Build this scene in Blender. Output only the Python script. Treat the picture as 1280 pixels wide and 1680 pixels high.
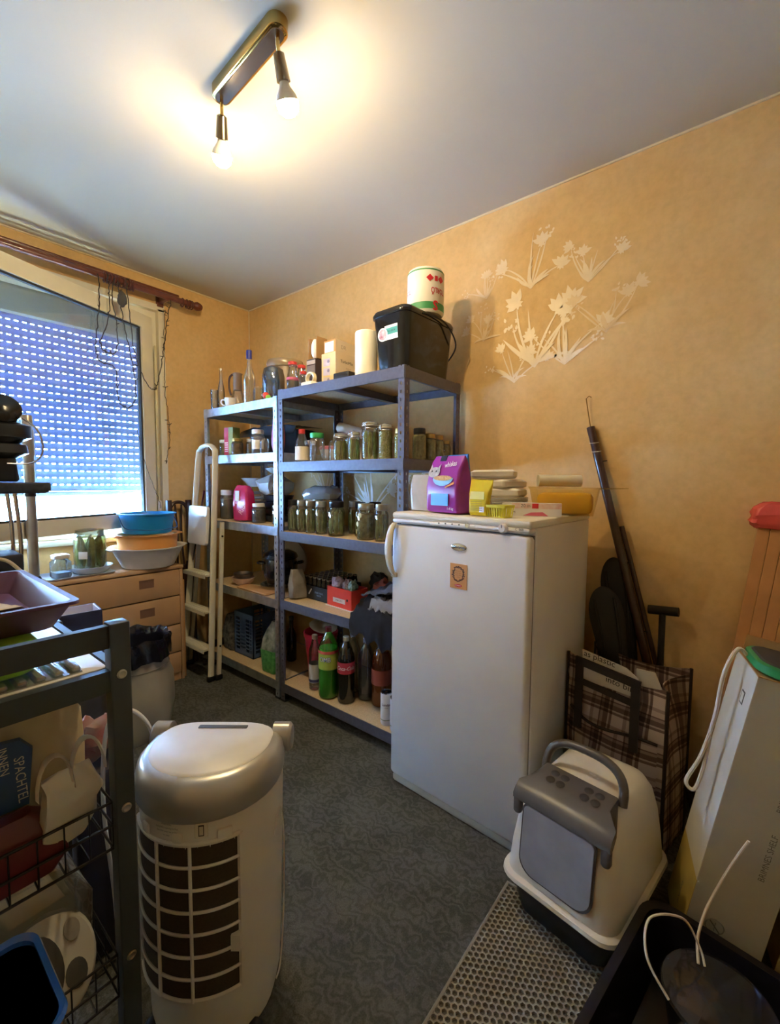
import bpy, bmesh, math, random
from math import sin, cos, pi, radians, sqrt
from mathutils import Vector, Matrix, noise

random.seed(7)
scene = bpy.context.scene
for o in list(bpy.data.objects):
    bpy.data.objects.remove(o)
COL = scene.collection

# ------------------------------------------------------------------ camera
cam_data = bpy.data.cameras.new('camera')
cam_data.sensor_fit = 'HORIZONTAL'
cam_data.sensor_width = 36.0
cam_data.lens = 36.0 * 718.0 / 1280.0
cam_data.clip_start = 0.02
cam = bpy.data.objects.new('camera', cam_data)
COL.objects.link(cam)
_yaw, _pitch, _roll = radians(51.2566), radians(-3.9037), radians(0.4599)
_F = Vector((sin(_yaw) * cos(_pitch), cos(_yaw) * cos(_pitch), sin(_pitch)))
_R = Vector((cos(_yaw), -sin(_yaw), 0.0))
_U = _R.cross(_F)
_R2 = _R * cos(_roll) + _U * sin(_roll)
_U2 = -_R * sin(_roll) + _U * cos(_roll)
_m = Matrix((_R2, _U2, -_F)).transposed().to_4x4()
_m.translation = Vector((0.0, 0.0, 1.2872))
cam.matrix_world = _m
scene.camera = cam

# ------------------------------------------------------------------ sky, exposure
world = bpy.data.worlds.new('daylight')
scene.world = world
world.use_nodes = True
_bg = world.node_tree.nodes['Background']
_bg.inputs[0].default_value = (0.35, 0.59, 1.0, 1.0)
_bg.inputs[1].default_value = 85.0

scene.view_settings.view_transform = 'Standard'
scene.view_settings.look = 'None'
scene.view_settings.gamma = 1.0
scene.view_settings.use_curve_mapping = False
scene.view_settings.exposure = 0.9
scene.cycles.transparent_max_bounces = 24
scene.cycles.max_bounces = 10
scene.cycles.caustics_reflective = False
scene.cycles.caustics_refractive = False
BULB_STRENGTH = 330.0
BULB_COLOUR = (1.0, 0.77, 0.43)

# ------------------------------------------------------------------ materials
def lin(c):
    if isinstance(c, str):
        c = [int(c[i:i + 2], 16) / 255 for i in (0, 2, 4)]
    return tuple((x / 12.92 if x <= 0.04045 else ((x + 0.055) / 1.055) ** 2.4) for x in c) + (1.0,)

MATS = {}

def nd(nt, kind, **kw):
    n = nt.nodes.new(kind)
    for k, v in kw.items():
        if k in n.inputs:
            n.inputs[k].default_value = v
        else:
            setattr(n, k, v)
    return n

def mat(name, col, rough=0.5, metal=0.0, var=0.06, vs=8.0, bump=0.0, bs=60.0, spec=0.5,
        coat=0.0, trans=0.0, emit=0.0, ior=1.45, sss=0.0, col2=None):
    """principled surface with a soft noise variation in colour and an optional fine relief"""
    if name in MATS:
        return MATS[name]
    m = bpy.data.materials.new(name)
    m.use_nodes = True
    nt = m.node_tree
    b = nt.nodes['Principled BSDF']
    c = lin(col)
    tc = nd(nt, 'ShaderNodeTexCoord')
    no = nd(nt, 'ShaderNodeTexNoise', Scale=vs, Detail=4.0)
    nt.links.new(tc.outputs['Object'], no.inputs['Vector'])
    rp = nd(nt, 'ShaderNodeValToRGB')
    rp.color_ramp.elements[0].position = 0.3
    rp.color_ramp.elements[1].position = 0.7
    if col2:
        a, z = c, lin(col2)
    else:
        a = tuple(x * (1 - var) for x in c[:3]) + (1,)
        z = tuple(min(1, x * (1 + var)) for x in c[:3]) + (1,)
    rp.color_ramp.elements[0].color = a
    rp.color_ramp.elements[1].color = z
    nt.links.new(no.outputs['Fac'], rp.inputs['Fac'])
    nt.links.new(rp.outputs['Color'], b.inputs['Base Color'])
    b.inputs['Roughness'].default_value = rough
    b.inputs['Metallic'].default_value = metal
    b.inputs['Specular IOR Level'].default_value = spec
    b.inputs['Coat Weight'].default_value = coat
    b.inputs['IOR'].default_value = ior
    b.inputs['Transmission Weight'].default_value = trans
    if sss:
        b.inputs['Subsurface Weight'].default_value = sss
        b.inputs['Subsurface Radius'].default_value = (0.01, 0.01, 0.01)
    if emit:
        b.inputs['Emission Color'].default_value = c
        b.inputs['Emission Strength'].default_value = emit
    if bump:
        n2 = nd(nt, 'ShaderNodeTexNoise', Scale=bs, Detail=5.0)
        nt.links.new(tc.outputs['Object'], n2.inputs['Vector'])
        bp = nd(nt, 'ShaderNodeBump', Strength=bump, Distance=0.01)
        nt.links.new(n2.outputs['Fac'], bp.inputs['Height'])
        nt.links.new(bp.outputs['Normal'], b.inputs['Normal'])
    MATS[name] = m
    return m

def clear(name, tint='ffffff', gloss=0.12, rough=0.03, haze=0.0, hazecol='ffffff'):
    """thin clear glass or film: tinted see-through, with a Fresnel-weighted shine and optional milky haze"""
    if name in MATS:
        return MATS[name]
    m = bpy.data.materials.new(name)
    m.use_nodes = True
    nt = m.node_tree
    nt.nodes.remove(nt.nodes['Principled BSDF'])
    out = nt.nodes['Material Output']
    tr = nd(nt, 'ShaderNodeBsdfTransparent', Color=lin(tint))
    gl = nd(nt, 'ShaderNodeBsdfGlossy', Roughness=rough)
    lw = nd(nt, 'ShaderNodeLayerWeight', Blend=0.35)
    mr = nd(nt, 'ShaderNodeMapRange')
    mr.inputs['To Min'].default_value = gloss * 0.4
    mr.inputs['To Max'].default_value = min(1.0, gloss * 4)
    nt.links.new(lw.outputs['Fresnel'], mr.inputs['Value'])
    src = tr
    if haze:
        df = nd(nt, 'ShaderNodeBsdfDiffuse', Color=lin(hazecol))
        mx0 = nd(nt, 'ShaderNodeMixShader')
        mx0.inputs[0].default_value = haze
        nt.links.new(tr.outputs[0], mx0.inputs[1])
        nt.links.new(df.outputs[0], mx0.inputs[2])
        src = mx0
    mx = nd(nt, 'ShaderNodeMixShader')
    nt.links.new(mr.outputs[0], mx.inputs[0])
    nt.links.new(src.outputs[0], mx.inputs[1])
    nt.links.new(gl.outputs[0], mx.inputs[2])
    nt.links.new(mx.outputs[0], out.inputs['Surface'])
    MATS[name] = m
    return m

# ------------------------------------------------------------------ mesh builder
class G:
    def __init__(self):
        self.v = []
        self.f = []

    def add(self, vs, fs, mtx=None):
        k = len(self.v)
        for p in vs:
            p = Vector(p)
            self.v.append(mtx @ p if mtx else p)
        self.f += [tuple(i + k for i in q) for q in fs]
        return self

    def box(self, x0, y0, z0, x1, y1, z1, mtx=None):
        vs = [(x, y, z) for z in (z0, z1) for y in (y0, y1) for x in (x0, x1)]
        return self.add(vs, [(0, 2, 3, 1), (4, 5, 7, 6), (0, 1, 5, 4), (2, 6, 7, 3), (0, 4, 6, 2), (1, 3, 7, 5)], mtx)

    def cbox(self, c, s, mtx=None):
        return self.box(c[0] - s[0] / 2, c[1] - s[1] / 2, c[2] - s[2] / 2, c[0] + s[0] / 2, c[1] + s[1] / 2, c[2] + s[2] / 2, mtx)

    def bar(self, p, q, w, h, up=(0, 0, 1)):
        p, q = Vector(p), Vector(q)
        d = (q - p).normalized()
        u = Vector(up)
        s = d.cross(u)
        if s.length < 1e-4:
            s = d.cross(Vector((1, 0, 0)))
        s.normalize()
        u = s.cross(d)
        vs = []
        for e in (p, q):
            for a, b in ((-1, -1), (1, -1), (1, 1), (-1, 1)):
                vs.append(e + s * (a * w / 2) + u * (b * h / 2))
        return self.add(vs, [(0, 1, 2, 3), (7, 6, 5, 4), (0, 4, 5, 1), (1, 5, 6, 2), (2, 6, 7, 3), (3, 7, 4, 0)])

    def cyl(self, p, q, r1, r2=None, n=16, caps=True):
        r2 = r1 if r2 is None else r2
        p, q = Vector(p), Vector(q)
        d = (q - p).normalized()
        s = d.orthogonal().normalized()
        u = d.cross(s)
        vs = []
        for e, r in ((p, r1), (q, r2)):
            for i in range(n):
                a = 2 * pi * i / n
                vs.append(e + s * (cos(a) * r) + u * (sin(a) * r))
        fs = [(i, (i + 1) % n, n + (i + 1) % n, n + i) for i in range(n)]
        if caps:
            fs += [tuple(range(n))[::-1], tuple(range(n, 2 * n))]
        return self.add(vs, fs)

    def lathe(self, prof, c=(0, 0, 0), n=20, sx=1.0, sy=1.0, mtx=None, cap0=True, cap1=True):
        vs, fs = [], []
        for r, z in prof:
            for i in range(n):
                a = 2 * pi * i / n
                vs.append((c[0] + r * sx * cos(a), c[1] + r * sy * sin(a), c[2] + z))
        for j in range(len(prof) - 1):
            for i in range(n):
                k = (i + 1) % n
                fs.append((j * n + i, j * n + k, (j + 1) * n + k, (j + 1) * n + i))
        if cap0 and prof[0][0] > 1e-5:
            fs.append(tuple(range(n))[::-1])
        if cap1 and prof[-1][0] > 1e-5:
            fs.append(tuple(range((len(prof) - 1) * n, len(prof) * n)))
        return self.add(vs, fs, mtx)

    def tube(self, pts, r, n=8, closed=False, sm=0):
        pts = [Vector(p) for p in pts]
        if sm:
            pts = smooth_path(pts, sm, closed)
        m = len(pts)
        rr = r if isinstance(r, (list, tuple)) else [r] * m
        if len(rr) != m:
            rr = [rr[min(len(rr) - 1, int(i / m * len(rr)))] for i in range(m)]
        vs, fs = [], []
        prev = None
        for i, p in enumerate(pts):
            a = pts[(i - 1) % m] if (i or closed) else p
            b = pts[(i + 1) % m] if (i < m - 1 or closed) else p
            d = (b - a)
            d = d.normalized() if d.length > 1e-9 else Vector((0, 0, 1))
            if prev is None:
                s = d.orthogonal().normalized()
            else:
                s = prev - d * prev.dot(d)
                s = s.normalized() if s.length > 1e-6 else d.orthogonal().normalized()
            prev = s
            u = d.cross(s)
            for k in range(n):
                t = 2 * pi * k / n
                vs.append(p + s * (cos(t) * rr[i]) + u * (sin(t) * rr[i]))
        for i in range(m if closed else m - 1):
            j = (i + 1) % m
            for k in range(n):
                l = (k + 1) % n
                fs.append((i * n + k, i * n + l, j * n + l, j * n + k))
        if not closed:
            fs += [tuple(range(n))[::-1], tuple(range((m - 1) * n, m * n))]
        return self.add(vs, fs)

    def prism(self, poly, a, b, ax='z', mtx=None):
        n = len(poly)
        def P(u, v, w):
            return {'z': (u, v, w), 'y': (u, w, v), 'x': (w, u, v)}[ax]
        vs = [P(u, v, a) for u, v in poly] + [P(u, v, b) for u, v in poly]
        fs = [(i, (i + 1) % n, n + (i + 1) % n, n + i) for i in range(n)]
        fs += [tuple(range(n))[::-1], tuple(range(n, 2 * n))]
        return self.add(vs, fs, mtx)

    def loft(self, secs, k=5, cap0=True, cap1=True, mtx=None, jit=0.0, seed=0):
        """rounded-rectangle sections (z, half_x, half_y, radius, cx, cy) lofted upward"""
        vs, fs = [], []
        n = 4 * (k + 1)
        for s in secs:
            z, hx, hy, r = s[:4]
            cx, cy = (s[4], s[5]) if len(s) > 4 else (0, 0)
            r = min(r, hx - 1e-4, hy - 1e-4)
            for q, (sx, sy, a0) in enumerate(((1, 1, 0), (-1, 1, pi / 2), (-1, -1, pi), (1, -1, 1.5 * pi))):
                for i in range(k + 1):
                    a = a0 + pi / 2 * i / k
                    p = Vector((cx + sx * (hx - r) + r * cos(a), cy + sy * (hy - r) + r * sin(a), z))
                    if jit:
                        p += (noise.noise_vector(p * 14 + Vector((seed, seed * 2, 0))) + 0.45 * noise.noise_vector(p * 48 + Vector((seed, 0, seed)))) * jit
                    vs.append(p)
        for j in range(len(secs) - 1):
            for i in range(n):
                l = (i + 1) % n
                fs.append((j * n + i, j * n + l, (j + 1) * n + l, (j + 1) * n + i))
        if cap0:
            fs.append(tuple(range(n))[::-1])
        if cap1:
            fs.append(tuple(range((len(secs) - 1) * n, len(secs) * n)))
        return self.add(vs, fs, mtx)

    def rbox(self, x0, y0, z0, x1, y1, z1, r=0.01, e=None, k=4, mtx=None):
        e = min(r, (z1 - z0) / 2) if e is None else e
        hx, hy = (x1 - x0) / 2, (y1 - y0) / 2
        cx, cy = (x0 + x1) / 2, (y0 + y1) / 2
        S = []
        for t in (0, 0.5, 1):
            a = pi / 2 * t
            S.append((z0 + e * (1 - sin(a)), hx - e * (1 - cos(a - pi / 2 + pi / 2)) if False else hx - e * (1 - sin(a)), hy - e * (1 - sin(a)), r, cx, cy))
        lo = [(z0, hx - e, hy - e, r, cx, cy), (z0 + e * 0.3, hx - e * 0.3, hy - e * 0.3, r, cx, cy), (z0 + e, hx, hy, r, cx, cy)]
        hi = [(z1 - e, hx, hy, r, cx, cy), (z1 - e * 0.3, hx - e * 0.3, hy - e * 0.3, r, cx, cy), (z1, hx - e, hy - e, r, cx, cy)]
        return self.loft(lo + hi, k, mtx=mtx)

    def ball(self, c, r, n=12, m=8, mtx=None, jit=0.0, seed=0.0):
        r = r if isinstance(r, (tuple, list)) else (r, r, r)
        vs, fs = [], []
        for j in range(1, m):
            t = pi * j / m
            for i in range(n):
                a = 2 * pi * i / n
                d = Vector((sin(t) * cos(a), sin(t) * sin(a), cos(t)))
                k = 1 + (jit * noise.noise(d * 2.3 + Vector((seed, 0, seed)))) if jit else 1
                vs.append((c[0] + r[0] * d.x * k, c[1] + r[1] * d.y * k, c[2] + r[2] * d.z * k))
        b = len(vs)
        vs += [(c[0], c[1], c[2] + r[2]), (c[0], c[1], c[2] - r[2])]
        for j in range(m - 2):
            for i in range(n):
                l = (i + 1) % n
                fs.append((j * n + i, (j + 1) * n + i, (j + 1) * n + l, j * n + l))
        for i in range(n):
            l = (i + 1) % n
            fs.append((b, i, l))
            fs.append((b + 1, (m - 2) * n + l, (m - 2) * n + i))
        return self.add(vs, fs, mtx)

    def sheet(self, fn, nu, nv, th=0.0, mtx=None):
        """surface fn(u, v) on a grid; th > 0 gives it a real thickness"""
        vs, fs = [], []
        P = [[Vector(fn(i / nu, j / nv)) for i in range(nu + 1)] for j in range(nv + 1)]
        W = nu + 1
        for row in P:
            vs += row
        for j in range(nv):
            for i in range(nu):
                fs.append((j * W + i, j * W + i + 1, (j + 1) * W + i + 1, (j + 1) * W + i))
        if th:
            N = len(vs)
            nor = []
            for j in range(nv + 1):
                for i in range(nu + 1):
                    a = P[j][min(i + 1, nu)] - P[j][max(i - 1, 0)]
                    b = P[min(j + 1, nv)][i] - P[max(j - 1, 0)][i]
                    q = a.cross(b)
                    nor.append(q.normalized() if q.length > 1e-12 else Vector((0, 0, 1)))
            vs += [vs[i] - nor[i] * th for i in range(N)]
            fs += [tuple(N + i for i in q[::-1]) for q in list(fs)]
            for i in range(nu):
                fs.append((i, N + i, N + i + 1, i + 1))
                o = nv * W
                fs.append((o + i + 1, N + o + i + 1, N + o + i, o + i))
            for j in range(nv):
                fs.append(((j + 1) * W, N + (j + 1) * W, N + j * W, j * W))
                a, b = j * W + nu, (j + 1) * W + nu
                fs.append((a, N + a, N + b, b))
        return self.add(vs, fs, mtx)

    def skin(self, secs, cap0=True, cap1=True, closed=True, mtx=None):
        n = len(secs[0])
        vs = [p for s in secs for p in s]
        fs = []
        for j in range(len(secs) - 1):
            for i in range(n if closed else n - 1):
                l = (i + 1) % n
                fs.append((j * n + i, j * n + l, (j + 1) * n + l, (j + 1) * n + i))
        if closed and cap0:
            fs.append(tuple(range(n))[::-1])
        if closed and cap1:
            fs.append(tuple(range((len(secs) - 1) * n, len(secs) * n)))
        return self.add(vs, fs, mtx)

    def mesh(self, name, m, smooth=40, fix=True):
        me = bpy.data.meshes.new(name)
        me.from_pydata([tuple(p) for p in self.v], [], self.f)
        if fix:
            bm = bmesh.new()
            bm.from_mesh(me)
            bmesh.ops.recalc_face_normals(bm, faces=bm.faces)
            bm.to_mesh(me)
            bm.free()
        if m is not None:
            me.materials.append(m)
        if smooth:
            me.shade_smooth()
            me.set_sharp_from_angle(angle=radians(smooth))
        me.update()
        return me

    def obj(self, name, m, parent=None, smooth=40, loc=None, rot=None, fix=True):
        return link(name, self.mesh(name, m, smooth, fix), parent, loc, rot)

def smooth_path(pts, k, closed=False):
    out = []
    n = len(pts)
    segs = n if closed else n - 1
    for i in range(segs):
        p1, p2 = pts[i], pts[(i + 1) % n]
        p0 = pts[i - 1] if (i or closed) else p1
        p3 = pts[(i + 2) % n] if (i < n - 2 or closed) else p2
        for j in range(k):
            t = j / k
            out.append(0.5 * ((2 * p1) + (p2 - p0) * t + (2 * p0 - 5 * p1 + 4 * p2 - p3) * t * t + (3 * p1 - p0 - 3 * p2 + p3) * t ** 3))
    if not closed:
        out.append(pts[-1])
    return out

def link(name, me, parent=None, loc=None, rot=None):
    o = bpy.data.objects.new(name, me)
    COL.objects.link(o)
    if parent:
        o.parent = parent
    if loc:
        o.location = loc
    if rot:
        o.rotation_euler = rot
    return o

def tag(o, label, cat, group=None, kind=None):
    o['label'] = label
    o['category'] = cat
    if group:
        o['group'] = group
    if kind:
        o['kind'] = kind
    return o

def thing(name, label, cat, loc=(0, 0, 0), rz=0.0, group=None, rot=None):
    o = bpy.data.objects.new(name, None)
    o.empty_display_size = 0.05
    COL.objects.link(o)
    o.location = loc
    o.rotation_euler = rot if rot else (0, 0, rz)
    return tag(o, label, cat, group)

def struct(o, label=None):
    o['kind'] = 'structure'
    if label:
        o['label'] = label
    return o

def copy_tree(o, parent=None):
    c = o.copy()
    COL.objects.link(c)
    if parent:
        c.parent = parent
    for ch in list(o.children):
        copy_tree(ch, c)
    return c

_fonts = {}
def text_mesh(s, size, m, shear=0.0, bend=0.0, extrude=0.0, weight=0.0, sx=1.0):
    """flat lettering centred on the origin in the XY plane; bend > 0 wraps it on a cylinder of that radius (axis Y)"""
    cu = bpy.data.curves.new('lettering', 'FONT')
    cu.body = s
    cu.size = size
    cu.shear = shear
    cu.align_x = 'CENTER'
    cu.align_y = 'CENTER'
    cu.offset = weight
    cu.resolution_u = 2
    cu.extrude = extrude
    t = bpy.data.objects.new('lettering', cu)
    me = bpy.data.meshes.new_from_object(t)
    bpy.data.objects.remove(t)
    bpy.data.curves.remove(cu)
    me.name = 'lettering'
    for v in me.vertices:
        v.co.x *= sx
    if bend:
        bm = bmesh.new()
        bm.from_mesh(me)
        bmesh.ops.triangulate(bm, faces=bm.faces)
        bm.to_mesh(me)
        bm.free()
        for v in me.vertices:
            a = v.co.x / bend
            v.co = Vector((sin(a) * bend, v.co.y, cos(a) * bend + v.co.z - bend))
    me.materials.clear()
    me.materials.append(m)
    return me

def lettering(s, size, m, parent, loc, xdir, ydir, name='lettering', **kw):
    """put lettering at loc with reading direction xdir and upward direction ydir"""
    x = Vector(xdir).normalized()
    y = Vector(ydir)
    y = (y - x * y.dot(x)).normalized()
    z = x.cross(y)
    o = link(name, text_mesh(s, size, m, **kw), parent)
    M = Matrix((x, y, z)).transposed().to_4x4()
    M.translation = Vector(loc)
    o.matrix_local = M
    return o

def RZ(a):
    return Matrix.Rotation(a, 4, 'Z')

def TR(*p):
    return Matrix.Translation(Vector(p))

# common materials
white_plastic = mat('white plastic', 'e9e9e6', 0.35)
black_plastic = mat('black plastic', '17181b', 0.3)
dark_ink = mat('dark print', '2a2a2e', 0.6)
white_ink = mat('white print', 'f2f2f0', 0.5)
red_ink = mat('red print', 'c92a35', 0.5)
chrome = mat('chrome', 'c9ccd0', 0.15, 1.0, var=0.03)
glass = clear('clear glass', 'f6fbf9', 0.2, haze=0.035)
film = clear('clear plastic film', 'f4f6f8', 0.2, 0.12, haze=0.12)
# ================================================================== the room
XW, YW, HC = 2.09, 3.138, 2.64          # right wall, window wall, ceiling
XL, YN = -0.62, -0.85                   # left wall, near wall (behind the camera)

def wallpaper_mat():
    m = bpy.data.materials.new('wallpaper')
    m.use_nodes = True
    nt = m.node_tree
    b = nt.nodes['Principled BSDF']
    tc = nd(nt, 'ShaderNodeTexCoord')
    n1 = nd(nt, 'ShaderNodeTexNoise', Scale=2.2, Detail=8.0, Roughness=0.65)
    n2 = nd(nt, 'ShaderNodeTexNoise', Scale=38.0, Detail=6.0)
    for n in (n1, n2):
        nt.links.new(tc.outputs['Object'], n.inputs['Vector'])
    r1 = nd(nt, 'ShaderNodeValToRGB')
    r1.color_ramp.elements[0].position = 0.33
    r1.color_ramp.elements[0].color = lin('d8ad6c')
    r1.color_ramp.elements[1].position = 0.7
    r1.color_ramp.elements[1].color = lin('e3c088')
    nt.links.new(n1.outputs['Fac'], r1.inputs['Fac'])
    r2 = nd(nt, 'ShaderNodeValToRGB')
    r2.color_ramp.elements[0].position = 0.3
    r2.color_ramp.elements[0].color = (0.84, 0.83, 0.80, 1)
    r2.color_ramp.elements[1].position = 0.62
    r2.color_ramp.elements[1].color = (1, 1, 1, 1)
    nt.links.new(n2.outputs['Fac'], r2.inputs['Fac'])
    mx = nd(nt, 'ShaderNodeMix', data_type='RGBA', blend_type='MULTIPLY')
    mx.inputs[0].default_value = 0.55
    nt.links.new(r1.outputs[0], mx.inputs[6])
    nt.links.new(r2.outputs[0], mx.inputs[7])
    nt.links.new(mx.outputs[2], b.inputs['Base Color'])
    b.inputs['Roughness'].default_value = 0.62
    bp = nd(nt, 'ShaderNodeBump', Strength=0.12, Distance=0.01)
    nt.links.new(n2.outputs['Fac'], bp.inputs['Height'])
    nt.links.new(bp.outputs['Normal'], b.inputs['Normal'])
    return m

def carpet_mat():
    m = bpy.data.materials.new('carpet')
    m.use_nodes = True
    nt = m.node_tree
    b = nt.nodes['Principled BSDF']
    tc = nd(nt, 'ShaderNodeTexCoord')
    n1 = nd(nt, 'ShaderNodeTexNoise', Scale=6.0, Detail=6.0)
    n2 = nd(nt, 'ShaderNodeTexNoise', Scale=260.0, Detail=3.0)
    vo = nd(nt, 'ShaderNodeTexWave', Scale=9.0, Distortion=14.0, Detail=3.0)
    vo.inputs['Detail Scale'].default_value = 2.5
    for n in (n1, n2, vo):
        nt.links.new(tc.outputs['Object'], n.inputs['Vector'])
    r1 = nd(nt, 'ShaderNodeValToRGB')
    r1.color_ramp.elements[0].position = 0.3
    r1.color_ramp.elements[0].color = lin('53534c')
    r1.color_ramp.elements[1].position = 0.75
    r1.color_ramp.elements[1].color = lin('6b6b63')
    ad = nd(nt, 'ShaderNodeMath', operation='MULTIPLY_ADD')
    ad.inputs[1].default_value = 0.35
    nt.links.new(vo.outputs['Fac'], ad.inputs[0])
    nt.links.new(n1.outputs['Fac'], ad.inputs[2])
    sb = nd(nt, 'ShaderNodeMath', operation='SUBTRACT')
    sb.inputs[1].default_value = 0.15
    nt.links.new(ad.outputs[0], sb.inputs[0])
    nt.links.new(sb.outputs[0], r1.inputs['Fac'])
    r2 = nd(nt, 'ShaderNodeValToRGB')
    r2.color_ramp.elements[0].position = 0.25
    r2.color_ramp.elements[0].color = (0.5, 0.5, 0.5, 1)
    r2.color_ramp.elements[1].position = 0.75
    nt.links.new(n2.outputs['Fac'], r2.inputs['Fac'])
    mx = nd(nt, 'ShaderNodeMix', data_type='RGBA', blend_type='MULTIPLY')
    mx.inputs[0].default_value = 0.7
    nt.links.new(r1.outputs[0], mx.inputs[6])
    nt.links.new(r2.outputs[0], mx.inputs[7])
    nt.links.new(mx.outputs[2], b.inputs['Base Color'])
    b.inputs['Roughness'].default_value = 0.95
    b.inputs['Specular IOR Level'].default_value = 0.1
    bp = nd(nt, 'ShaderNodeBump', Strength=0.7, Distance=0.006)
    nt.links.new(n2.outputs['Fac'], bp.inputs['Height'])
    nt.links.new(bp.outputs['Normal'], b.inputs['Normal'])
    return m

paper = wallpaper_mat()
ceil_m = mat('ceiling paint', 'c4bead', 0.8, var=0.03, vs=1.5, bump=0.05, bs=40)
struct(G().box(XL - 0.1, YN - 0.1, -0.1, XW + 0.1, YW + 0.1, 0).obj('floor', carpet_mat(), smooth=0), 'dark grey green mottled carpet floor')
struct(G().box(XL - 0.1, YN - 0.1, HC, XW + 0.1, YW + 0.1, HC + 0.1).obj('ceiling', ceil_m, smooth=0), 'plain off white ceiling')
wall_right = struct(G().box(XW, YN - 0.1, 0, XW + 0.1, YW + 0.1, HC).obj('wall_right', paper, smooth=0), 'ochre wallpapered wall with pale flower print')
struct(G().box(XL - 0.1, YN - 0.1, 0, XL, YW + 0.1, HC).obj('wall_left', paper, smooth=0))
struct(G().box(XL, YN - 0.1, 0, XW, YN, HC).obj('wall_near', paper, smooth=0))
WX0, WX1, WZ0, WZ1 = -0.40, 1.392, 0.93, 2.437       # window opening
wb = G()
wb.box(XL, YW, 0, WX0, YW + 0.24, HC)
wb.box(WX1, YW, 0, XW, YW + 0.24, HC)
wb.box(WX0, YW, 0, WX1, YW + 0.24, WZ0)
wb.box(WX0, YW, WZ1, WX1, YW + 0.24, HC)
wall_back = struct(wb.obj('wall_back', paper, smooth=0), 'ochre wallpapered wall around the window')

# thin raised joints where the paper strips meet and the pale bead under the ceiling
bead = mat('pale caulk', 'dccba6', 0.7)
struct(G().bar((XW - 0.003, YN, HC - 0.004), (XW - 0.003, YW, HC - 0.004), 0.007, 0.008).bar((XW - 0.003, YW - 0.003, 0), (XW - 0.003, YW - 0.003, HC), 0.006, 0.006)
       .bar((XL, YW - 0.003, HC - 0.004), (XW, YW - 0.003, HC - 0.004), 0.007, 0.008).obj('trim_1', bead, smooth=0), 'pale caulked joint under the ceiling')
struct(G().box(XW - 0.012, YN, 0, XW, YW, 0.055).obj('baseboard_right', mat('baseboard wood', '5b4632', 0.5)))
struct(G().box(XL, YW - 0.012, 0, XW - 0.012, YW, 0.055).obj('baseboard_back', MATS['baseboard wood']))

# ------------------------------------------------------------------ printed flowers on the paper
petal_m = mat('pale flower print', 'ecd8b8', 0.35, var=0.05, vs=20)
faint_m = mat('flower print off glare', 'e6cba0', 0.4, var=0.05, vs=20)  # lower contrast stands in for print that catches less lamp glare

class Print:
    def __init__(self):
        self.v, self.f = [], []

    def poly(self, pts):
        k = len(self.v)
        self.v += pts
        self.f.append(tuple(range(k, k + len(pts))))

    def petal(self, x, z, a, l, w):
        pts = []
        for t in range(10):
            u = t / 9
            pts.append((u * l, w * sin(pi * u ** 0.8) * (1 - 0.25 * u)))
        low = [(p, -q) for p, q in pts[1:-1]][::-1]
        self.poly([(x + p * cos(a) - q * sin(a), z + p * sin(a) + q * cos(a)) for p, q in pts + low])

    def blade(self, x, z, a, l, w, bend):
        n = 9
        c = [(x, z)]
        aa = a
        for i in range(n):
            aa += bend / n
            c.append((c[-1][0] + l / n * cos(aa), c[-1][1] + l / n * sin(aa)))
        for i in range(n):
            (x0, z0), (x1, z1) = c[i], c[i + 1]
            d = math.atan2(z1 - z0, x1 - x0) + pi / 2
            def ww(t): return w * (sin(pi * min(1, 0.12 + 0.88 * t)) ** 0.8)
            w0, w1 = ww(i / n), ww((i + 1) / n)
            self.poly([(x0 + w0 * cos(d), z0 + w0 * sin(d)), (x1 + w1 * cos(d), z1 + w1 * sin(d)), (x1 - w1 * cos(d), z1 - w1 * sin(d)), (x0 - w0 * cos(d), z0 - w0 * sin(d))])
        return c[-1]

    def flower(self, x, z, a, s, rnd):
        for k in range(5):
            self.petal(x, z, a + (k - 2) * 0.55 + rnd.uniform(-.1, .1), s * rnd.uniform(0.8, 1.1), s * 0.26)
        for k in range(3):
            self.petal(x, z, a + pi + (k - 1) * 0.7, s * 0.45, s * 0.13)

    def spray(self, x, z, a, s, rnd):
        for k in range(9):
            px, pz = x + rnd.uniform(-.5, .5) * s, z + rnd.uniform(-.4, .5) * s
            self.petal(px, pz, rnd.uniform(0, 6.28), s * 0.28, s * 0.09)

def motif(cy, cz, s, m, seed, flip=1):
    rnd = random.Random(seed)
    p = Print()
    for k in range(6):
        a = pi / 2 + (k - 2.5) * 0.33 + rnd.uniform(-.1, .1)
        e = p.blade(0, -0.5 * s, a, s * rnd.uniform(0.55, 1.0), s * 0.016, rnd.uniform(-.7, .7))
        if k in (0, 2, 4):
            p.flower(e[0], e[1], a + rnd.uniform(-.5, .5), s * 0.2, rnd)
        elif k in (1, 5):
            p.spray(e[0], e[1], a, s * 0.24, rnd)
    for k in range(5):
        a = pi / 2 + rnd.uniform(-1.3, 1.3)
        p.blade(rnd.uniform(-.05, .05) * s, -0.45 * s, a, s * rnd.uniform(0.3, 0.6), s * 0.028, rnd.uniform(-1.2, 1.2))
    me = bpy.data.meshes.new('wallpaper_flower')
    off = {}
    for k, f in enumerate(p.f):
        for i in f:
            off[i] = 0.0008 + 0.00002 * k
    me.from_pydata([(XW - off[i], cy - flip * u, cz + w) for i, (u, w) in enumerate(p.v)], [], p.f)
    for pl in me.polygons:
        if pl.normal.x > 0:
            pl.flip()
    me.materials.append(m)
    return link('wallpaper_flower', me, wall_right)

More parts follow.
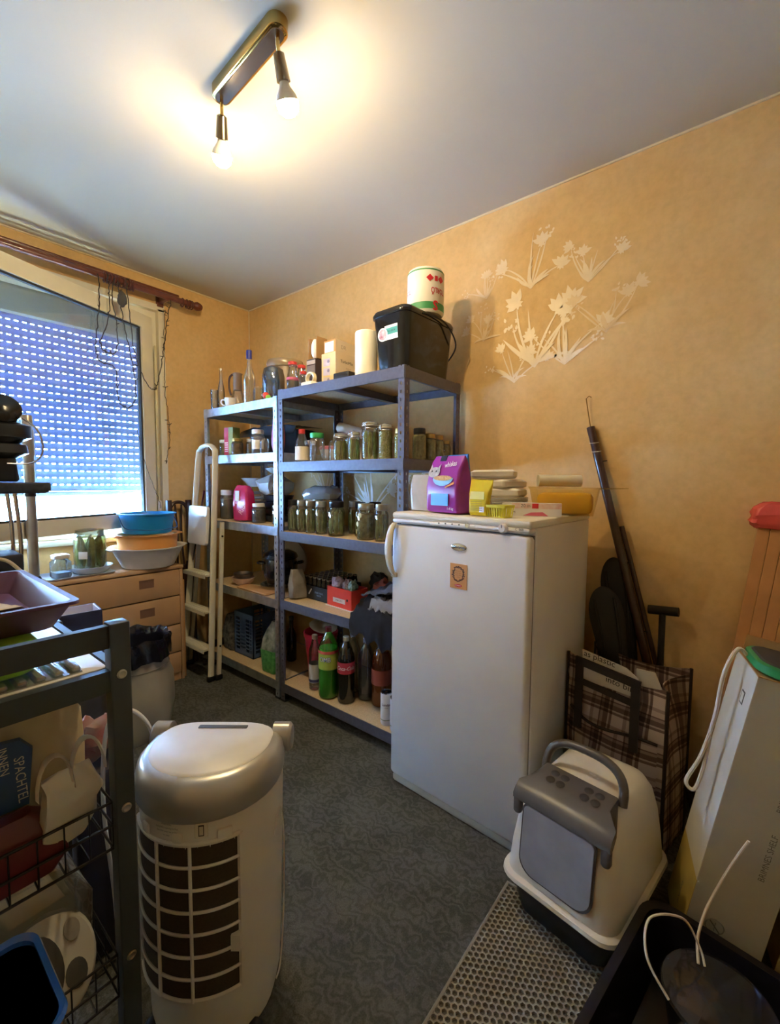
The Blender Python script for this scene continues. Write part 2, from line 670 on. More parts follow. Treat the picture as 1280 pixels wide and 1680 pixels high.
for i, (y, z, s, m, fl) in enumerate([
        (0.80, 2.02, 0.36, petal_m, 1), (0.66, 1.96, 0.26, petal_m, -1), (0.83, 2.34, 0.26, petal_m, 1), (0.57, 2.27, 0.2, petal_m, -1),
        (0.90, 1.88, 0.2, petal_m, 1), (0.49, 2.05, 0.22, faint_m, 1), (1.07, 2.10, 0.18, faint_m, -1), (1.06, 2.3, 0.16, faint_m, 1),
        (1.83, 1.27, 0.34, petal_m, 1), (1.50, 1.24, 0.26, petal_m, -1), (2.25, 1.32, 0.24, faint_m, 1), (1.28, 1.24, 0.24, petal_m, 1)]):
    motif(y, z, s, m, 20 + i, fl)

# ------------------------------------------------------------------ window
frame_m = mat('cream window paint', 'e6dfc6', 0.4, var=0.05)
gasket_m = mat('dark gasket', '2c302f', 0.6)
win = bpy.data.objects.new('window_1', None)
COL.objects.link(win)
struct(win, 'cream framed window with the sash swung inward')
fr = G()
FY0, FY1 = YW + 0.03, YW + 0.10
fr.box(WX0, FY0, WZ0, WX1, FY1, WZ0 + 0.06).box(WX0, FY0, WZ1 - 0.06, WX1, FY1, WZ1)
fr.box(WX0, FY0, WZ0 + 0.06, WX0 + 0.06, FY1, WZ1 - 0.06).box(WX1 - 0.06, FY0, WZ0 + 0.06, WX1, FY1, WZ1 - 0.06)
fr.box(0.02, FY0, WZ0 + 0.06, 0.10, FY1, WZ1 - 0.06)
fr.box(WX0 - 0.015, YW - 0.012, WZ1 - 0.012, WX1 + 0.03, YW + 0.03, WZ1 + 0.03)      # inner casing, top and right
fr.box(WX1 - 0.012, YW - 0.012, WZ0 - 0.02, WX1 + 0.028, YW + 0.03, WZ1)
fr.obj('frame', frame_m, win)
G().rbox(WX0 - 0.02, YW - 0.05, WZ0 - 0.035, WX1 + 0.03, YW + 0.03, WZ0, 0.012).obj('window_sill', frame_m, win)
# the sash, hinged on the right and swung 22 degrees into the room
sash = bpy.data.objects.new('sash', None)
COL.objects.link(sash)
sash.parent = win
sash.location = (1.335, YW + 0.022, 0.0)
sash.rotation_euler = (0, 0, radians(180 + 22))
SW, SZ0, SZ1 = 1.26, 0.985, 2.372           # along +x of the sash, i.e. towards the left of the room
st, th = 0.085, 0.022
sg = G()
for (a, b, c, d) in ((0, SZ0, SW, SZ0 + st), (0, SZ1 - st, SW, SZ1), (0, SZ0 + st, st, SZ1 - st), (SW - st, SZ0 + st, SW, SZ1 - st)):
    sg.box(a, -th, b, c, th, d)
sg.obj('sash_frame', frame_m, sash)
gg = G()
t = 0.011
for (a, b, c, d) in ((st, SZ0 + st, SW - st, SZ0 + st + t), (st, SZ1 - st - t, SW - st, SZ1 - st), (st, SZ0 + st, st + t, SZ1 - st), (SW - st - t, SZ0 + st, SW - st, SZ1 - st)):
    gg.box(a, -0.010, b, c, 0.010, d)
gg.obj('gasket', gasket_m, sash)
G().box(st, -0.004, SZ0 + st, SW - st, 0.004, SZ1 - st).obj('pane', clear('window glass', 'eef6fa', 0.10, 0.02, haze=0.05, hazecol='cfe0ff'), sash, smooth=0)  # the bluish haze paints window glare into the glass
# espagnolette rod cover and hinge on the frame
G().rbox(1.345, YW - 0.024, 1.05, 1.362, YW - 0.012, 2.19, 0.005).obj('rod_cover', mat('aged cream plastic', 'cfc39a', 0.5), win)
G().rbox(1.343, YW - 0.034, 1.02, 1.364, YW - 0.012, 1.15, 0.006).obj('hinge_cover', white_plastic, win)
G().rbox(1.312, YW - 0.005, 2.25, 1.32, YW + 0.02, 2.32, 0.003).obj('hinge_cover', MATS['aged cream plastic'], win)

# roller shutter outside: every slat a piece, slotted light gaps between the slats
def shutter_mat():
    m = bpy.data.materials.new('shutter plastic')
    m.use_nodes = True
    nt = m.node_tree
    b = nt.nodes['Principled BSDF']
    b.inputs['Base Color'].default_value = lin('8fa3bd')  # greyish plastic with the blue of the daylight mixed into its colour
    b.inputs['Roughness'].default_value = 0.5
    tr = nd(nt, 'ShaderNodeBsdfTranslucent', Color=lin('7fa6e8'))
    no = nd(nt, 'ShaderNodeTexNoise', Scale=6.0)
    mr = nd(nt, 'ShaderNodeMapRange')
    mr.inputs['To Min'].default_value = 0.075
    mr.inputs['To Max'].default_value = 0.10
    mx = nd(nt, 'ShaderNodeMixShader')
    nt.links.new(no.outputs['Fac'], mr.inputs['Value'])
    nt.links.new(mr.outputs[0], mx.inputs[0])
    nt.links.new(b.outputs[0], mx.inputs[1])
    nt.links.new(tr.outputs[0], mx.inputs[2])
    nt.links.new(mx.outputs[0], nt.nodes['Material Output'].inputs['Surface'])
    return m

SHY, PITCH = YW + 0.185, 0.043
shut = thing('roller_shutter', 'plastic roller shutter, blue light in its colour, with rows of light slots, outside the window', 'shutter', (0, SHY, 1.215))
sl = G()
prof = [(-0.006, 0.0), (-0.0035, 0.008), (-0.0025, 0.017), (-0.0035, 0.028), (-0.006, 0.0365)]
X0, X1 = WX0 + 0.005, WX1 - 0.005
n = len(prof)
vs = [(x, y + o, z) for o in (0, 0.008) for x in (X0, X1) for y, z in prof]
fs = []
for o in (0, 2 * n):
    for i in range(n - 1):
        fs.append((o + i, o + i + 1, o + n + i + 1, o + n + i))
for i in range(n - 1):
    for s in (0, n):
        fs.append((s + i, s + i + 1, 2 * n + s + i + 1, 2 * n + s + i))
for e in (0, n - 1):
    fs.append((e, n + e, 3 * n + e, 2 * n + e))
sl.add(vs, fs)
x = X0
while x < X1 - 0.014:
    sl.box(x, -0.003, 0.034, x + 0.0180, 0.001, 0.0435)
    x += 0.037
slat_me = sl.mesh('slat', shutter_mat())
for i in range(24):
    link('slat', slat_me, shut, (0, 0, i * PITCH))
G().rbox(X0, -0.012, -0.03, X1, 0.010, -0.002, 0.004).obj('bottom_rail', MATS.get('x') or mat('shutter rail', 'a9b4c4', 0.5), shut)
G().rbox(X0, -0.05, 24 * PITCH - 0.012, X1, 0.05, WZ1 - 1.215 - 0.001, 0.01).obj('shutter_box', mat('shutter box', 'aab0a6', 0.6), shut)

# ------------------------------------------------------------------ curtain rod with rings
rod_m = mat('mahogany varnish', '6b3a2c', 0.3, var=0.25, vs=20, coat=0.4)
ring_m = mat('dark ring wood', '5a3026', 0.35, var=0.2)
rodt = thing('curtain_rod', 'mahogany double curtain rod with wooden rings above the window', 'curtain rod', (0, 3.03, 2.5))
G().cyl((-0.5, 0, 0.0), (1.585, 0, 0.0), 0.019, n=16).obj('pole', rod_m, rodt)
G().cyl((-0.5, 0.055, 0.045), (1.50, 0.055, 0.045), 0.012, n=12).obj('pole', rod_m, rodt)
G().lathe([(0.0, 0.06), (0.018, 0.055), (0.026, 0.04), (0.03, 0.02), (0.024, 0.008), (0.019, 0.0)], mtx=TR(1.58, 0, 0) @ Matrix.Rotation(pi / 2, 4, 'Y')).obj('finial', rod_m, rodt)
for x in (1.395, 0.30):
    br = G().bar((x, -0.005, -0.01), (x, 0.108, -0.01), 0.022, 0.03).rbox(x - 0.025, 0.095, -0.05, x + 0.025, 0.108, 0.03, 0.006)
    br.obj('bracket', rod_m, rodt)
rg = G()
tor = [(0.027 * cos(a), 0.027 * sin(a)) for a in [2 * pi * i / 18 for i in range(18)]]
rg.tube([(0, u, w - 0.006) for u, w in tor], 0.0045, 6, True)
ring_me = rg.mesh('ring', ring_m)
for k, x in enumerate([1.03, 1.045, 1.062, 1.082, 1.098, 1.11, 1.128, 1.14, 1.16, 1.175, 1.19, 1.5, 1.53, 1.548, 1.563]):
    o = link('ring', ring_me, rodt, (x, 0, 0))
    o.rotation_euler = (random.uniform(-.1, .1), 0, random.uniform(-.25, .25))

# dry string-light garlands hung from the rod
twig_m = mat('dark garland wire', '39332b', 0.7)
def garland(label, pts, r=0.0030, leaves=10, seed=1):
    rnd = random.Random(seed)
    P = smooth_path([Vector(p) for p in pts], 8)
    P = [p + Vector((rnd.uniform(-.004, .004), rnd.uniform(-.004, .004), rnd.uniform(-.004, .004))) for p in P]
    t = thing('string_garland', label, 'garland', P[0], group=None)
    o = P[0]
    g = G().tube([p - o for p in P], r, 5)
    g.obj('wire', twig_m, t)
    g = G()
    for k in range(leaves):
        p = rnd.choice(P) - o
        d = Vector((rnd.uniform(-1, 1), rnd.uniform(-.5, .5), rnd.uniform(-.2, .8))).normalized()
        g.tube([p, p + d * 0.012, p + d * 0.022], [0.0018, 0.0028, 0.0008], 5)
    if leaves:
        g.obj('tiny_bulbs', twig_m, t)['kind'] = 'stuff'

y = 2.99
garland('leftmost dark garland wire hanging from the curtain rod bunch', [(0.985, y, 2.49), (0.99, y, 2.38), (0.975, y, 2.2), (0.96, y, 2.06), (0.985, y, 1.985), (1.06, y, 1.96), (1.065, y, 1.85), (1.08, y, 1.76), (1.13, y, 1.735), (1.17, y, 1.80), (1.165, y, 1.95), (1.13, y, 2.15), (1.10, y, 2.35), (1.09, y, 2.48)], seed=2, leaves=22)
y = 2.968
garland('dark garland loop crossing in front of the pane below the rings', [(1.03, y, 2.49), (1.035, y, 2.36), (1.02, y, 2.22), (0.98, y, 2.1), (1.0, y, 2.04), (1.06, y, 2.06), (1.07, y, 2.2), (1.05, y, 2.35), (1.06, y, 2.48)], seed=3, leaves=16)
y = 2.945
garland('dark garland strand trailing right to the hinge side of the window', [(1.12, y, 2.49), (1.13, y, 2.3), (1.15, y, 2.1), (1.19, y, 1.96), (1.25, y + .05, 1.89), (1.29, y + .05, 1.875), (1.31, y + .05, 1.93), (1.345, y + .05, 2.1), (1.37, y + .04, 2.3), (1.385, y, 2.45)], seed=4, leaves=18)
garland('thin brown garland hanging down the wall right of the window', [(1.40, 3.06, 2.42), (1.405, 3.1, 2.25), (1.41, 3.11, 2.05), (1.405, 3.11, 1.9), (1.425, 3.11, 1.72), (1.43, 3.11, 1.6), (1.415, 3.11, 1.48), (1.40, 3.11, 1.4)], seed=5, leaves=14, r=0.0018)
garland('thin grey cord slanting down the window frame to the sill', [(1.212, 3.09, 1.62), (1.24, 3.085, 1.45), (1.29, 3.085, 1.28), (1.335, 3.09, 1.16), (1.345, 3.09, 1.1)], seed=6, leaves=0, r=0.0018)
tag(G().ball((0, 0, 0), (0.026, 0.022, 0.045), jit=0.35).obj('dry_seed_pod', mat('grey pod', '4c4a48', 0.8), loc=(1.085, 2.92, 2.355)), 'small dark grey pod hanging among the garland wires', 'ornament')

# ------------------------------------------------------------------ ceiling lamp
brass = mat('polished brass', 'cfae66', 0.14, 1.0, var=0.05)
steel_m = mat('brushed lamp steel', '8f8576', 0.25, 1.0, var=0.08)
lamp = thing('ceiling_lamp', 'brass two spot ceiling light bar with lit globe bulbs', 'ceiling light', (0.872, 1.30, HC))
lamp.rotation_euler = (0, 0, radians(-3))
G().loft([(-0.038, 0.026, 0.192, 0.026), (-0.034, 0.031, 0.197, 0.031), (-0.001, 0.032, 0.198, 0.032)]).obj('base_bar', brass, lamp)
G().loft([(-0.0405, 0.021, 0.185, 0.021), (-0.0378, 0.022, 0.186, 0.022)]).obj('face_plate', steel_m, lamp)
def bulb_mat():
    m = bpy.data.materials.new('lit bulb')
    m.use_nodes = True
    nt = m.node_tree
    nt.nodes.remove(nt.nodes['Principled BSDF'])
    e = nd(nt, 'ShaderNodeEmission', Color=(*BULB_COLOUR, 1), Strength=BULB_STRENGTH)
    nt.links.new(e.outputs[0], nt.nodes['Material Output'].inputs['Surface'])
    return m
bm_ = bulb_mat()
for (by, dx, dy, tilt) in ((-0.168, 0.045, 0.02, 0.45), (0.168, 0.03, 0.06, 0.6)):
    d = Vector((dx, dy, -0.10)).normalized()
    a = Vector((0, by, -0.038))
    k = a + Vector((0, 0, -0.04)) + d * 0.012
    G().tube([a, a + Vector((0, 0, -0.03)), k], 0.006, 8).obj('arm', brass, lamp)
    s0, s1 = k, k + d * 0.062
    G().cyl(s0, s1, 0.017, 0.021, 18).cyl(s0 - d * 0.004, s0, 0.010, 0.017, 18).obj('lampholder', steel_m, lamp)
    q = d.to_track_quat('Z', 'Y').to_matrix().to_4x4()
    G().lathe([(0.013, 0.0), (0.017, 0.012), (0.029, 0.030), (0.0335, 0.042), (0.034, 0.0465), (0.0, 0.0467)], n=20, mtx=TR(*s1) @ q).obj('bulb_light_shield', white_plastic, lamp)  # opaque collar added to hold the bulb's light back from the ceiling
    G().lathe([(0.0, 0.047), (0.0338, 0.047), (0.034, 0.052), (0.030, 0.068), (0.017, 0.080), (0.0, 0.084)], n=20, mtx=TR(*s1) @ q).obj('bulb', bm_, lamp)
# ================================================================== shelving units
def post_mesh(h, m):
    """slotted angle post: corner at the origin, flanges along +x and +y"""
    w, t, pit, hw, hh = 0.036, 0.0022, 0.036, 0.007, 0.013
    g = G()
    for flip in (0, 1):
        def B(a0, a1, z0, z1):
            if flip:
                g.box(0, a0, z0, t, a1, z1)
            else:
                g.box(a0, 0, z0, a1, t, z1)
        c = w * 0.55
        B(0, c - hw / 2, 0, h)
        B(c + hw / 2, w, 0, h)
        z = 0.0
        k = 0
        while z < h:
            z1 = min(h, z + pit - hh)
            B(c - hw / 2, c + hw / 2, z, z1)
            z += pit
            k += 1
    return g.mesh('post', m, smooth=0)

def shelving(label, x0, x1, y0, y1, h, levels, pm, beam_m, board_m, nest=0.0):
    t = thing('shelving_unit', label, 'shelving', (x0, y0, 0))
    W, D = y1 - y0, x1 - x0
    me = post_mesh(h, pm)
    for (px, py, rz) in ((0.005 if nest else 0, -nest, 0), (D, 0, pi / 2), (D, W, pi), (0, W, -pi / 2)):
        p = link('post', me, t, (px, py, 0), (0, 0, rz))
        G().box(-0.002, -0.002, -0.0, 0.04, 0.04, 0.012).obj('foot', black_plastic, p, smooth=0)
    bh = 0.052
    gy = G().box(0, 0.001, -bh, 0.002, W - 0.001, 0).box(0, 0.001, -bh, 0.013, W - 0.001, -bh + 0.002).box(0, 0.001, -0.014, 0.018, W - 0.001, -0.012)
    gx = G().box(0.001, 0, -bh, D - 0.001, 0.002, 0).box(0.001, 0, -bh, D - 0.001, 0.013, -bh + 0.002)
    my, mx = gy.mesh('beam', beam_m, smooth=0), gx.mesh('beam', beam_m, smooth=0)
    bd = G().box(0.004, 0.004, -0.011, D - 0.004, W - 0.004, -0.001).mesh('shelf_board', board_m, smooth=0)
    sp = G().box(0.003, -0.02, -0.05, D - 0.003, -0.018, -0.013).box(0.003, 0.018, -0.05, D - 0.003, 0.02, -0.013).box(0.003, -0.02, -0.05, D - 0.003, 0.02, -0.048).mesh('support', beam_m, smooth=0)
    for z in levels:
        link('beam', my, t, (-0.0025, 0, z))
        link('beam', my, t, (D + 0.0025, W, z), (0, 0, pi))
        link('beam', mx, t, (0, -0.0025, z))
        link('beam', mx, t, (D, W + 0.0025, z), (0, 0, pi))
        link('shelf_board', bd, t, (0, 0, z))
        link('support', sp, t, (0, W * 0.5, z))
    return t

graphite = mat('graphite hammered steel', '62626e', 0.42, 0.35, var=0.1, vs=60, bump=0.05, bs=300)
galv = mat('galvanised steel', 'b9c0c8', 0.28, 0.85, var=0.18, vs=26)
chip = mat('chipboard', 'c6ae88', 0.7, var=0.12, vs=120)
chip_w = mat('pale chipboard', 'cfc8b8', 0.7, var=0.08, vs=120)
SX0, SX1 = 1.551, 2.03
RL = [1.795, 1.394, 1.003, 0.604, 0.110]
LL = [1.762, 1.452, 1.024, 0.596, 0.108]
shelving('graphite steel shelving unit beside the white freezer', SX0, SX1, 1.168, 2.058, 1.80, RL, graphite, graphite, chip)
shelving('galvanised silver shelving unit in the corner behind the step ladder', SX0, SX1, 2.070, 2.868, 1.768, LL, galv, galv, chip)

# ================================================================== freezer
enamel = mat('white enamel', 'dfe1e4', 0.28, var=0.02)
enamel_y = mat('yellowed white plastic', 'e4e0cf', 0.4, var=0.03)
seal_m = mat('grey seal', '6e7072', 0.7)
FW, FD, FH = 0.60, 0.58, 1.165
fa = radians(-3.2)
fx, fy = Vector((cos(fa), sin(fa), 0)), Vector((-sin(fa), cos(fa), 0))
fc = Vector((1.383, 0.528, 0)) + fx * FD / 2 + fy * FW / 2
fz = thing('freezer', 'white upright freezer with an oval badge and a picture magnet', 'freezer', fc, fa)
hx, hy = FD / 2, FW / 2
G().rbox(-hx + 0.055, -hy, 0.03, hx, hy, FH - 0.025, 0.008).obj('body', enamel, fz)
G().rbox(-hx + 0.004, -hy - 0.003, FH - 0.028, hx, hy + 0.003, FH, 0.01).obj('top_panel', enamel_y, fz)
G().box(-hx + 0.047, -hy + 0.006, 0.045, -hx + 0.056, hy - 0.006, 1.112).obj('door_seal', seal_m, fz, smooth=0)
door = G().rbox(-hx, -hy, 0.04, -hx + 0.047, hy, 1.113, 0.014).obj('door', enamel, fz)
# plinth
G().rbox(-hx + 0.012, -hy + 0.004, 0.0, -hx + 0.06, hy - 0.004, 0.036, 0.01).obj('plinth', mat('plinth grey', 'b5b3ab', 0.4), fz)
# control panel
G().rbox(-hx + 0.002, -hy, 1.120, -hx + 0.054, hy, FH - 0.026, 0.008).obj('control_panel', enamel, fz)
G().rbox(-hx - 0.001, -0.095, 1.122, -hx + 0.01, 0.105, FH - 0.028, 0.004).obj('display_panel', mat('panel white', 'eceded', 0.3), fz)
for yy in (-0.03, 0.0, 0.03, 0.06):
    G().cyl((-hx - 0.0025, yy, 1.134), (-hx, yy, 1.134), 0.003, n=10).obj('indicator', seal_m, fz)
G().cyl((-hx - 0.003, -0.065, 1.134), (-hx, -0.065, 1.134), 0.008, 0.009, n=14).obj('button', chrome, fz)
kn = G().lathe([(0.016, 0), (0.015, 0.012), (0.012, 0.016), (0.0, 0.017)], n=20, mtx=TR(-hx + 0.004, -0.205, 1.134) @ Matrix.Rotation(-pi / 2, 4, 'Y')).obj('knob', white_plastic, fz)
G().box(-hx - 0.0135, -0.2065, 1.137, -hx - 0.0125, -0.2035, 1.147).obj('pointer', seal_m, kn, smooth=0)
lettering('C  888', 0.011, dark_ink, fz, (-hx - 0.0006 + 0.002, -0.262, 1.134), (0, -1, 0), (0, 0, 1))
# handle: a long bowed grip on the left edge of the door
secs = []
for i in range(17):
    t = i / 16
    z = 0.905 + 0.215 * t
    b = sin(pi * t) ** 0.55
    cx, cy = -hx - 0.004 - 0.028 * b, hy - 0.022 + 0.012 * b
    secs.append([(cx + 0.009 * cos(a), cy + (0.012 + 0.006 * b) * sin(a), z) for a in [2 * pi * k / 12 for k in range(12)]])
G().skin(secs).obj('handle', enamel_y, fz)
G().rbox(-hx - 0.012, hy - 0.035, 0.895, -hx + 0.002, hy - 0.006, 0.915, 0.004).rbox(-hx - 0.012, hy - 0.035, 1.098, -hx + 0.002, hy - 0.006, 1.113, 0.004).obj('handle_mount', enamel_y, fz)
bdg = G().lathe([(0.034, 0), (0.034, 0.002), (0.031, 0.004), (0.0, 0.0045)], n=28, sy=0.42, mtx=TR(-hx, -0.03, 1.052) @ Matrix.Rotation(-pi / 2, 4, 'Y') @ RZ(pi / 2)).obj('badge', chrome, fz)
lettering('Whirlpool', 0.0125, mat('badge print', '6a7078', 0.4), bdg, (-hx - 0.0052, -0.03, 1.052), (0, -1, 0), (0, 0, 1), shear=0.25)
# picture magnet (a thing of its own, stuck on the door)
mg = thing('picture_magnet', 'orange brown wreath picture magnet stuck on the freezer door', 'magnet', fc + fx * (-hx - 0.0006) + fy * (-0.032) + Vector((0, 0, 0.898)), fa)
G().box(-0.002, -0.036, 0, 0, 0.036, 0.092).obj('card', mat('kraft orange', 'd59a5c', 0.55, var=0.05), mg, smooth=0)
rnd = random.Random(3)
wg = G()
for k in range(34):
    a = 2 * pi * k / 34
    r = 0.0225 + rnd.uniform(-.003, .003)
    q = TR(-0.0028, r * cos(a), 0.055 + r * 1.1 * sin(a)) @ Matrix.Rotation(rnd.uniform(0, 6.28), 4, 'X')
    wg.ball((0, 0, 0), (0.0006, 0.0055, 0.0024), 6, 4, q)
wo = wg.obj('wreath', mat('wreath print', '3e3a2c', 0.6, col2='6a3a2c', vs=200), mg)
wo['kind'] = 'stuff'
for k in range(4):
    lettering(('Home is', 'where your', 'heart and', 'mom is'.replace('mom', 'soul'))[k], 0.0062, mat('rust print', 'a4582c', 0.6), mg, (-0.0026, 0, 0.066 - 0.0075 * k), (0, -1, 0), (0, 0, 1))
G().lathe([(0.016, 0), (0.016, 0.0008)], n=20, sy=0.35, mtx=TR(-0.002, 0, 0.012) @ Matrix.Rotation(-pi / 2, 4, 'Y') @ RZ(pi / 2)).obj('stamp', red_ink, mg)
lettering('MOMENT', 0.006, white_ink, mg, (-0.0032, 0, 0.012), (0, -1, 0), (0, 0, 1))

# ================================================================== air cooler
ivory = mat('ivory white plastic', 'd9d7cd', 0.4, var=0.03)
silver_p = mat('silver plastic', 'b9b6ae', 0.3, 0.55, var=0.04)
mesh_dark = mat('dark brown filter mesh', '3a2f24', 0.85, var=0.15, vs=200)
ac = thing('air_cooler', 'ivory mobile air cooler with silver top rim and brown grille', 'air cooler', (0.528, 0.968, 0), radians(-51))
ac.scale = (0.95, 0.80, 1.0)

def dsec(z, w, df, db, cy=0.0, n=40, e=3.6):
    """D-shaped section: round front (-y), boxy back (+y)"""
    P = []
    for i in range(n):
        a = 2 * pi * i / n
        c, s = cos(a), sin(a)
        if s < 0:
            P.append((w * c, cy + df * s, z))
        else:
            P.append((w * (1 if c > 0 else -1) * abs(c) ** (2 / e), cy + db * abs(s) ** (2 / e), z))
    return P

bw = 0.165
G().skin([dsec(0.02, 0.148, 0.165, 0.13), dsec(0.05, 0.155, 0.172, 0.135), dsec(0.2, 0.160, 0.18, 0.14), dsec(0.45, 0.166, 0.186, 0.14), dsec(0.56, 0.168, 0.188, 0.135), dsec(0.60, 0.166, 0.182, 0.12)]).obj('body', ivory, ac)
G().skin([dsec(0.575, 0.171, 0.197, 0.11), dsec(0.585, 0.175, 0.204, 0.115), dsec(0.615, 0.176, 0.206, 0.112), dsec(0.643, 0.170, 0.196, 0.105), dsec(0.655, 0.158, 0.178, 0.095), dsec(0.658, 0.145, 0.160, 0.09)]).obj('top_rim', silver_p, ac)
G().skin([dsec(0.652, 0.147, 0.162, 0.105), dsec(0.658, 0.146, 0.160, 0.105), dsec(0.662, 0.140, 0.152, 0.10)]).obj('lid', white_plastic, ac)
G().rbox(-0.06, 0.062, 0.6615, 0.07, 0.080, 0.6635, 0.003, 0.0005).obj('lid_slot', mat('slot grey', '55565a', 0.5), ac)
for s in (-1, 1):
    G().cyl((s * 0.138, 0.085, 0.632), (s * 0.180, 0.085, 0.632), 0.036, n=22).cyl((s * 0.180, 0.085, 0.632), (s * 0.187, 0.085, 0.632), 0.036, 0.029, 22).obj('pivot_cap', silver_p, ac)
# the removable front grille: dark mesh, frame, six hoops and two ribs
def arc(z, a0, a1, r, n, wx=0.166, wf=0.186):
    return [((wx + r) * sin(a0 + (a1 - a0) * i / n), -(wf + r) * cos(a0 + (a1 - a0) * i / n), z) for i in range(n + 1)]
A0, A1 = -1.12, 0.70
ZB, ZT = 0.170, 0.525
gm = G().sheet(lambda u, v: arc(ZB + (ZT - ZB) * v, A0, A1, 0.0012, 40)[int(round(u * 40))], 40, 8, 0.001).obj('filter_mesh', mesh_dark, ac)
frame = G()
for z in (ZB, ZT):
    frame.tube(arc(z, A0, A1, 0.002, 26), 0.0055, 6)
for a in (A0, A1):
    frame.tube([arc(z, a, a, 0.002, 1)[0] for z in (ZB, (ZB + ZT) / 2, ZT)], 0.007, 6)
gr = G()
frame.obj('grille_frame', ivory, ac)
for k in range(1, 7):
    G().tube(arc(ZB + (ZT - ZB) * k / 7, A0, A1, 0.004, 26), 0.0035, 6).obj('grille_hoop', ivory, ac)
for a in (-0.42, 0.06):
    G().tube([arc(z, a, a, 0.005, 1)[0] for z in (ZB, (ZB + ZT) / 2, ZT)], 0.0042, 6).obj('grille_rib', ivory, ac)
pl = arc(0.31, 0.63, 0.63, 0.004, 1)[0]
G().cbox((pl[0], pl[1], 0.282), (0.022, 0.022, 0.036), ).obj('latch_block', ivory, ac)
# socket, latches and the small print above the grille
def front(a, z, r=0.0):
    return Vector(((0.167 + r) * sin(a), -(0.187 + r) * cos(a), z))
def fframe(a):
    x = Vector((0.167 * cos(a), 0.187 * sin(a), 0)).normalized()
    return x
a = 0.21
x = fframe(a)
M = Matrix((x, Vector((0, 0, 1)), x.cross(Vector((0, 0, 1))))).transposed().to_4x4()
M.translation = front(a, 0.556, 0.001)
G().rbox(-0.014, -0.018, -0.004, 0.014, 0.018, 0.003, 0.003, mtx=M).obj('socket_plate', mat('cream plastic', 'd8d2bd', 0.4), ac)
G().box(-0.006, -0.012, 0.003, 0.006, 0.012, 0.0038, mtx=M).obj('socket', dark_ink, ac, smooth=0)
G().box(-0.0042, -0.0095, 0.0038, 0.0042, 0.0095, 0.0045, mtx=M).obj('socket_core', mat('socket cream', 'c9c2a8', 0.5), ac, smooth=0)
for a, w in ((-0.66, 0.013), (0.5, 0.017), (-0.1, 0.012)):
    x = fframe(a)
    M = Matrix((x, Vector((0, 0, 1)), x.cross(Vector((0, 0, 1))))).transposed().to_4x4()
    M.translation = front(a, 0.541, 0.0)
    G().rbox(-w, -0.012, -0.006, w, 0.009, 0.006, 0.004, mtx=M).obj('latch', ivory, ac)
for k, s in enumerate(('WARNING', 'unplug before opening the filter', 'clean filter every two weeks', 'no water')):
    a = -0.26
    x = fframe(a)
    lettering(s, 0.0062 if k else 0.007, mat('small grey print', '7d7c78', 0.6), ac, front(a, 0.567 - 0.008 * k, 0.0015), x, (0, 0, 1), bend=0.18, sx=0.75)
# flank panel outline and castors
G().tube([(0.1690, -0.06, 0.10), (0.1672, 0.0, 0.09), (0.1685, 0.04, 0.2), (0.1705, 0.04, 0.40), (0.1715, -0.01, 0.5), (0.1690, -0.06, 0.46)], 0.0022, 5, False, 6).obj('flank_ridge', ivory, ac)
for sx in (-1, 1):
    for sy in (-1, 1):
        G().cyl((sx * 0.125, sy * 0.11 - 0.012, 0.02), (sx * 0.125, sy * 0.11 + 0.012, 0.02), 0.02, n=14).obj('castor', black_plastic, ac)
for z in (0.2, 0.34, 0.52):
    G().cyl((0.166, 0.118, z), (0.171, 0.118, z), 0.0035, n=8).obj('screw', seal_m, ac)
cord = thing('power_cord', 'looped white power cord standing behind the air cooler', 'cord', (0.455, 1.19, 0.0))
G().tube([(0.04, -0.02, 0.004), (0.03, 0.02, 0.3), (0.03, 0.0, 0.58), (0.0, 0.02, 0.675), (-0.05, 0.03, 0.69), (-0.075, 0.03, 0.63), (-0.08, 0.04, 0.45), (-0.06, 0.05, 0.2), (-0.05, 0.06, 0.004)], 0.005, 8, sm=8).obj('cable', white_plastic, cord)

# ================================================================== cat litter box on its mat
greige = mat('warm white plastic', 'dcd8cc', 0.38, var=0.03)
taupe = mat('taupe grey plastic', '57534f', 0.3, var=0.05)
base_blk = mat('black base plastic', '1d1b1b', 0.45)
mat_m = mat('honeycomb foam', '8d897b', 0.8, var=0.08)
mt = thing('litter_mat', 'grey honeycomb litter mat lying under the cat litter box', 'mat', (0.88, 0.245, 0.0))
G().rbox(-0.42, -0.29, 0.0, 0.40, 0.285, 0.006, 0.02, 0.003).obj('mat_base', mat('mat base grey', '5c594f', 0.9), mt)
hc = G()
s = 0.0165
r_o, r_i = s / sqrt(3), s / sqrt(3) * 0.72
j = 0
yy = -0.275
while yy < 0.275:
    xx = -0.405 + (s / 2 if j % 2 else 0)
    while xx < 0.385:
        vs = []
        for (r, z) in ((r_o, 0.012), (r_i, 0.0125), (r_i * 0.95, 0.005)):
            for i in range(6):
                a = pi / 6 + pi / 3 * i
                vs.append((xx + r * cos(a), yy + r * sin(a), z))
        fs = []
        for q in (0, 6):
            for i in range(6):
                fs.append((q + i, q + (i + 1) % 6, q + 6 + (i + 1) % 6, q + 6 + i))
        hc.add(vs, fs)
        xx += s
    yy += s * sqrt(3) / 2
    j += 1
h = hc.obj('honeycomb_cells', mat_m, mt, smooth=0, fix=False)
h['kind'] = 'stuff'
G().tube([(-0.41, -0.28, 0.009), (-0.41, 0.278, 0.009), (0.392, 0.278, 0.009), (0.392, -0.28, 0.009)], 0.006, 6, True).obj('mat_border', mat_m, mt)

lb = thing('cat_litter_box', 'white hooded cat litter box with grey flap and taupe handle', 'litter box', (1.375, 0.318, 0.0135), radians(-9))
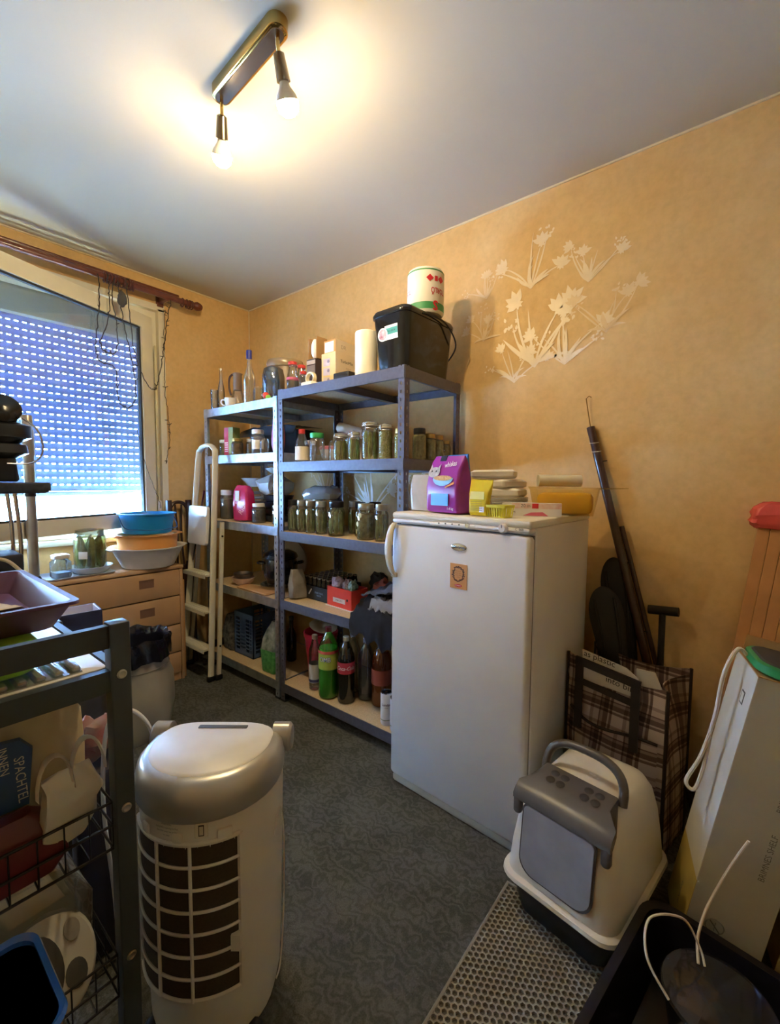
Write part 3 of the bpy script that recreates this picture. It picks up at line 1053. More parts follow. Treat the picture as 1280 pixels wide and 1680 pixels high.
# local: front is -x, width along y
G().loft([(0.0, 0.18, 0.125, 0.04), (0.004, 0.185, 0.13, 0.045), (0.10, 0.205, 0.152, 0.05), (0.112, 0.208, 0.155, 0.05)]).obj('base_tray', base_blk, lb)
G().loft([(0.106, 0.222, 0.168, 0.055), (0.112, 0.226, 0.172, 0.055), (0.122, 0.224, 0.170, 0.055), (0.128, 0.212, 0.160, 0.05)]).obj('hood_rim', greige, lb)
G().loft([(0.118, 0.212, 0.160, 0.05), (0.2, 0.208, 0.152, 0.05, 0.002, 0), (0.28, 0.198, 0.142, 0.05, 0.006, 0), (0.34, 0.176, 0.130, 0.05, 0.014, 0), (0.375, 0.145, 0.115, 0.05, 0.024, 0), (0.392, 0.105, 0.090, 0.045, 0.03, 0), (0.396, 0.06, 0.05, 0.03, 0.03, 0)]).obj('hood', greige, lb)
# flap: rounded translucent grey panel just proud of the front
def rr(hw, z0, z1, rad, n=6):
    P = []
    for cx, cz, a0 in ((hw - rad, z0 + rad, -pi / 2), (hw - rad * 0.3, z1 - rad * 0.3, 0), (-hw + rad * 0.3, z1 - rad * 0.3, pi / 2), (-hw + rad, z0 + rad, pi)):
        rd = rad if cz < (z0 + z1) / 2 else rad * 0.3
        for i in range(n + 1):
            a = a0 + pi / 2 * i / n
            P.append((cx + rd * cos(a), cz + rd * sin(a)))
    return P
def fx_(z, o=0.0):
    t = max(0.0, (z - 0.118) / (0.34 - 0.118))
    return -0.2125 + 0.0125 * t + 0.035 * max(0, t - 0.75) - o
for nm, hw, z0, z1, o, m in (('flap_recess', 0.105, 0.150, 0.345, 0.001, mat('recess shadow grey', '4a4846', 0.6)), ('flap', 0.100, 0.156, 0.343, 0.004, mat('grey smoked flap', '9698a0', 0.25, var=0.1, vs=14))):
    P = rr(hw, z0, z1, 0.045)
    g = G()
    n_ = len(P)
    fa_ = [(fx_(z, o + 0.004), y, z) for y, z in P]
    ba_ = [(fx_(z, o - 0.003), y, z) for y, z in P]
    g.add(fa_ + ba_, [tuple(range(n_)), tuple(range(2 * n_ - 1, n_ - 1, -1))] + [(i, (i + 1) % n_, n_ + (i + 1) % n_, n_ + i) for i in range(n_)])
    g.obj(nm, m, lb, smooth=30)
# taupe cover: rolled front bar, two ears, top plate with paw vents
secs = []
for y in (-0.138, -0.132, -0.06, 0, 0.06, 0.132, 0.138):
    k = 0.96 if abs(y) > 0.135 else 1.0
    pr_ = [(-0.190, 0.338), (-0.199, 0.346), (-0.199, 0.360), (-0.187, 0.375), (-0.165, 0.388), (-0.12, 0.402), (-0.08, 0.407), (-0.06, 0.407), (-0.06, 0.397), (-0.08, 0.395), (-0.12, 0.384), (-0.16, 0.368), (-0.178, 0.348)]
    wd = 1.0 if abs(y) < 0.1 else 1.0
    secs.append([(px * (1 if px < -0.15 else 1.0), y * (1 if px < -0.14 else 0.76), 0.365 + (pz - 0.365) * k) for px, pz in pr_])
G().skin(secs).obj('flap_cover', taupe, lb)
for s_ in (-1, 1):
    G().rbox(-0.201, s_ * 0.126 - 0.012, 0.300, -0.176, s_ * 0.126 + 0.012, 0.352, 0.008).obj('cover_ear', taupe, lb)
for s_ in (-1, 1):
    for (dx, dy, r1) in ((-0.016, -0.017, 0.013), (-0.016, 0.013, 0.013), (0.014, -0.017, 0.013), (0.014, 0.013, 0.013)):
        G().lathe([(r1, 0), (r1 * 0.8, 0.0015)], n=12, mtx=TR(-0.105 + dx, s_ * 0.050 + dy, 0.4045 + (0.001 if dx > 0 else -0.0025)) @ Matrix.Rotation(radians(-9), 4, 'Y')).obj('vent', mat('vent shadow', '35322f', 0.6), lb)
hp = []
for i in range(25):
    t = i / 24
    a = pi * t
    hp.append((-0.055 + 0.03 * sin(a) ** 0.6, -0.114 * (1 if cos(a) > 0 else -1) * abs(cos(a)) ** 0.75 * -1, 0.385 + 0.094 * sin(a) ** 0.62))
G().tube(hp, 0.0125, 10).obj('handle', taupe, lb)

# ================================================================== chest of drawers
beech = mat('beech laminate', 'bc966f', 0.45, var=0.06, vs=6)
line_m = mat('drawer gap', '4a3a2c', 0.7)
cd = thing('chest_of_drawers', 'beech laminate chest of drawers under the window', 'chest', (0.88, 2.775, 0))
CW, CDp, CH = 0.455, 0.30, 0.75
G().rbox(-CW, 0.018, 0.0, CW, CDp, CH - 0.022, 0.003).obj('body', line_m, cd)
G().rbox(-CW, 0.0, 0.0, -CW + 0.018, CDp, CH - 0.02, 0.003).obj('side_panel', beech, cd)
G().rbox(CW - 0.018, 0.0, 0.0, CW, CDp, CH - 0.02, 0.003).obj('side_panel', beech, cd)
G().rbox(-CW - 0.004, -0.006, CH - 0.022, CW + 0.004, CDp, CH, 0.005).obj('top', beech, cd)
hz = [(0.05, 0.186), (0.19, 0.368), (0.372, 0.553), (0.557, 0.724)]
pull = mat('brown recessed pull', '7a5a48', 0.5)
for z0, z1 in hz:
    dr = G().rbox(-CW + 0.021, 0.0, z0 + 0.002, CW - 0.021, 0.018, z1 - 0.002, 0.003).obj('drawer', beech, cd)
    for hxx in (-0.26, 0.235):
        zc = (z0 + z1) / 2 + 0.02
        G().box(hxx - 0.042, -0.0008, zc - 0.026, hxx + 0.042, 0.002, zc + 0.026).box(hxx - 0.042, -0.004, zc + 0.020, hxx + 0.042, 0.0, zc + 0.026).obj('pull', pull, dr, smooth=0)
G().box(-CW + 0.02, 0.012, 0.0, CW - 0.02, 0.02, 0.048).obj('plinth', beech, cd, smooth=0)

# ================================================================== step ladder
alu = mat('cream white enamel tube', 'd9d6c6', 0.4, var=0.06)
lad = thing('step_ladder', 'cream folded step ladder leaning against the galvanised shelf', 'ladder', (0, 0, 0))
def rail(z, side, off=0.0):
    t = z / 1.51
    y = (2.60 + 0.035 * t) if side == 0 else (2.955 - 0.115 * t)
    return Vector((1.415 + 0.082 * t + off, y, z))
fr_ = [rail(z, 0) for z in (0.02, 0.5, 1.0, 1.43)] + [rail(1.49, 0) + Vector((0, 0.02, 0)), rail(1.515, 0) + Vector((0.0, 0.065, 0)), rail(1.515, 1) - Vector((0, 0.065, 0)), rail(1.49, 1) - Vector((0, 0.02, 0))] + [rail(z, 1) for z in (1.43, 1.0, 0.5, 0.02)]
P = smooth_path(fr_, 4)
sec = []
for i, p in enumerate(P):
    d = (P[min(i + 1, len(P) - 1)] - P[max(i - 1, 0)]).normalized()
    xa = Vector((1, 0, 0))
    sd = d.cross(xa).normalized()
    sec.append([p + xa * (0.021 * cos(a)) + sd * (0.0115 * sin(a)) for a in [2 * pi * k / 10 for k in range(10)]])
G().skin(sec).obj('front_frame', alu, lad)
for side in (0, 1):
    sgn = 0.0 if side == 0 else 0.0
    G().bar(rail(0.0, side, 0.048) + Vector((0, -0.012 if side == 0 else 0.012, 0.02)), rail(1.02, side, 0.05) + Vector((0, -0.01 if side == 0 else 0.01, 0)), 0.016, 0.024, (1, 0, 0)).obj('rear_leg', alu, lad)
    for off in (0.0, 0.048):
        p = rail(0.0, side, off) + Vector((0, (-0.012 if side == 0 else 0.012) if off else 0, 0))
        G().rbox(p.x - 0.024, p.y - 0.014, 0.0, p.x + 0.022, p.y + 0.014, 0.035, 0.006).obj('foot', black_plastic, lad)
for z in (0.215, 0.455, 0.69):
    a, b = rail(z, 0), rail(z, 1)
    st_ = G().box(a.x - 0.052, a.y + 0.004, z - 0.012, a.x + 0.022, b.y - 0.004, z).box(a.x - 0.055, a.y + 0.004, z - 0.024, a.x - 0.049, b.y - 0.004, z)
    for k in range(3):
        st_.box(a.x - 0.045 + k * 0.025, a.y + 0.012, z, a.x - 0.037 + k * 0.025, b.y - 0.012, z + 0.0025)
    st_.obj('step', alu, lad, smooth=0)
a, b = rail(1.0, 0), rail(1.0, 1)
G().rbox(-0.125, -0.115, -0.012, 0.125, 0.115, 0.012, 0.02, 0.005, mtx=TR(a.x - 0.035, (a.y + b.y) / 2, 0.998) @ Matrix.Rotation(radians(94), 4, 'Y') @ RZ(0)).obj('platform', mat('pale enamel', 'dfe3e6', 0.3), lad)
G().bar(rail(0.75, 1, 0.0) + Vector((0, -0.02, 0)), rail(1.22, 1, 0.04) + Vector((0, -0.03, 0)), 0.004, 0.012, (1, 0, 0)).obj('stay_rod', chrome, lad)
for z in (0.22, 0.93):
    p = rail(z, 0, 0.048)
    G().cyl((p.x, p.y - 0.024, z), (p.x, p.y - 0.018, z), 0.006, n=10).obj('rivet', black_plastic, lad)

# folded dark chair and boards in the corner by the chest
walnut = mat('dark walnut wood', '3a2622', 0.35, var=0.25, vs=14)
fc_ = thing('folded_chair', 'dark wooden folded chair standing between chest and shelf', 'chair', (1.455, 3.045, 0))
for s_ in (-1, 1):
    G().tube([(s_ * 0.062, -0.05, 0.0), (s_ * 0.062, -0.03, 0.5), (s_ * 0.066, 0.0, 0.9), (s_ * 0.068, 0.015, 1.15)], 0.021, 8, sm=4).obj('back_post', walnut, fc_)
    G().tube([(s_ * 0.045, 0.03, 0.0), (s_ * 0.045, 0.01, 0.35), (s_ * 0.045, -0.01, 0.72)], 0.013, 8, sm=4).obj('leg', walnut, fc_)
G().tube([(-0.066, 0.014, 1.08), (-0.03, 0.02, 1.13), (0.03, 0.02, 1.13), (0.066, 0.014, 1.08)], 0.012, 8, sm=5).obj('top_rail', walnut, fc_)
for xx in (-0.025, 0.02):
    G().tube([(xx, -0.005, 0.70), (xx * 0.6, 0.01, 0.92), (xx, 0.016, 1.12)], 0.007, 6, sm=4).obj('slat', walnut, fc_)
G().rbox(-0.055, -0.022, 0.36, 0.055, 0.0, 0.70, 0.01).obj('seat', walnut, fc_)
pine = mat('pine board', 'b98a5a', 0.55, var=0.15, vs=10)
tag(G().rbox(1.342, 2.80, 0.0, 1.356, 2.885, 0.645, 0.002).obj('board', pine), 'narrow brown board upright against the chest side', 'board')
tag(G().rbox(1.340, 2.90, 0.0, 1.355, 2.97, 0.56, 0.002).obj('board', mat('grey brown board', '8f7a66', 0.6, var=0.15, vs=10)), 'shorter grey brown board beside the chest by the ladder', 'board')
# ================================================================== jars, bottles and boxes on the shelves
steel_lid = mat('silver lid', 'b8b4a6', 0.3, 0.8, var=0.06)
gold_lid = mat('gold lid', 'b99b57', 0.3, 0.7, var=0.06)
white_lid = mat('white lid', 'e6e4dd', 0.35)
black_lid = mat('black lid', '25262a', 0.35)
red_lid = mat('red lid', 'c23b36', 0.35)
green_lid = mat('green lid', '3fae5f', 0.35)
rubber = mat('pale sealing ring', 'd9cdb0', 0.6)
brine = clear('pale green brine', 'f3f5dc', 0.08, 0.1)
pickle_m = mat('gherkin skin', 'aab55c', 0.4, var=0.3, vs=30, bump=0.2, bs=90)
pickle_d = mat('dark gherkin skin', 'a3a86a', 0.4, var=0.35, vs=30, bump=0.2, bs=90)
cabbage_m = mat('pickled cabbage', 'd6d186', 0.6, col2='a5a850', vs=60, bump=0.8, bs=110)
mixed_m = mat('mixed pickle', 'aaa46c', 0.6, col2='787446', vs=50, bump=0.6, bs=90)
brownfill = mat('brown preserve', '8a6a3c', 0.5, col2='5b4526', vs=40, bump=0.4, bs=80)
onion_m = mat('onion slice', 'd3cf9c', 0.4, var=0.1)
paper_lab = mat('paper label', 'e3ded2', 0.7, var=0.04)
_pk = {}

def jar(label, x, y, z, r, h, lid=None, fill=None, lab=None, clip=False, group=None, empty_tint=None, name='glass_jar', fillh=0.84, rz=0.0):
    t = thing(name, label, 'jar', (x, y, z + 0.0006), rz, group)
    nk = r * (0.80 if not clip else 0.9)
    hb = h * (0.86 if lid or clip else 0.98)
    pr = [(r * 0.86, 0.0), (r * 0.97, h * 0.025), (r, h * 0.07), (r, hb * 0.80), (r * 0.96, hb * 0.86), (nk, hb * 0.93), (nk, hb)]
    G().lathe(pr, n=20, cap1=False).obj('glass_body', empty_tint or glass, t)
    top = hb * fillh
    if fill in ('pickle', 'pickle_dark'):
        key = (fill, round(r, 3), round(h, 3))
        if key not in _pk:
            pm = pickle_m if fill == 'pickle' else pickle_d
            L = top * 0.48
            g = G()
            g.ball((0, 0, 0), (r * 0.30, r * 0.30, L), 10, 8, jit=0.25, seed=len(_pk) * 1.7)
            _pk[key] = (g.mesh('pickle', pm), L)
        me, L = _pk[key]
        k = 6
        for i in range(k):
            a = 2 * pi * (i + 0.3) / k + rz
            p = link('pickle', me, t, (r * 0.63 * cos(a), r * 0.63 * sin(a), h * 0.04 + L * (0.98 + 0.03 * (i % 2))))
            p.rotation_euler = (0.07 * sin(a * 2), 0.06 * cos(a * 3), a * 1.3)
            p.scale = (1, 1, 0.9 + 0.1 * ((i * 7) % 3) / 2)
        link('pickle', me, t, (0, 0, h * 0.04 + L * 1.0))
        G().lathe([(r * 0.80, h * 0.02), (r * 0.94, h * 0.07), (r * 0.94, top * 0.98), (0, top)], n=16).obj('brine', brine, t)
    elif fill:
        fm = {'cabbage': cabbage_m, 'mixed': mixed_m, 'brown': brownfill, 'onion': mixed_m}.get(fill, fill)
        G().lathe([(r * 0.82, h * 0.015), (r * 0.94, h * 0.07), (r * 0.94, top * 0.95), (r * 0.7, top), (0, top)], n=18).obj('contents', fm, t)
        if fill == 'onion':
            rnd = random.Random(5)
            sl_ = G().lathe([(r * 0.27, 0), (r * 0.27, 0.003), (r * 0.2, 0.005), (0, 0.0052)], n=14).mesh('onion_slice', onion_m)
            for i in range(9):
                a = pi + (i - 4) * 0.42 + 0.4
                q = TR(r * 0.92 * cos(a), r * 0.92 * sin(a), h * (0.2 + 0.5 * rnd.random())) @ RZ(a) @ Matrix.Rotation(pi / 2, 4, 'Y')
                o = link('onion_slice', sl_, t)
                o.matrix_local = q
    if clip:
        G().lathe([(nk * 1.08, hb), (nk * 1.1, hb + 0.004), (nk * 1.02, hb + 0.004)], n=20).obj('seal', rubber, t)
        G().lathe([(nk * 1.1, hb + 0.004), (nk * 1.12, hb + h * 0.05), (nk * 0.95, hb + h * 0.10), (0, hb + h * 0.11)], n=20).obj('glass_lid', clear('jar lid glass', 'f2f6f4', 0.3, haze=0.3, hazecol='eef2f0'), t)
        wy = nk * 1.16
        c = G()
        c.tube([(-wy, 0, hb - h * 0.10), (-wy, 0, hb + h * 0.09), (-nk * 0.5, 0, hb + h * 0.13), (nk * 0.5, 0, hb + h * 0.13), (wy, 0, hb + h * 0.09), (wy, 0, hb - h * 0.10)], 0.0014, 5)
        c.tube([(wy * cos(a), wy * sin(a), hb - h * 0.06) for a in [2 * pi * i / 18 for i in range(18)]], 0.0014, 5, True)
        c.obj('clip_wire', chrome, t, rot=None)
    elif lid:
        G().lathe([(nk * 1.06, hb * 0.955), (nk * 1.1, hb * 0.97), (nk * 1.1, h * 0.985), (nk * 1.0, h), (0, h)], n=20).obj('lid', lid, t)
    if lab:
        z0, z1 = lab[0] * h, lab[1] * h
        a0 = pi + 0.9
        g = G().sheet(lambda u, v: (1.012 * r * cos(a0 + (u - 0.5) * 1.9), 1.012 * r * sin(a0 + (u - 0.5) * 1.9), z0 + (z1 - z0) * v), 10, 1, 0.0004)
        g.obj('label', lab[2] if len(lab) > 2 else paper_lab, t)
    return t

def bottle(label, x, y, z, prof, m, cap=None, caph=0.02, liquid=None, lab=None, name='bottle', cat='bottle', n=20, group=None, rz=0):
    """prof: (radius, height) list for the wall; liquid: (material, top height); lab: (z0, z1, material)"""
    t = thing(name, label, cat, (x, y, z + 0.0006), rz, group)
    G().lathe(prof, n=n, cap1=False).obj('wall', m, t)
    H = prof[-1][1]
    rn = prof[-1][0]
    if cap:
        G().lathe([(rn * 1.25, H - caph), (rn * 1.28, H + 0.002), (rn * 1.1, H + 0.004), (0, H + 0.004)], n=16).obj('cap', cap, t)
    if liquid:
        lp = [(r * 0.95, max(zz, 0.003)) for r, zz in prof if zz < liquid[1]]
        r_top = lp[-1][0]
        for i in range(len(prof) - 1):
            if prof[i][1] < liquid[1] <= prof[i + 1][1]:
                f = (liquid[1] - prof[i][1]) / (prof[i + 1][1] - prof[i][1])
                r_top = 0.95 * (prof[i][0] + f * (prof[i + 1][0] - prof[i][0]))
        lp += [(r_top, liquid[1]), (0, liquid[1])]
        G().lathe(lp, n=n).obj('liquid', liquid[0], t)
    if lab:
        def rad(zz):
            for i in range(len(prof) - 1):
                if prof[i][1] <= zz <= prof[i + 1][1]:
                    f = (zz - prof[i][1]) / max(1e-6, prof[i + 1][1] - prof[i][1])
                    return prof[i][0] + f * (prof[i + 1][0] - prof[i][0])
            return prof[-1][0]
        zs = [lab[0] + (lab[1] - lab[0]) * k / 4 for k in range(5)]
        G().lathe([(rad(zz) * 1.015, zz) for zz in zs], n=n, cap0=False, cap1=False).obj('label', lab[2], t)
    return t

def onwrap(t, s, size, m, r, z, ang, **kw):
    """lettering wrapped on an upright round thing of radius r; ang is the world heading it faces"""
    n_ = Vector((cos(ang), sin(ang), 0))
    x = Vector((-sin(ang), cos(ang), 0))
    return lettering(s, size, m, t, n_ * (r + 0.0008) + Vector((0, 0, z)), x, (0, 0, 1), bend=r, **kw)

# ---- second shelf of the graphite unit: the row of glass
z2, z3, z4, z5, z1 = RL[1], RL[2], RL[3], RL[4], RL[0]
CAMDIR = lambda x, y: math.atan2(-y, -x)
bp = [(0.030, 0), (0.038, 0.006), (0.038, 0.09), (0.034, 0.11), (0.016, 0.165), (0.015, 0.182)]
b1 = bottle('clear juice bottle with white label and red screw cap, second graphite shelf', 1.63, 1.950, z2, bp, glass, red_lid, 0.022, lab=(0.012, 0.088, paper_lab))
jar('empty glass jar with a green lid beside the juice bottle', 1.64, 1.835, z2, 0.043, 0.158, green_lid)
jar('empty plain glass jar without lid between green lid and clip jars', 1.70, 1.755, z2, 0.036, 0.12)
jar('empty clear jar right behind the juice bottle', 1.72, 1.985, z2, 0.036, 0.13, white_lid)
jar('small clip top jar of short gherkins, first of the clip jars', 1.63, 1.640, z2, 0.039, 0.146, fill='pickle', clip=True)
jar('slim clip top jar of gherkins, second of the clip jars', 1.63, 1.545, z2, 0.031, 0.150, fill='pickle', clip=True, rz=0.4)
jar('tallest clip top jar of large gherkins on the second shelf', 1.635, 1.442, z2, 0.042, 0.192, fill='pickle', clip=True, rz=0.2)
jar('tall clip top jar of yellow pickled cabbage', 1.63, 1.338, z2, 0.034, 0.172, fill='cabbage', clip=True, fillh=0.93)
jar('cabbage jar with a gold lid against the front post', 1.645, 1.262, z2, 0.029, 0.145, gold_lid, 'cabbage', fillh=0.93)
jar('mixed pickle jar with black lid just right of the front post', 1.735, 1.215, z2, 0.033, 0.150, black_lid, 'mixed', fillh=0.93)
jar('mixed pickle jar with gold lid, middle of the shelf end row', 1.825, 1.218, z2, 0.034, 0.132, gold_lid, 'mixed', fillh=0.93)
jar('mixed pickle jar with gold lid, one before the rearmost of the shelf end row', 1.905, 1.222, z2, 0.034, 0.132, gold_lid, 'mixed', fillh=0.93)
jar('short jar with gold lid, rearmost of the shelf end row', 1.978, 1.222, z2, 0.030, 0.110, gold_lid, 'mixed', fillh=0.93)
# bowls and rolled paper behind the jars
bw_ = mat('pink plastic', 'd98594', 0.5)
t = thing('stacked_bowl', 'pink and white bowl behind the glass jars', 'bowl', (1.85, 1.90, z2))
G().lathe([(0.05, 0.001), (0.085, 0.03), (0.098, 0.085), (0.094, 0.085), (0.08, 0.032), (0.0, 0.01)], n=24).obj('shell', white_plastic, t)
G().lathe([(0.099, 0.08), (0.102, 0.095), (0.095, 0.10), (0.0, 0.103)], n=24).obj('cover', bw_, t)
G().tube([(-0.02, 0, 0.10), (-0.015, 0, 0.135), (0.015, 0, 0.135), (0.02, 0, 0.10)], 0.004, 6, sm=4).obj('knob', black_plastic, t)
tag(G().cyl((1.86, 1.88, z2 + 0.215), (1.87, 1.62, z2 + 0.145), 0.030, n=18).obj('paper_roll', mat('greyish paper', 'd8d2c8', 0.8)), 'rolled pale paper resting on bowl behind the jars', 'roll')
tag(G().loft([(0.0, 0.075, 0.10, 0.03), (0.08, 0.08, 0.105, 0.03), (0.105, 0.06, 0.085, 0.03)], jit=0.006).obj('folded_cloth', mat('cream cloth', 'c9c0ae', 0.9), loc=(1.90, 1.60, z2 + 0.005)), 'folded cream cloth under the paper roll end', 'cloth')

# ---- third shelf: eight pickle jars along the edge
rows = [(2.010, 0.031, 'pickle_dark', black_lid, 'gherkin jar with black lid half behind the left post, third graphite shelf'),
        (1.932, 0.031, 'pickle_dark', steel_lid, 'gherkin jar, second from left on the third graphite shelf'),
        (1.858, 0.030, 'pickle_dark', steel_lid, 'gherkin jar, third from left on the third graphite shelf'),
        (1.772, 0.032, 'pickle_dark', steel_lid, 'gherkin jar, fourth from left on the third graphite shelf'),
        (1.655, 0.044, 'pickle_dark', black_lid, 'wide gherkin jar in the middle of the third graphite shelf'),
        (1.548, 0.031, 'pickle_dark', black_lid, 'gherkin jar pushed back beside the onion jar'),
        (1.447, 0.046, 'onion', steel_lid, 'wide jar of cucumber and onion rings, third graphite shelf'),
        (1.345, 0.034, 'pickle_dark', steel_lid, 'gherkin jar nearest the freezer handle, third graphite shelf')]
for i, (yy, r, fl, ld, lab) in enumerate(rows):
    jar(lab, 1.612 + (0.07 if i == 5 else 0.0), yy, z3, r, 0.178 if i != 4 else 0.182, ld, fl, rz=i * 0.7)
for i in range(4):
    jar(['gherkin jar in the back row behind the leftmost jars', 'gherkin jar in the back row behind the fourth jar', 'gherkin jar in the back row behind the wide middle jar', 'gherkin jar in the back row behind the onion jar'][i],
        1.762, 1.965 - 0.15 * i, z3, 0.036, 0.178, black_lid if i % 2 else steel_lid, 'pickle_dark', rz=i)
g = G().loft([(0.0, 0.05, 0.12, 0.04), (0.03, 0.06, 0.135, 0.05), (0.06, 0.05, 0.12, 0.045), (0.085, 0.02, 0.07, 0.02)], 6, jit=0.018, seed=3)
t = thing('plastic_bag', 'crumpled clear plastic bag lying on top of the back gherkin jars', 'bag', (1.76, 1.93, z3 + 0.179))
g.obj('film', clear('bag film', 'e4e8ee', 0.3, 0.15, haze=0.45, hazecol='dfe3ea'), t)

# ---- top of the graphite unit
t = thing('waste_bin', 'black rounded plastic bin with a sticker on top of the shelf', 'bin', (1.775, 1.282, z1 + 0.001), radians(-3))
G().loft([(0.0, 0.165, 0.085, 0.04), (0.01, 0.175, 0.09, 0.04), (0.22, 0.190, 0.105, 0.04), (0.255, 0.192, 0.108, 0.04)]).obj('body', mat('gloss black plastic', '131416', 0.15, coat=0.3), t)
G().loft([(0.25, 0.196, 0.112, 0.04), (0.262, 0.198, 0.114, 0.042), (0.278, 0.19, 0.106, 0.04), (0.284, 0.15, 0.07, 0.03)]).obj('lid', MATS['gloss black plastic'], t)
G().tube([(0.185, 0.06, 0.012), (0.205, -0.02, 0.08), (0.19, -0.115, 0.17), (0.10, -0.125, 0.25), (0.0, -0.12, 0.268), (-0.08, -0.115, 0.262)], 0.004, 6, sm=8).obj('bail', black_plastic, t)
sx = -0.187
tiltY = Matrix.Rotation(radians(-3.5), 4, 'Y')
st = G().box(-0.0012, -0.055, -0.035, 0, 0.022, 0.028, TR(sx, 0, 0.175) @ tiltY).obj('sticker', white_ink, t, smooth=0)
G().box(-0.0018, -0.055, -0.012, -0.0012, 0.02, 0.016, TR(sx, 0, 0.175) @ tiltY).obj('sticker_band', mat('teal print', '4fa596', 0.5), t, smooth=0)
G().lathe([(0.030, 0), (0.030, 0.0014), (0, 0.0015)], n=24, mtx=TR(sx, 0.035, 0.168) @ tiltY @ Matrix.Rotation(-pi / 2, 4, 'Y')).obj('sticker_seal', white_ink, t)
G().lathe([(0.024, 0), (0.024, 0.0014), (0, 0.0015)], n=24, mtx=TR(sx - 0.0012, 0.035, 0.168) @ tiltY @ Matrix.Rotation(-pi / 2, 4, 'Y')).obj('sticker_picture', mat('rosy picture', 'a86a72', 0.5, col2='e0d0d0', vs=60), t)
lettering('24 L', 0.014, white_ink, t, (sx - 0.0025, -0.03, 0.198), (0, -1, 0), (0, 0, 1))
lettering('BIO BOX', 0.012, dark_ink, t, (sx - 0.003, -0.02, 0.176), (0, -1, 0), (0, 0, 1))

t = thing('paper_towel_roll', 'large wrapped paper towel roll with red and green print on the black bin', 'paper towel', (1.80, 1.235, z1 + 0.2865))
R_, H_ = 0.088, 0.205
G().lathe([(R_ * 0.3, 0.004), (R_ * 0.9, 0.0), (R_, 0.012), (R_, H_ - 0.012), (R_ * 0.93, H_), (R_ * 0.3, H_ - 0.004), (R_ * 0.25, H_ - 0.02)], n=32).obj('roll', mat('white tissue', 'e9e5dc', 0.8, var=0.04), t)
gp = mat('green print', '3f8f58', 0.5)
G().lathe([(R_ * 1.004, 0.012), (R_ * 1.006, 0.044)], n=32, cap0=False, cap1=False).obj('green_band', gp, t)
G().lathe([(R_ * 1.004, H_ - 0.018), (R_ * 1.004, H_ - 0.012)], n=32, cap0=False, cap1=False).obj('green_line', gp, t)
ang = CAMDIR(1.80, 1.235)
def upside(t, s, size, m, r, z, ang, **kw):
    n_ = Vector((cos(ang), sin(ang), 0))
    x = Vector((sin(ang), -cos(ang), 0))
    return lettering(s, size, m, t, n_ * (r + 0.0012) + Vector((0, 0, z)), x, (0, 0, -1), bend=r, **kw)
upside(t, 'TÖRLŐ', 0.034, red_ink, R_, 0.098, ang + 0.75, sx=0.75, weight=0.0006)
upside(t, 'S', 0.06, red_ink, R_ * 1.006, 0.03, ang + 0.55, weight=0.002)
for k, a in enumerate((0.22, 0.58, 0.9)):
    n_ = Vector((cos(ang + a), sin(ang + a), 0))
    x = Vector((-sin(ang + a), cos(ang + a), 0))
    M = Matrix((x, Vector((0, 0, 1)), n_)).transposed().to_4x4()
    M.translation = n_ * (R_ + 0.0015) + Vector((0, 0, H_ - 0.055))
    s_ = 0.016 if k != 1 else 0.011
    G().prism([(-s_ * 1.1, 0), (0, -s_), (s_ * 1.1, 0), (0, s_)] if k != 1 else [(-s_ * 0.7, -s_), (s_ * 0.7, -s_), (s_ * 0.7, s_), (-s_ * 0.7, s_)], -0.0015, 0.0005, mtx=M).obj('red_mark', red_ink, t, smooth=0)
upside(t, 'TÖRLŐ', 0.03, red_ink, R_, 0.10, ang - 1.35, sx=0.8)

t = thing('paper_towel_roll', 'plain white paper towel roll standing left of the black bin', 'paper towel', (1.655, 1.487, z1 + 0.0006))
G().lathe([(0.02, 0.004), (0.054, 0.0), (0.056, 0.008), (0.056, 0.222), (0.053, 0.228), (0.02, 0.224), (0.019, 0.2)], n=30).obj('roll', mat('cream tissue', 'ece8da', 0.85, var=0.03), t)

tag(G().rbox(-0.05, -0.055, 0, 0.05, 0.055, 0.05, 0.006).obj('cable_box', mat('dull black', '26272a', 0.5), loc=(1.66, 1.622, z1 + 0.0006)), 'low black plastic box left of the plain paper roll', 'box')
t = thing('flat_cable', 'coil of pale flat cable leaning behind the low black box', 'cable', (1.74, 1.60, z1 + 0.0006))
G().tube([(0.0, 0.052 * cos(a), 0.056 + 0.052 * sin(a)) for a in [2 * pi * i / 24 for i in range(24)]], 0.0035, 6, True).tube([(0.008, 0.045 * cos(a), 0.056 + 0.045 * sin(a)) for a in [2 * pi * i / 24 for i in range(24)]], 0.0035, 6, True).obj('coil', mat('beige cable', 'cbbf9f', 0.5), t)

kraft = mat('cream carton', 'e2cf9c', 0.6, var=0.05)
beige_c = mat('beige carton', 'dcc9ac', 0.6, var=0.05)
t = thing('appliance_carton', 'cream and beige appliance carton in the middle of the shelf top', 'carton', (1.825, 1.800, z1 + 0.0006))
G().box(-0.13, -0.055, 0, 0.13, 0.055, 0.195).obj('carton', beige_c, t, smooth=0)
G().box(-0.1308, -0.055, 0, -0.13, 0.055, 0.195).obj('front_print', kraft, t, smooth=0)
for zz in (0.145, 0.095, 0.045):
    G().box(-0.1316, -0.012, zz - 0.02, -0.1308, 0.040, zz + 0.02).obj('picture', mat('lilac print', 'cfc4cf', 0.5), t, smooth=0)
    G().lathe([(0.009, 0), (0.009, 0.001)], n=14, mtx=TR(-0.1318, 0.0, zz + 0.004) @ Matrix.Rotation(-pi / 2, 4, 'Y')).obj('symbol', mat('violet print', '8e86a0', 0.5), t)
lettering('TurboMix', 0.024, dark_ink, t, (-0.045, -0.0556, 0.150), (1, 0, 0), (0, 0, 1))
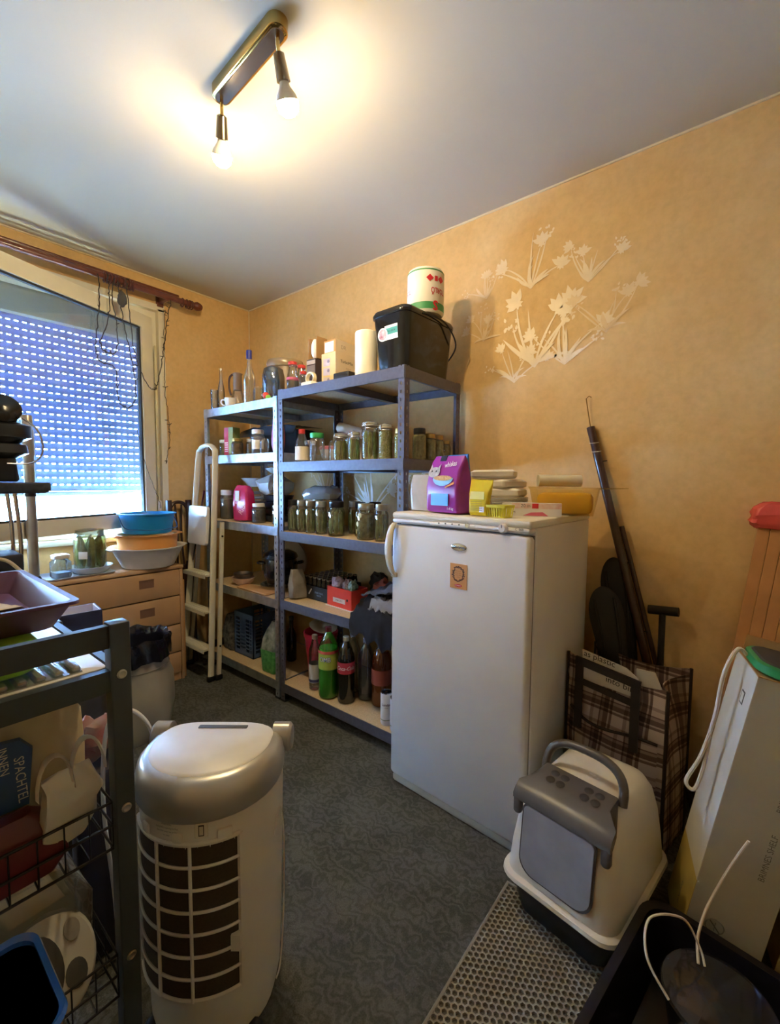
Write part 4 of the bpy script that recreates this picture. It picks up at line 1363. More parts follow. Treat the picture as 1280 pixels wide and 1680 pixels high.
lettering('kitchen', 0.014, mat('pale brown print', 'a08a70', 0.6), t, (-0.03, -0.0556, 0.118), (1, 0, 0), (0, 0, 1))
G().box(0.0, -0.0558, 0.012, 0.11, -0.055, 0.085).obj('picture', mat('blush print', 'd9b99c', 0.6, col2='e8d6c4', vs=18), t, smooth=0)
t = thing('small_carton', 'orange edged small carton lying on the cream appliance carton', 'carton', (1.83, 1.805, z1 + 0.196))
G().box(-0.12, -0.045, 0, 0.12, 0.045, 0.072).obj('carton', beige_c, t, smooth=0)
G().box(-0.1208, -0.045, 0, -0.12, 0.045, 0.072).obj('front_print', mat('orange print', 'd99a5a', 0.6), t, smooth=0)
G().box(-0.1216, -0.030, 0.008, -0.1208, 0.040, 0.064).obj('white_panel', white_ink, t, smooth=0)
lettering('DR', 0.03, mat('grey brown print', 'a8937c', 0.6), t, (-0.06, -0.0456, 0.036), (1, 0, 0), (0, 0, 1))
t = thing('dark_carton', 'dark brown slim carton with grey label beside the cream carton', 'carton', (1.735, 1.945, z1 + 0.0006))
G().box(-0.04, -0.036, 0, 0.04, 0.036, 0.185).obj('carton', mat('dark brown carton', '4a3f42', 0.5), t, smooth=0)
G().box(-0.0408, -0.034, 0.10, -0.04, 0.034, 0.15).obj('label', mat('grey label', '8d8688', 0.5), t, smooth=0)
G().box(-0.0408, -0.036, 0.156, -0.04, 0.036, 0.178).obj('band', mat('pale band', 'c9c2c0', 0.5), t, smooth=0)
t = thing('open_carton', 'open brown carton holding a white oval case on the dark carton', 'carton', (1.745, 1.945, z1 + 0.1865))
g = G().box(-0.04, -0.036, 0, 0.04, 0.036, 0.004).box(0.036, -0.036, 0, 0.04, 0.036, 0.125).box(-0.04, 0.032, 0, 0.04, 0.036, 0.125).box(-0.04, -0.036, 0, 0.04, -0.032, 0.125).obj('carton', mat('brown carton', 'b08a58', 0.7), t, smooth=0)
G().ball((-0.02, 0, 0.062), (0.018, 0.026, 0.056), 14, 12).obj('oval_case', white_plastic, t)
t = thing('tape_dispenser', 'white tape roll in low tray at the shelf front edge', 'tape', (1.615, 1.862, z1 + 0.0006))
G().rbox(-0.03, -0.042, 0, 0.03, 0.042, 0.03, 0.006).obj('tray', white_plastic, t)
G().lathe([(0.026, -0.011), (0.034, -0.011), (0.034, 0.011), (0.026, 0.011), (0.026, -0.011)], n=24, cap0=False, cap1=False, mtx=TR(0, -0.008, 0.05) @ Matrix.Rotation(pi / 2, 4, 'Y')).obj('tape_roll', mat('cream tape', 'ddd6b6', 0.4), t)

# ---- straddling the two units
jp = [(0.030, 0), (0.034, 0.006), (0.034, 0.07), (0.022, 0.13), (0.020, 0.16)]
bottle('red capped sauce bottle with pink label at the post of the two shelves', 1.62, 2.015, z1, jp, glass, red_lid, 0.014, lab=(0.06, 0.075, mat('pink band', 'c05a78', 0.5)), liquid=(mat('grey sediment', '6f6c6a', 0.6), 0.055))
jp2 = [(0.020, 0), (0.024, 0.006), (0.024, 0.1), (0.018, 0.13), (0.018, 0.145)]
bottle('slim red lidded jar next to the dark slim carton', 1.66, 1.985, z1, jp2, glass, red_lid, 0.014, name='slim_jar', cat='jar')
jar('short jar of dark spice with a red lid before the dark carton', 1.625, 1.93, z1, 0.021, 0.10, red_lid, mat('dark spice', '4a3a30', 0.7))

# ---- top of the galvanised unit
y1_ = LL[0]
thin = clear('thin bottle glass', 'f2f6f2', 0.28, haze=0.06)
bottle('small slender clear bottle at the far left of the shelf top', 1.625, 2.775, y1_, [(0.020, 0), (0.0235, 0.005), (0.0235, 0.12), (0.020, 0.15), (0.009, 0.20), (0.008, 0.265), (0.011, 0.268), (0.011, 0.28)], thin)
t = thing('drinking_glass', 'straight empty drinking glass before the slender bottle', 'glass', (1.585, 2.79, y1_ + 0.0006))
G().lathe([(0.022, 0), (0.024, 0.004), (0.026, 0.13), (0.024, 0.13), (0.022, 0.01), (0, 0.008)], n=20).obj('wall', thin, t)
t = thing('carafe', 'glass carafe with a brown curved handle on the shelf top', 'carafe', (1.70, 2.695, y1_ + 0.0006))
G().lathe([(0.035, 0), (0.05, 0.01), (0.055, 0.05), (0.04, 0.10), (0.028, 0.14), (0.03, 0.16)], n=24, cap1=False).obj('body', glass, t)
brn = mat('brown plastic', '5b4438', 0.4)
G().lathe([(0.0275, 0.135), (0.030, 0.14), (0.028, 0.235), (0.034, 0.245), (0.026, 0.25)], n=20).obj('collar', mat('taupe collar', '8d7766', 0.4), t)
G().tube([(-0.01, 0.02, 0.25), (-0.015, 0.07, 0.23), (-0.012, 0.085, 0.17), (-0.008, 0.07, 0.11)], 0.007, 8, sm=6).obj('handle', brn, t)
t = thing('mug', 'small white mug on the front edge of the shelf top', 'mug', (1.595, 2.615, y1_ + 0.0006), radians(38))
G().lathe([(0.022, 0), (0.030, 0.006), (0.036, 0.04), (0.037, 0.058), (0.034, 0.058), (0.032, 0.04), (0.026, 0.01), (0, 0.007)], n=24).obj('cup', mat('white ceramic', 'e8e8e8', 0.2), t)
G().tube([(0, 0.035, 0.048), (0, 0.056, 0.046), (0, 0.060, 0.028), (0, 0.046, 0.014), (0, 0.032, 0.014)], 0.0045, 8, sm=5).obj('handle', MATS['white ceramic'], t)
bottle('tall clear spirit bottle with a blue cap on the shelf top', 1.645, 2.475, y1_, [(0.030, 0), (0.036, 0.006), (0.037, 0.16), (0.035, 0.19), (0.015, 0.245), (0.013, 0.325), (0.014, 0.345)], thin, mat('blue cap', '33409a', 0.35), 0.05)
jar('short clear tumbler jar with ribbed glass right of the spirit bottle', 1.655, 2.395, y1_, 0.032, 0.115)
t = thing('toy_apple', 'little red and green toy on the shelf front edge', 'toy', (1.60, 2.228, y1_ + 0.0006))
G().ball((0, 0.012, 0.034), 0.020, 12, 8).obj('red_piece', mat('toy red', 'e0503c', 0.4), t)
G().ball((0, -0.012, 0.018), (0.016, 0.018, 0.0175), 12, 8).obj('green_piece', mat('toy green', '86c24a', 0.4), t)
t = thing('storage_tub', 'large translucent beige tub with lid at the back of the shelf top', 'tub', (1.885, 2.42, y1_ + 0.0006))
tubm = clear('frosted tub plastic', 'ead9bb', 0.2, 0.25, haze=0.45, hazecol='dcc6a0')
G().lathe([(0.085, 0), (0.093, 0.008), (0.106, 0.27), (0.113, 0.275)], n=28, cap1=False).obj('body', tubm, t)
G().lathe([(0.116, 0.27), (0.120, 0.275), (0.122, 0.305), (0.116, 0.318), (0.0, 0.322)], n=28).obj('lid', tubm, t)
t = thing('water_jug', 'smoky blue rounded water container before the beige tub', 'jug', (1.70, 2.30, y1_ + 0.0006))
G().lathe([(0.035, 0.0), (0.055, 0.012), (0.062, 0.04), (0.068, 0.08), (0.068, 0.17), (0.058, 0.215), (0.03, 0.235), (0, 0.238)], n=26).obj('body', clear('blue jug plastic', '8fa3b8', 0.3, 0.06, haze=0.2, hazecol='6d87a6'), t)
# plastic foil hanging loosely under the top board
t = thing('plastic_foil', 'crumpled dark plastic foil lying on back of second galvanised shelf', 'foil', (1.85, 2.45, LL[1] + 0.002))
G().sheet(lambda u, v: (-0.12 + 0.24 * u, -0.30 + 0.6 * v, 0.178 + 0.018 * sin(pi * v) + 0.008 * noise.noise(Vector((u * 5, v * 9, 1)))) if u > 0.02 and True else (-0.12, -0.30 + 0.6 * v, 0.13), 10, 24, 0.0008).obj('sheet', mat('dark plastic sheet', '3a4450', 0.2), t)
G().rbox(-0.06, -0.26, 0.0, 0.12, 0.26, 0.165, 0.02).obj('bundle', mat('dark bundle', '2c333c', 0.6), t)
# ---- second shelf of the galvanised unit
zz2 = LL[1]
jar('low jar of green relish with white lid at the left end behind the ladder', 1.66, 2.80, zz2, 0.040, 0.115, white_lid, 'mixed')
t = thing('tea_carton', 'red and green carton standing between two preserve jars', 'carton', (1.655, 2.70, zz2 + 0.0006), radians(8))
G().box(-0.03, -0.042, 0, 0.03, 0.042, 0.19).obj('carton', mat('carton green', '8c9a58', 0.5, col2='a9a86a', vs=30), t, smooth=0)
G().box(-0.0308, 0.0, 0, -0.03, 0.042, 0.19).obj('red_side', mat('carton red', 'cf4a5c', 0.5), t, smooth=0)
for k in range(5):
    G().box(-0.0314, 0.006, 0.03 + k * 0.014, -0.0308, 0.036, 0.035 + k * 0.014).obj('print_line', white_ink, t, smooth=0)
jar('jar of brown preserve with gold lid right of red carton', 1.632, 2.602, zz2, 0.038, 0.112, gold_lid, 'brown')
jar('jar of brown preserve behind the one beside the labelled jar', 1.70, 2.545, zz2, 0.034, 0.112, white_lid, 'brown')
jar('grey jar with a white lid and big blank label, second galvanised shelf', 1.655, 2.405, zz2, 0.043, 0.158, white_lid, mat('grey powder', '77767a', 0.8), lab=(0.22, 0.58))
jar('small empty jar right of the labelled jar', 1.64, 2.315, zz2, 0.03, 0.10, None)
t = thing('snack_bag', 'pink and blue snack bag at the right end of the second galvanised shelf', 'bag', (1.66, 2.205, zz2 + 0.006))
G().loft([(0.0, 0.025, 0.035, 0.02), (0.05, 0.035, 0.045, 0.03), (0.12, 0.03, 0.045, 0.025), (0.19, 0.006, 0.045, 0.005), (0.205, 0.004, 0.046, 0.003)], jit=0.007).obj('pouch', mat('pink foil', 'd0687c', 0.3, col2='5a6390', vs=14), t)
# ---- third shelf of the galvanised unit
zz3 = LL[2]
t = thing('plate_stack', 'stack of white plates and bowl at the back of the third shelf', 'plates', (1.84, 2.70, zz3 + 0.0006))
cer = MATS['white ceramic']
for k in range(6):
    G().lathe([(0.05, 0.0), (0.07, 0.004), (0.092, 0.018), (0.088, 0.02), (0.066, 0.008), (0, 0.006)], n=24).obj('plate', cer, t, loc=(0, 0, k * 0.034))
G().lathe([(0.05, 0.0), (0.058, 0.006), (0.105, 0.06), (0.10, 0.062), (0.052, 0.01), (0, 0.008)], n=24).obj('bowl', cer, t, loc=(0, 0, 0.222))
t = thing('carrier_bag', 'knotted white carrier bag sitting on black pans, third shelf', 'bag', (1.77, 2.385, zz3 + 0.186))
G().loft([(0.0, 0.07, 0.06, 0.04), (0.02, 0.10, 0.085, 0.05), (0.07, 0.105, 0.09, 0.06), (0.105, 0.06, 0.05, 0.04), (0.125, 0.018, 0.018, 0.015), (0.14, 0.03, 0.03, 0.02), (0.165, 0.055, 0.05, 0.03)], 7, jit=0.022, seed=8).obj('bag_skin', mat('white bag film', 'c6c8c8', 0.35, var=0.08), t)
t = thing('pan_stack', 'stack of dark frying pans under the white carrier bag', 'pans', (1.80, 2.39, zz3 + 0.0006))
for k in range(4):
    G().lathe([(0.075, 0), (0.085, 0.005), (0.10, 0.04), (0.097, 0.041), (0.08, 0.009), (0, 0.006)], n=24).obj('pan', mat('dark pan', '2a2e36', 0.35), t, loc=(0, 0, k * 0.043))
jar('tall storage jar with steel rim behind the ladder on the third shelf', 1.665, 2.79, zz3, 0.048, 0.20, white_lid, mat('grey pasta', '8a837c', 0.8))
t = thing('coffee_pack', 'magenta coffee pack with a white price label, third galvanised shelf', 'pack', (1.625, 2.525, zz3 + 0.005), radians(12))
G().loft([(0.0, 0.028, 0.05, 0.012), (0.008, 0.036, 0.06, 0.014), (0.11, 0.040, 0.066, 0.018), (0.19, 0.036, 0.058, 0.016), (0.222, 0.02, 0.046, 0.01), (0.228, 0.012, 0.04, 0.006)], jit=0.006, seed=2).obj('pouch', mat('magenta foil', 'c22a5c', 0.22, var=0.12, vs=18), t)
G().box(-0.0448, -0.004, 0.13, -0.041, 0.032, 0.195, TR(0, 0, 0) ).obj('price_label', paper_lab, t, smooth=0)
lettering('Rio', 0.05, mat('pink print', 'e58a8e', 0.5), t, (-0.0445, -0.028, 0.075), (0, -0.5, 0.86), (0, 0.86, 0.5))
jar('glass jar with grey contents and white lid beside the magenta pack', 1.640, 2.385, zz3, 0.043, 0.122, white_lid, mat('dark grey beans', '44454c', 0.7, col2='6a6b72', vs=80))
jar('slim jar at the right end of the third galvanised shelf', 1.66, 2.225, zz3, 0.03, 0.115, white_lid, mat('pale grains', '9a948a', 0.8))
# ---- fourth shelf of the galvanised unit
zz4 = LL[3]
t = thing('cooking_pot', 'dark enamel cooking pot with side handle, fourth galvanised shelf', 'pot', (1.745, 2.305, zz4 + 0.035))
enam = mat('dark blue enamel', '1c1f2c', 0.12, coat=0.4)
G().lathe([(0.07, 0), (0.09, 0.01), (0.108, 0.06), (0.108, 0.12), (0.10, 0.16), (0.112, 0.168), (0.108, 0.172), (0.096, 0.165), (0.09, 0.03), (0, 0.02)], n=28).obj('body', enam, t)
G().lathe([(0.112, 0.170), (0.10, 0.195), (0.06, 0.215), (0.0, 0.22)], n=28).obj('lid', enam, t)
G().lathe([(0.008, 0.218), (0.018, 0.235), (0.0, 0.242)], n=14).obj('knob', black_plastic, t)
for a in (pi * 0.75, -pi * 0.25):
    c_, s_ = cos(a), sin(a)
    G().tube([(0.105 * c_ - 0.03 * s_, 0.105 * s_ + 0.03 * c_, 0.13), (0.14 * c_ - 0.025 * s_, 0.14 * s_ + 0.025 * c_, 0.135), (0.14 * c_ + 0.025 * s_, 0.14 * s_ - 0.025 * c_, 0.135), (0.105 * c_ + 0.03 * s_, 0.105 * s_ - 0.03 * c_, 0.13)], 0.006, 8, sm=4).obj('handle', enam, t)
t = thing('glass_casserole', 'low clear glass casserole under the dark pot', 'casserole', (1.73, 2.30, zz4 + 0.0006))
G().lathe([(0.09, 0), (0.11, 0.005), (0.12, 0.034), (0.115, 0.034), (0.10, 0.01), (0, 0.008)], n=26).obj('dish', glass, t)
t = thing('mixing_bowl', 'pinkish paper lined steel bowl on the fourth galvanised shelf', 'bowl', (1.645, 2.575, zz4 + 0.0006))
G().lathe([(0.04, 0), (0.07, 0.02), (0.082, 0.05), (0.079, 0.05), (0.066, 0.022), (0, 0.006)], n=24, sx=0.9).obj('wrap', mat('pinkish paper', 'd7b7a8', 0.7, var=0.1, vs=30), t)
G().lathe([(0.05, 0.045), (0.066, 0.062), (0.068, 0.076), (0.064, 0.076), (0.058, 0.06), (0, 0.048)], n=24, sx=0.9).obj('bowl', mat('steel bowl', '7d7470', 0.3, 0.8), t)
tag(G().rbox(-0.05, -0.16, 0, 0.05, 0.16, 0.014, 0.008).obj('cutting_board', mat('beech board', 'b98f63', 0.6, var=0.12, vs=12), loc=(1.606, 2.36, zz4 + 0.0006)), 'wooden cutting board on the fourth galvanised shelf edge', 'cutting board')
tag(G().cyl((0, 0, 0), (0, 0, 0.012), 0.15, n=30).obj('serving_tray', mat('pale tray', 'b9aca0', 0.5), rot=(0, radians(78), radians(10)), loc=(1.955, 2.48, zz4 + 0.155)), 'round pale tray leaning at the back of the fourth shelf', 'tray')
# ---- bottom of the galvanised unit
zz5 = LL[4]
crate_m = mat('blue crate plastic', '4c6690', 0.45)
t = thing('folding_crate', 'blue plastic folding crate on the bottom galvanised shelf', 'crate', (1.765, 2.575, zz5 + 0.0006))
g = G()
w_, d_, h_ = 0.125, 0.11, 0.29
g.box(-w_, -d_, 0, w_, d_, 0.006)
def lattice(g, fn, L, H, nx, nz):
    """a crate wall: rails and bars with real openings; fn maps (u, z, thickness side) to space"""
    bars = [(0, L, 0, 0.03), (0, L, H - 0.035, H)] + [(0, 0.02, 0.03, H - 0.035), (L - 0.02, L, 0.03, H - 0.035), (L * 0.30, L * 0.62, 0.03, H - 0.035)]
    for k in range(1, nz):
        zz = 0.03 + (H - 0.065) * k / nz
        bars.append((0.02, L - 0.02, zz - 0.004, zz + 0.004))
    for u in (0.82,):
        bars.append((L * u - 0.004, L * u + 0.004, 0.03, H - 0.035))
    for a, b, c, d in bars:
        P = [fn(u, z, s) for s in (0, 1) for (u, z) in ((a, c), (b, c), (b, d), (a, d))]
        g.add(P, [(0, 1, 2, 3), (7, 6, 5, 4), (0, 4, 5, 1), (1, 5, 6, 2), (2, 6, 7, 3), (3, 7, 4, 0)])
lattice(g, lambda u, z, s: (-w_ + 0.006 * s, d_ - u, z), 2 * d_, h_, 4, 9)
lattice(g, lambda u, z, s: (w_ - 0.006 * s, d_ - u, z), 2 * d_, h_, 4, 9)
lattice(g, lambda u, z, s: (-w_ + u, -d_ + 0.006 * s, z), 2 * w_, h_, 4, 9)
lattice(g, lambda u, z, s: (-w_ + u, d_ - 0.006 * s, z), 2 * w_, h_, 4, 9)
g.obj('crate_wall', crate_m, t, smooth=0)
t = thing('patterned_bag', 'dark patterned fabric bag left of the blue crate', 'bag', (1.72, 2.752, zz5 + 0.010))
G().loft([(0, 0.09, 0.055, 0.03), (0.12, 0.10, 0.065, 0.03), (0.24, 0.08, 0.05, 0.03)], jit=0.012).obj('cloth', mat('dark patterned cloth', '2a2a33', 0.9, col2='6a6a62', vs=45), t)
t = thing('vegetable_bag', 'green mesh patterned plastic bag leaning on the shelf edge', 'bag', (1.605, 2.225, zz5 + 0.004), radians(4))
dots = mat('green mesh plastic', '2f7f43', 0.3, col2='6fb86a', vs=34)
G().loft([(0.0, 0.026, 0.060, 0.02), (0.05, 0.030, 0.068, 0.025), (0.14, 0.032, 0.074, 0.025)], jit=0.006, seed=4).obj('pouch_lower', dots, t)
G().loft([(0.13, 0.031, 0.073, 0.025), (0.20, 0.026, 0.066, 0.02, 0.004, -0.004), (0.26, 0.014, 0.048, 0.01, 0.01, -0.014), (0.31, 0.005, 0.03, 0.004, 0.016, -0.03)], jit=0.006, seed=4).obj('pouch_upper', mat('grey green film', '4b5a52', 0.25, col2='a5aca6', vs=20), t)
bottle('dark bottle with a bright neck behind the green bag', 1.70, 2.32, zz5, [(0.03, 0), (0.034, 0.006), (0.034, 0.17), (0.013, 0.22), (0.013, 0.27)], mat('dark bottle glass', '16181c', 0.08, coat=0.5), steel_lid, 0.02)
bottle('second dark bottle further back behind the green bag', 1.80, 2.27, zz5, [(0.03, 0), (0.034, 0.006), (0.034, 0.17), (0.013, 0.22), (0.013, 0.29)], MATS['dark bottle glass'], black_lid, 0.02)

# ---- fourth shelf of the graphite unit
t = thing('bottle_crate', 'black box packed with small capped spice bottles', 'box', (1.80, 1.895, z4 + 0.0006), radians(-2))
g = G().box(-0.13, -0.125, 0, 0.13, 0.125, 0.005)
for a in ((-0.13, -0.125, -0.126, 0.125), (0.126, -0.125, 0.13, 0.125), (-0.13, -0.125, 0.13, -0.121), (-0.13, 0.121, 0.13, 0.125)):
    g.box(a[0], a[1], 0.0, a[2], a[3], 0.078)
g.obj('tray', mat('black carton', '1d1e22', 0.5), t, smooth=0)
lettering('PURE SOUL', 0.014, mat('pale blue print', '8fa6c4', 0.5), t, (-0.1306, -0.045, 0.045), (0, -1, 0), (0, 0, 1))
lettering('BLACK', 0.012, MATS['pale blue print'], t, (-0.1306, -0.045, 0.03), (0, -1, 0), (0, 0, 1))
G().bar((-0.1308, 0.045, 0.028), (-0.1308, 0.02, 0.062), 0.001, 0.008, (0, 0, 1)).obj('print_stroke', mat('pale stroke', 'c8ccd4', 0.5), t, smooth=0)
cb = G().lathe([(0.017, 0.0), (0.019, 0.006), (0.019, 0.09), (0.0165, 0.10), (0.0165, 0.118), (0, 0.118)], n=12).mesh('bottle', mat('dark amber glass', '15120f', 0.1, coat=0.5))
cc = G().lathe([(0.0167, 0.014), (0.0178, 0.016), (0.0178, 0.021), (0.0135, 0.022), (0.0135, 0.0185), (0.0167, 0.014)], n=14, cap0=False, cap1=False).mesh('cap', mat('silver cap', 'c6c8cc', 0.18, 0.9))
for i in range(6):
    for j in range(6):
        b_ = link('bottle', cb, t, (-0.10 + 0.04 * i, -0.10 + 0.04 * j, 0.006))
        link('cap', cc, b_, (0, 0, 0.10))
t = thing('red_box', 'bright red open box with a white label and small packets', 'box', (1.70, 1.665, z4 + 0.004), radians(-4))
redm = mat('bright red carton', 'd8402e', 0.45)
G().box(-0.055, -0.10, 0.003, -0.052, 0.10, 0.105).box(0.062, -0.10, 0.003, 0.065, 0.10, 0.105).box(-0.055, -0.10, 0.003, 0.065, -0.097, 0.105).box(-0.055, 0.097, 0.003, 0.065, 0.10, 0.105).box(-0.055, -0.10, 0.0, 0.065, 0.10, 0.003).obj('carton', redm, t, smooth=0)
G().box(-0.064, -0.105, -0.0035, 0.065, 0.104, 0.0).obj('lid_edge', mat('white carton', 'e0dcd4', 0.6), t, smooth=0)
G().box(-0.0558, -0.05, 0.025, -0.055, 0.05, 0.05).obj('label', mat('label lilac white', 'd9d4da', 0.5), t, smooth=0)
lettering('SPAR SALT', 0.012, dark_ink, t, (-0.0562, 0, 0.0375), (0, -1, 0), (0, 0, 1))
G().cyl((-0.0562, -0.066, 0.05), (-0.055, -0.066, 0.05), 0.007, n=12).obj('finger_hole', dark_ink, t)
for k, (yy, zz, m, s_) in enumerate([(0.06, 0.105, mat('pinkish pack', 'c7a8aa', 0.4, col2='8a7072', vs=60), 0.038), (-0.02, 0.10, mat('mint pack', 'bfc7b8', 0.3, col2='9a5a5c', vs=70), 0.03), (-0.065, 0.098, mat('green pack', '3f7a5c', 0.3, col2='a9c2b4', vs=70), 0.026)]):
    tag(G().ball((0, 0, 0), (0.03, s_, 0.034), 12, 8, jit=0.6, seed=k * 3.1).obj('packet', m, loc=(1.69, 1.665 + yy * 0.95, z4 + 0.02 + zz)), ['pinkish crinkled packet in the red box', 'mint and red sweet packet in the red box', 'green sweet packet in the red box'][k], 'packet')
tag(G().ball((0, 0, 0), (0.06, 0.075, 0.06), 14, 10, jit=0.5, seed=2.2).obj('snack_pack', mat('rust orange pack', 'a6512c', 0.4, var=0.3, vs=20), loc=(1.86, 1.53, z4 + 0.075)), 'rust orange pack behind the red box', 'pack')
tag(G().ball((0, 0, 0), (0.05, 0.06, 0.07), 14, 10, jit=0.5, seed=5.2).obj('dark_pouch', mat('dark olive cloth', '2d2c26', 0.9), loc=(1.945, 1.64, z4 + 0.082)), 'dark olive pouch at the back behind the bottles', 'pouch')
tag(G().loft([(0, 0.045, 0.022, 0.015), (0.03, 0.05, 0.026, 0.015), (0.07, 0.05, 0.024, 0.015), (0.11, 0.045, 0.02, 0.012), (0.15, 0.03, 0.012, 0.008)], 8, jit=0.022, seed=9).obj('paper_sack', mat('grey paper sack', '8f8a80', 0.8, var=0.2, vs=20), loc=(1.625, 1.995, z4 + 0.016)), 'crumpled grey paper sack left of the black bottle box', 'sack')
# clothes heaped over the edge beside the freezer
t = thing('clothes_heap', 'heap of dark navy clothes hanging over the shelf edge', 'clothes', (1.60, 1.345, z4 + 0.001))
navy = mat('dark navy cloth', '15151b', 0.9, var=0.35, vs=16)
greyc = mat('blue grey cloth', '4a5263', 0.9, var=0.2, vs=16)
def rumple(u, v):
    x = 0.24 - 0.36 * u if u < 0.8 else -0.048 - 0.015 * sin((u - 0.8) / 0.2 * pi / 2)
    z = (0.13 * sin(pi * min(1, u / 0.85)) ** 0.6 * sin(pi * (0.12 + 0.8 * v)) ** 0.5) if u < 0.8 else None
    if z is None:
        z = 0.13 * sin(pi * 0.8 / 0.85) ** 0.6 * sin(pi * (0.12 + 0.8 * v)) ** 0.5 * (1 - (u - 0.8) / 0.2) - (0.055 + 0.05 * v + 0.02 * sin(v * 17)) * (u - 0.8) / 0.2
    n_ = noise.noise(Vector((u * 6, v * 5, 2.0))) + 0.6 * noise.noise(Vector((u * 17, v * 13, 5.0)))
    return (x - (0.02 if u < 0.75 else 0.008) * n_ - 0.012, 0.13 - 0.26 * v + 0.02 * noise.noise(Vector((u * 4, 3, v * 4))), z + 0.03 * abs(n_))
G().sheet(rumple, 30, 22, 0.006).obj('jacket', navy, t)
G().sheet(lambda u, v: (0.14 - 0.16 * u, 0.10 - 0.20 * v, 0.13 + 0.09 * v * (1 - u * 0.5) + 0.025 * noise.noise(Vector((u * 5, v * 6, 7)))), 14, 14, 0.008).obj('trousers', greyc, t)
G().sheet(lambda u, v: (0.05 - 0.10 * u, 0.03 - 0.14 * v, 0.075 + 0.05 * sin(pi * u) + 0.02 * noise.noise(Vector((u * 6, v * 7, 4)))), 12, 12, 0.006).obj('sleeve', mat('pale grey cloth', '7e828c', 0.9, var=0.15), t)

# ---- bottom of the graphite unit: bucket, bottles, cans
t = thing('bucket', 'raspberry red plastic bucket behind the bottles', 'bucket', (1.765, 1.945, z5 + 0.0006))
bk = mat('raspberry plastic', 'c8324f', 0.4, var=0.05)
G().lathe([(0.072, 0), (0.080, 0.004), (0.108, 0.25), (0.114, 0.252), (0.116, 0.275), (0.110, 0.278), (0.104, 0.25), (0.076, 0.01), (0, 0.008)], n=28, sx=0.9, sy=0.9).obj('pail', bk, t)
tag(G().lathe([(0.03, 0), (0.075, 0.012), (0.085, 0.022), (0.08, 0.024), (0.0, 0.01)], n=20, mtx=Matrix.Rotation(0.25, 4, 'X')).obj('lid_plate', white_plastic, loc=(1.765, 1.93, z5 + 0.29)), 'white plastic lid lying on the raspberry bucket', 'lid') 
pet = clear('clear bottle plastic', 'eef2f6', 0.2, 0.08)
def petp(r, h, neck=0.013):
    return [(r * 0.7, 0.0), (r * 0.92, 0.006), (r, 0.025), (r * 0.97, h * 0.28), (r, h * 0.32), (r * 0.98, h * 0.62), (r, h * 0.66), (r * 0.92, h * 0.74), (r * 0.6, h * 0.86), (neck * 1.2, h * 0.93), (neck, h * 0.95), (neck, h)]
t = bottle('slim clear water bottle with pale label beside the bucket', 1.625, 1.842, z5, petp(0.034, 0.31), pet, mat('tan cap', 'b59a86', 0.4), 0.02, lab=(0.045, 0.15, mat('pale blue label', 'cdd3e2', 0.5)))
G().lathe([(0.0352, 0.05), (0.0352, 0.066)], n=20, cap0=False, cap1=False).obj('label_band', mat('indigo print', '4a4f86', 0.5), t)
t = bottle('big bottle of bright green soda on the bottom shelf', 1.617, 1.722, z5, petp(0.0545, 0.385, 0.014), clear('green soda plastic', 'd2f0ce', 0.2, 0.08), mat('dark red cap', '8a3a44', 0.4), 0.022,
           liquid=(mat('green soda', '74d25a', 0.2, var=0.05, sss=0.3), 0.275), lab=(0.165, 0.262, mat('lime label', 'a9bf52', 0.5, var=0.06)))
ang = CAMDIR(1.617, 1.722)
G().lathe([(0.0562, 0.252), (0.0562, 0.268)], n=24, cap0=False, cap1=False).obj('label_band', mat('coral print', 'd0584e', 0.5), t)
onwrap(t, 'OMB', 0.034, mat('blue lettering', '3a55b8', 0.5), 0.0565, 0.222, ang + 0.35 - 0.7, weight=0.0016, sx=0.9)
onwrap(t, 'OMB', 0.034, white_ink, 0.0572, 0.222, ang + 0.35 - 0.7, weight=-0.0002, sx=0.9)
t = bottle('large cola bottle with a red label beside the green soda', 1.637, 1.607, z5, petp(0.0475, 0.352, 0.013), clear('cola plastic', 'c9d0c4', 0.2, 0.06), white_lid, 0.02,
           liquid=(mat('cola', '140a0a', 0.1), 0.235), lab=(0.165, 0.226, mat('cola red label', 'b0303c', 0.45)))
ang = CAMDIR(1.637, 1.607)
onwrap(t, 'Coca-Cola', 0.029, white_ink, 0.0488, 0.196, ang - 0.1, shear=0.35, sx=0.85)
bottle('clear soda bottle with blue cap behind the cola bottle', 1.745, 1.66, z5, petp(0.044, 0.335), pet, mat('pale blue cap', '8fa6da', 0.4), 0.02)
bottle('bluish clear bottle between cola and orange drink', 1.73, 1.545, z5, petp(0.045, 0.33), clear('bluish plastic', 'b6c2da', 0.2, 0.08, haze=0.15, hazecol='7d8aa8'), mat('grey blue cap', '9aa3b8', 0.4), 0.02)
t = bottle('big bottle of orange brown drink next to the freezer', 1.735, 1.44, z5, petp(0.055, 0.345), clear('amber plastic', 'e2c49a', 0.2, 0.08), mat('dark cap', '3a3434', 0.4), 0.02,
           liquid=(mat('orange drink', '9a5a2c', 0.25, var=0.1, sss=0.2), 0.29), lab=(0.12, 0.2, mat('rust label', 'a04a34', 0.5)))
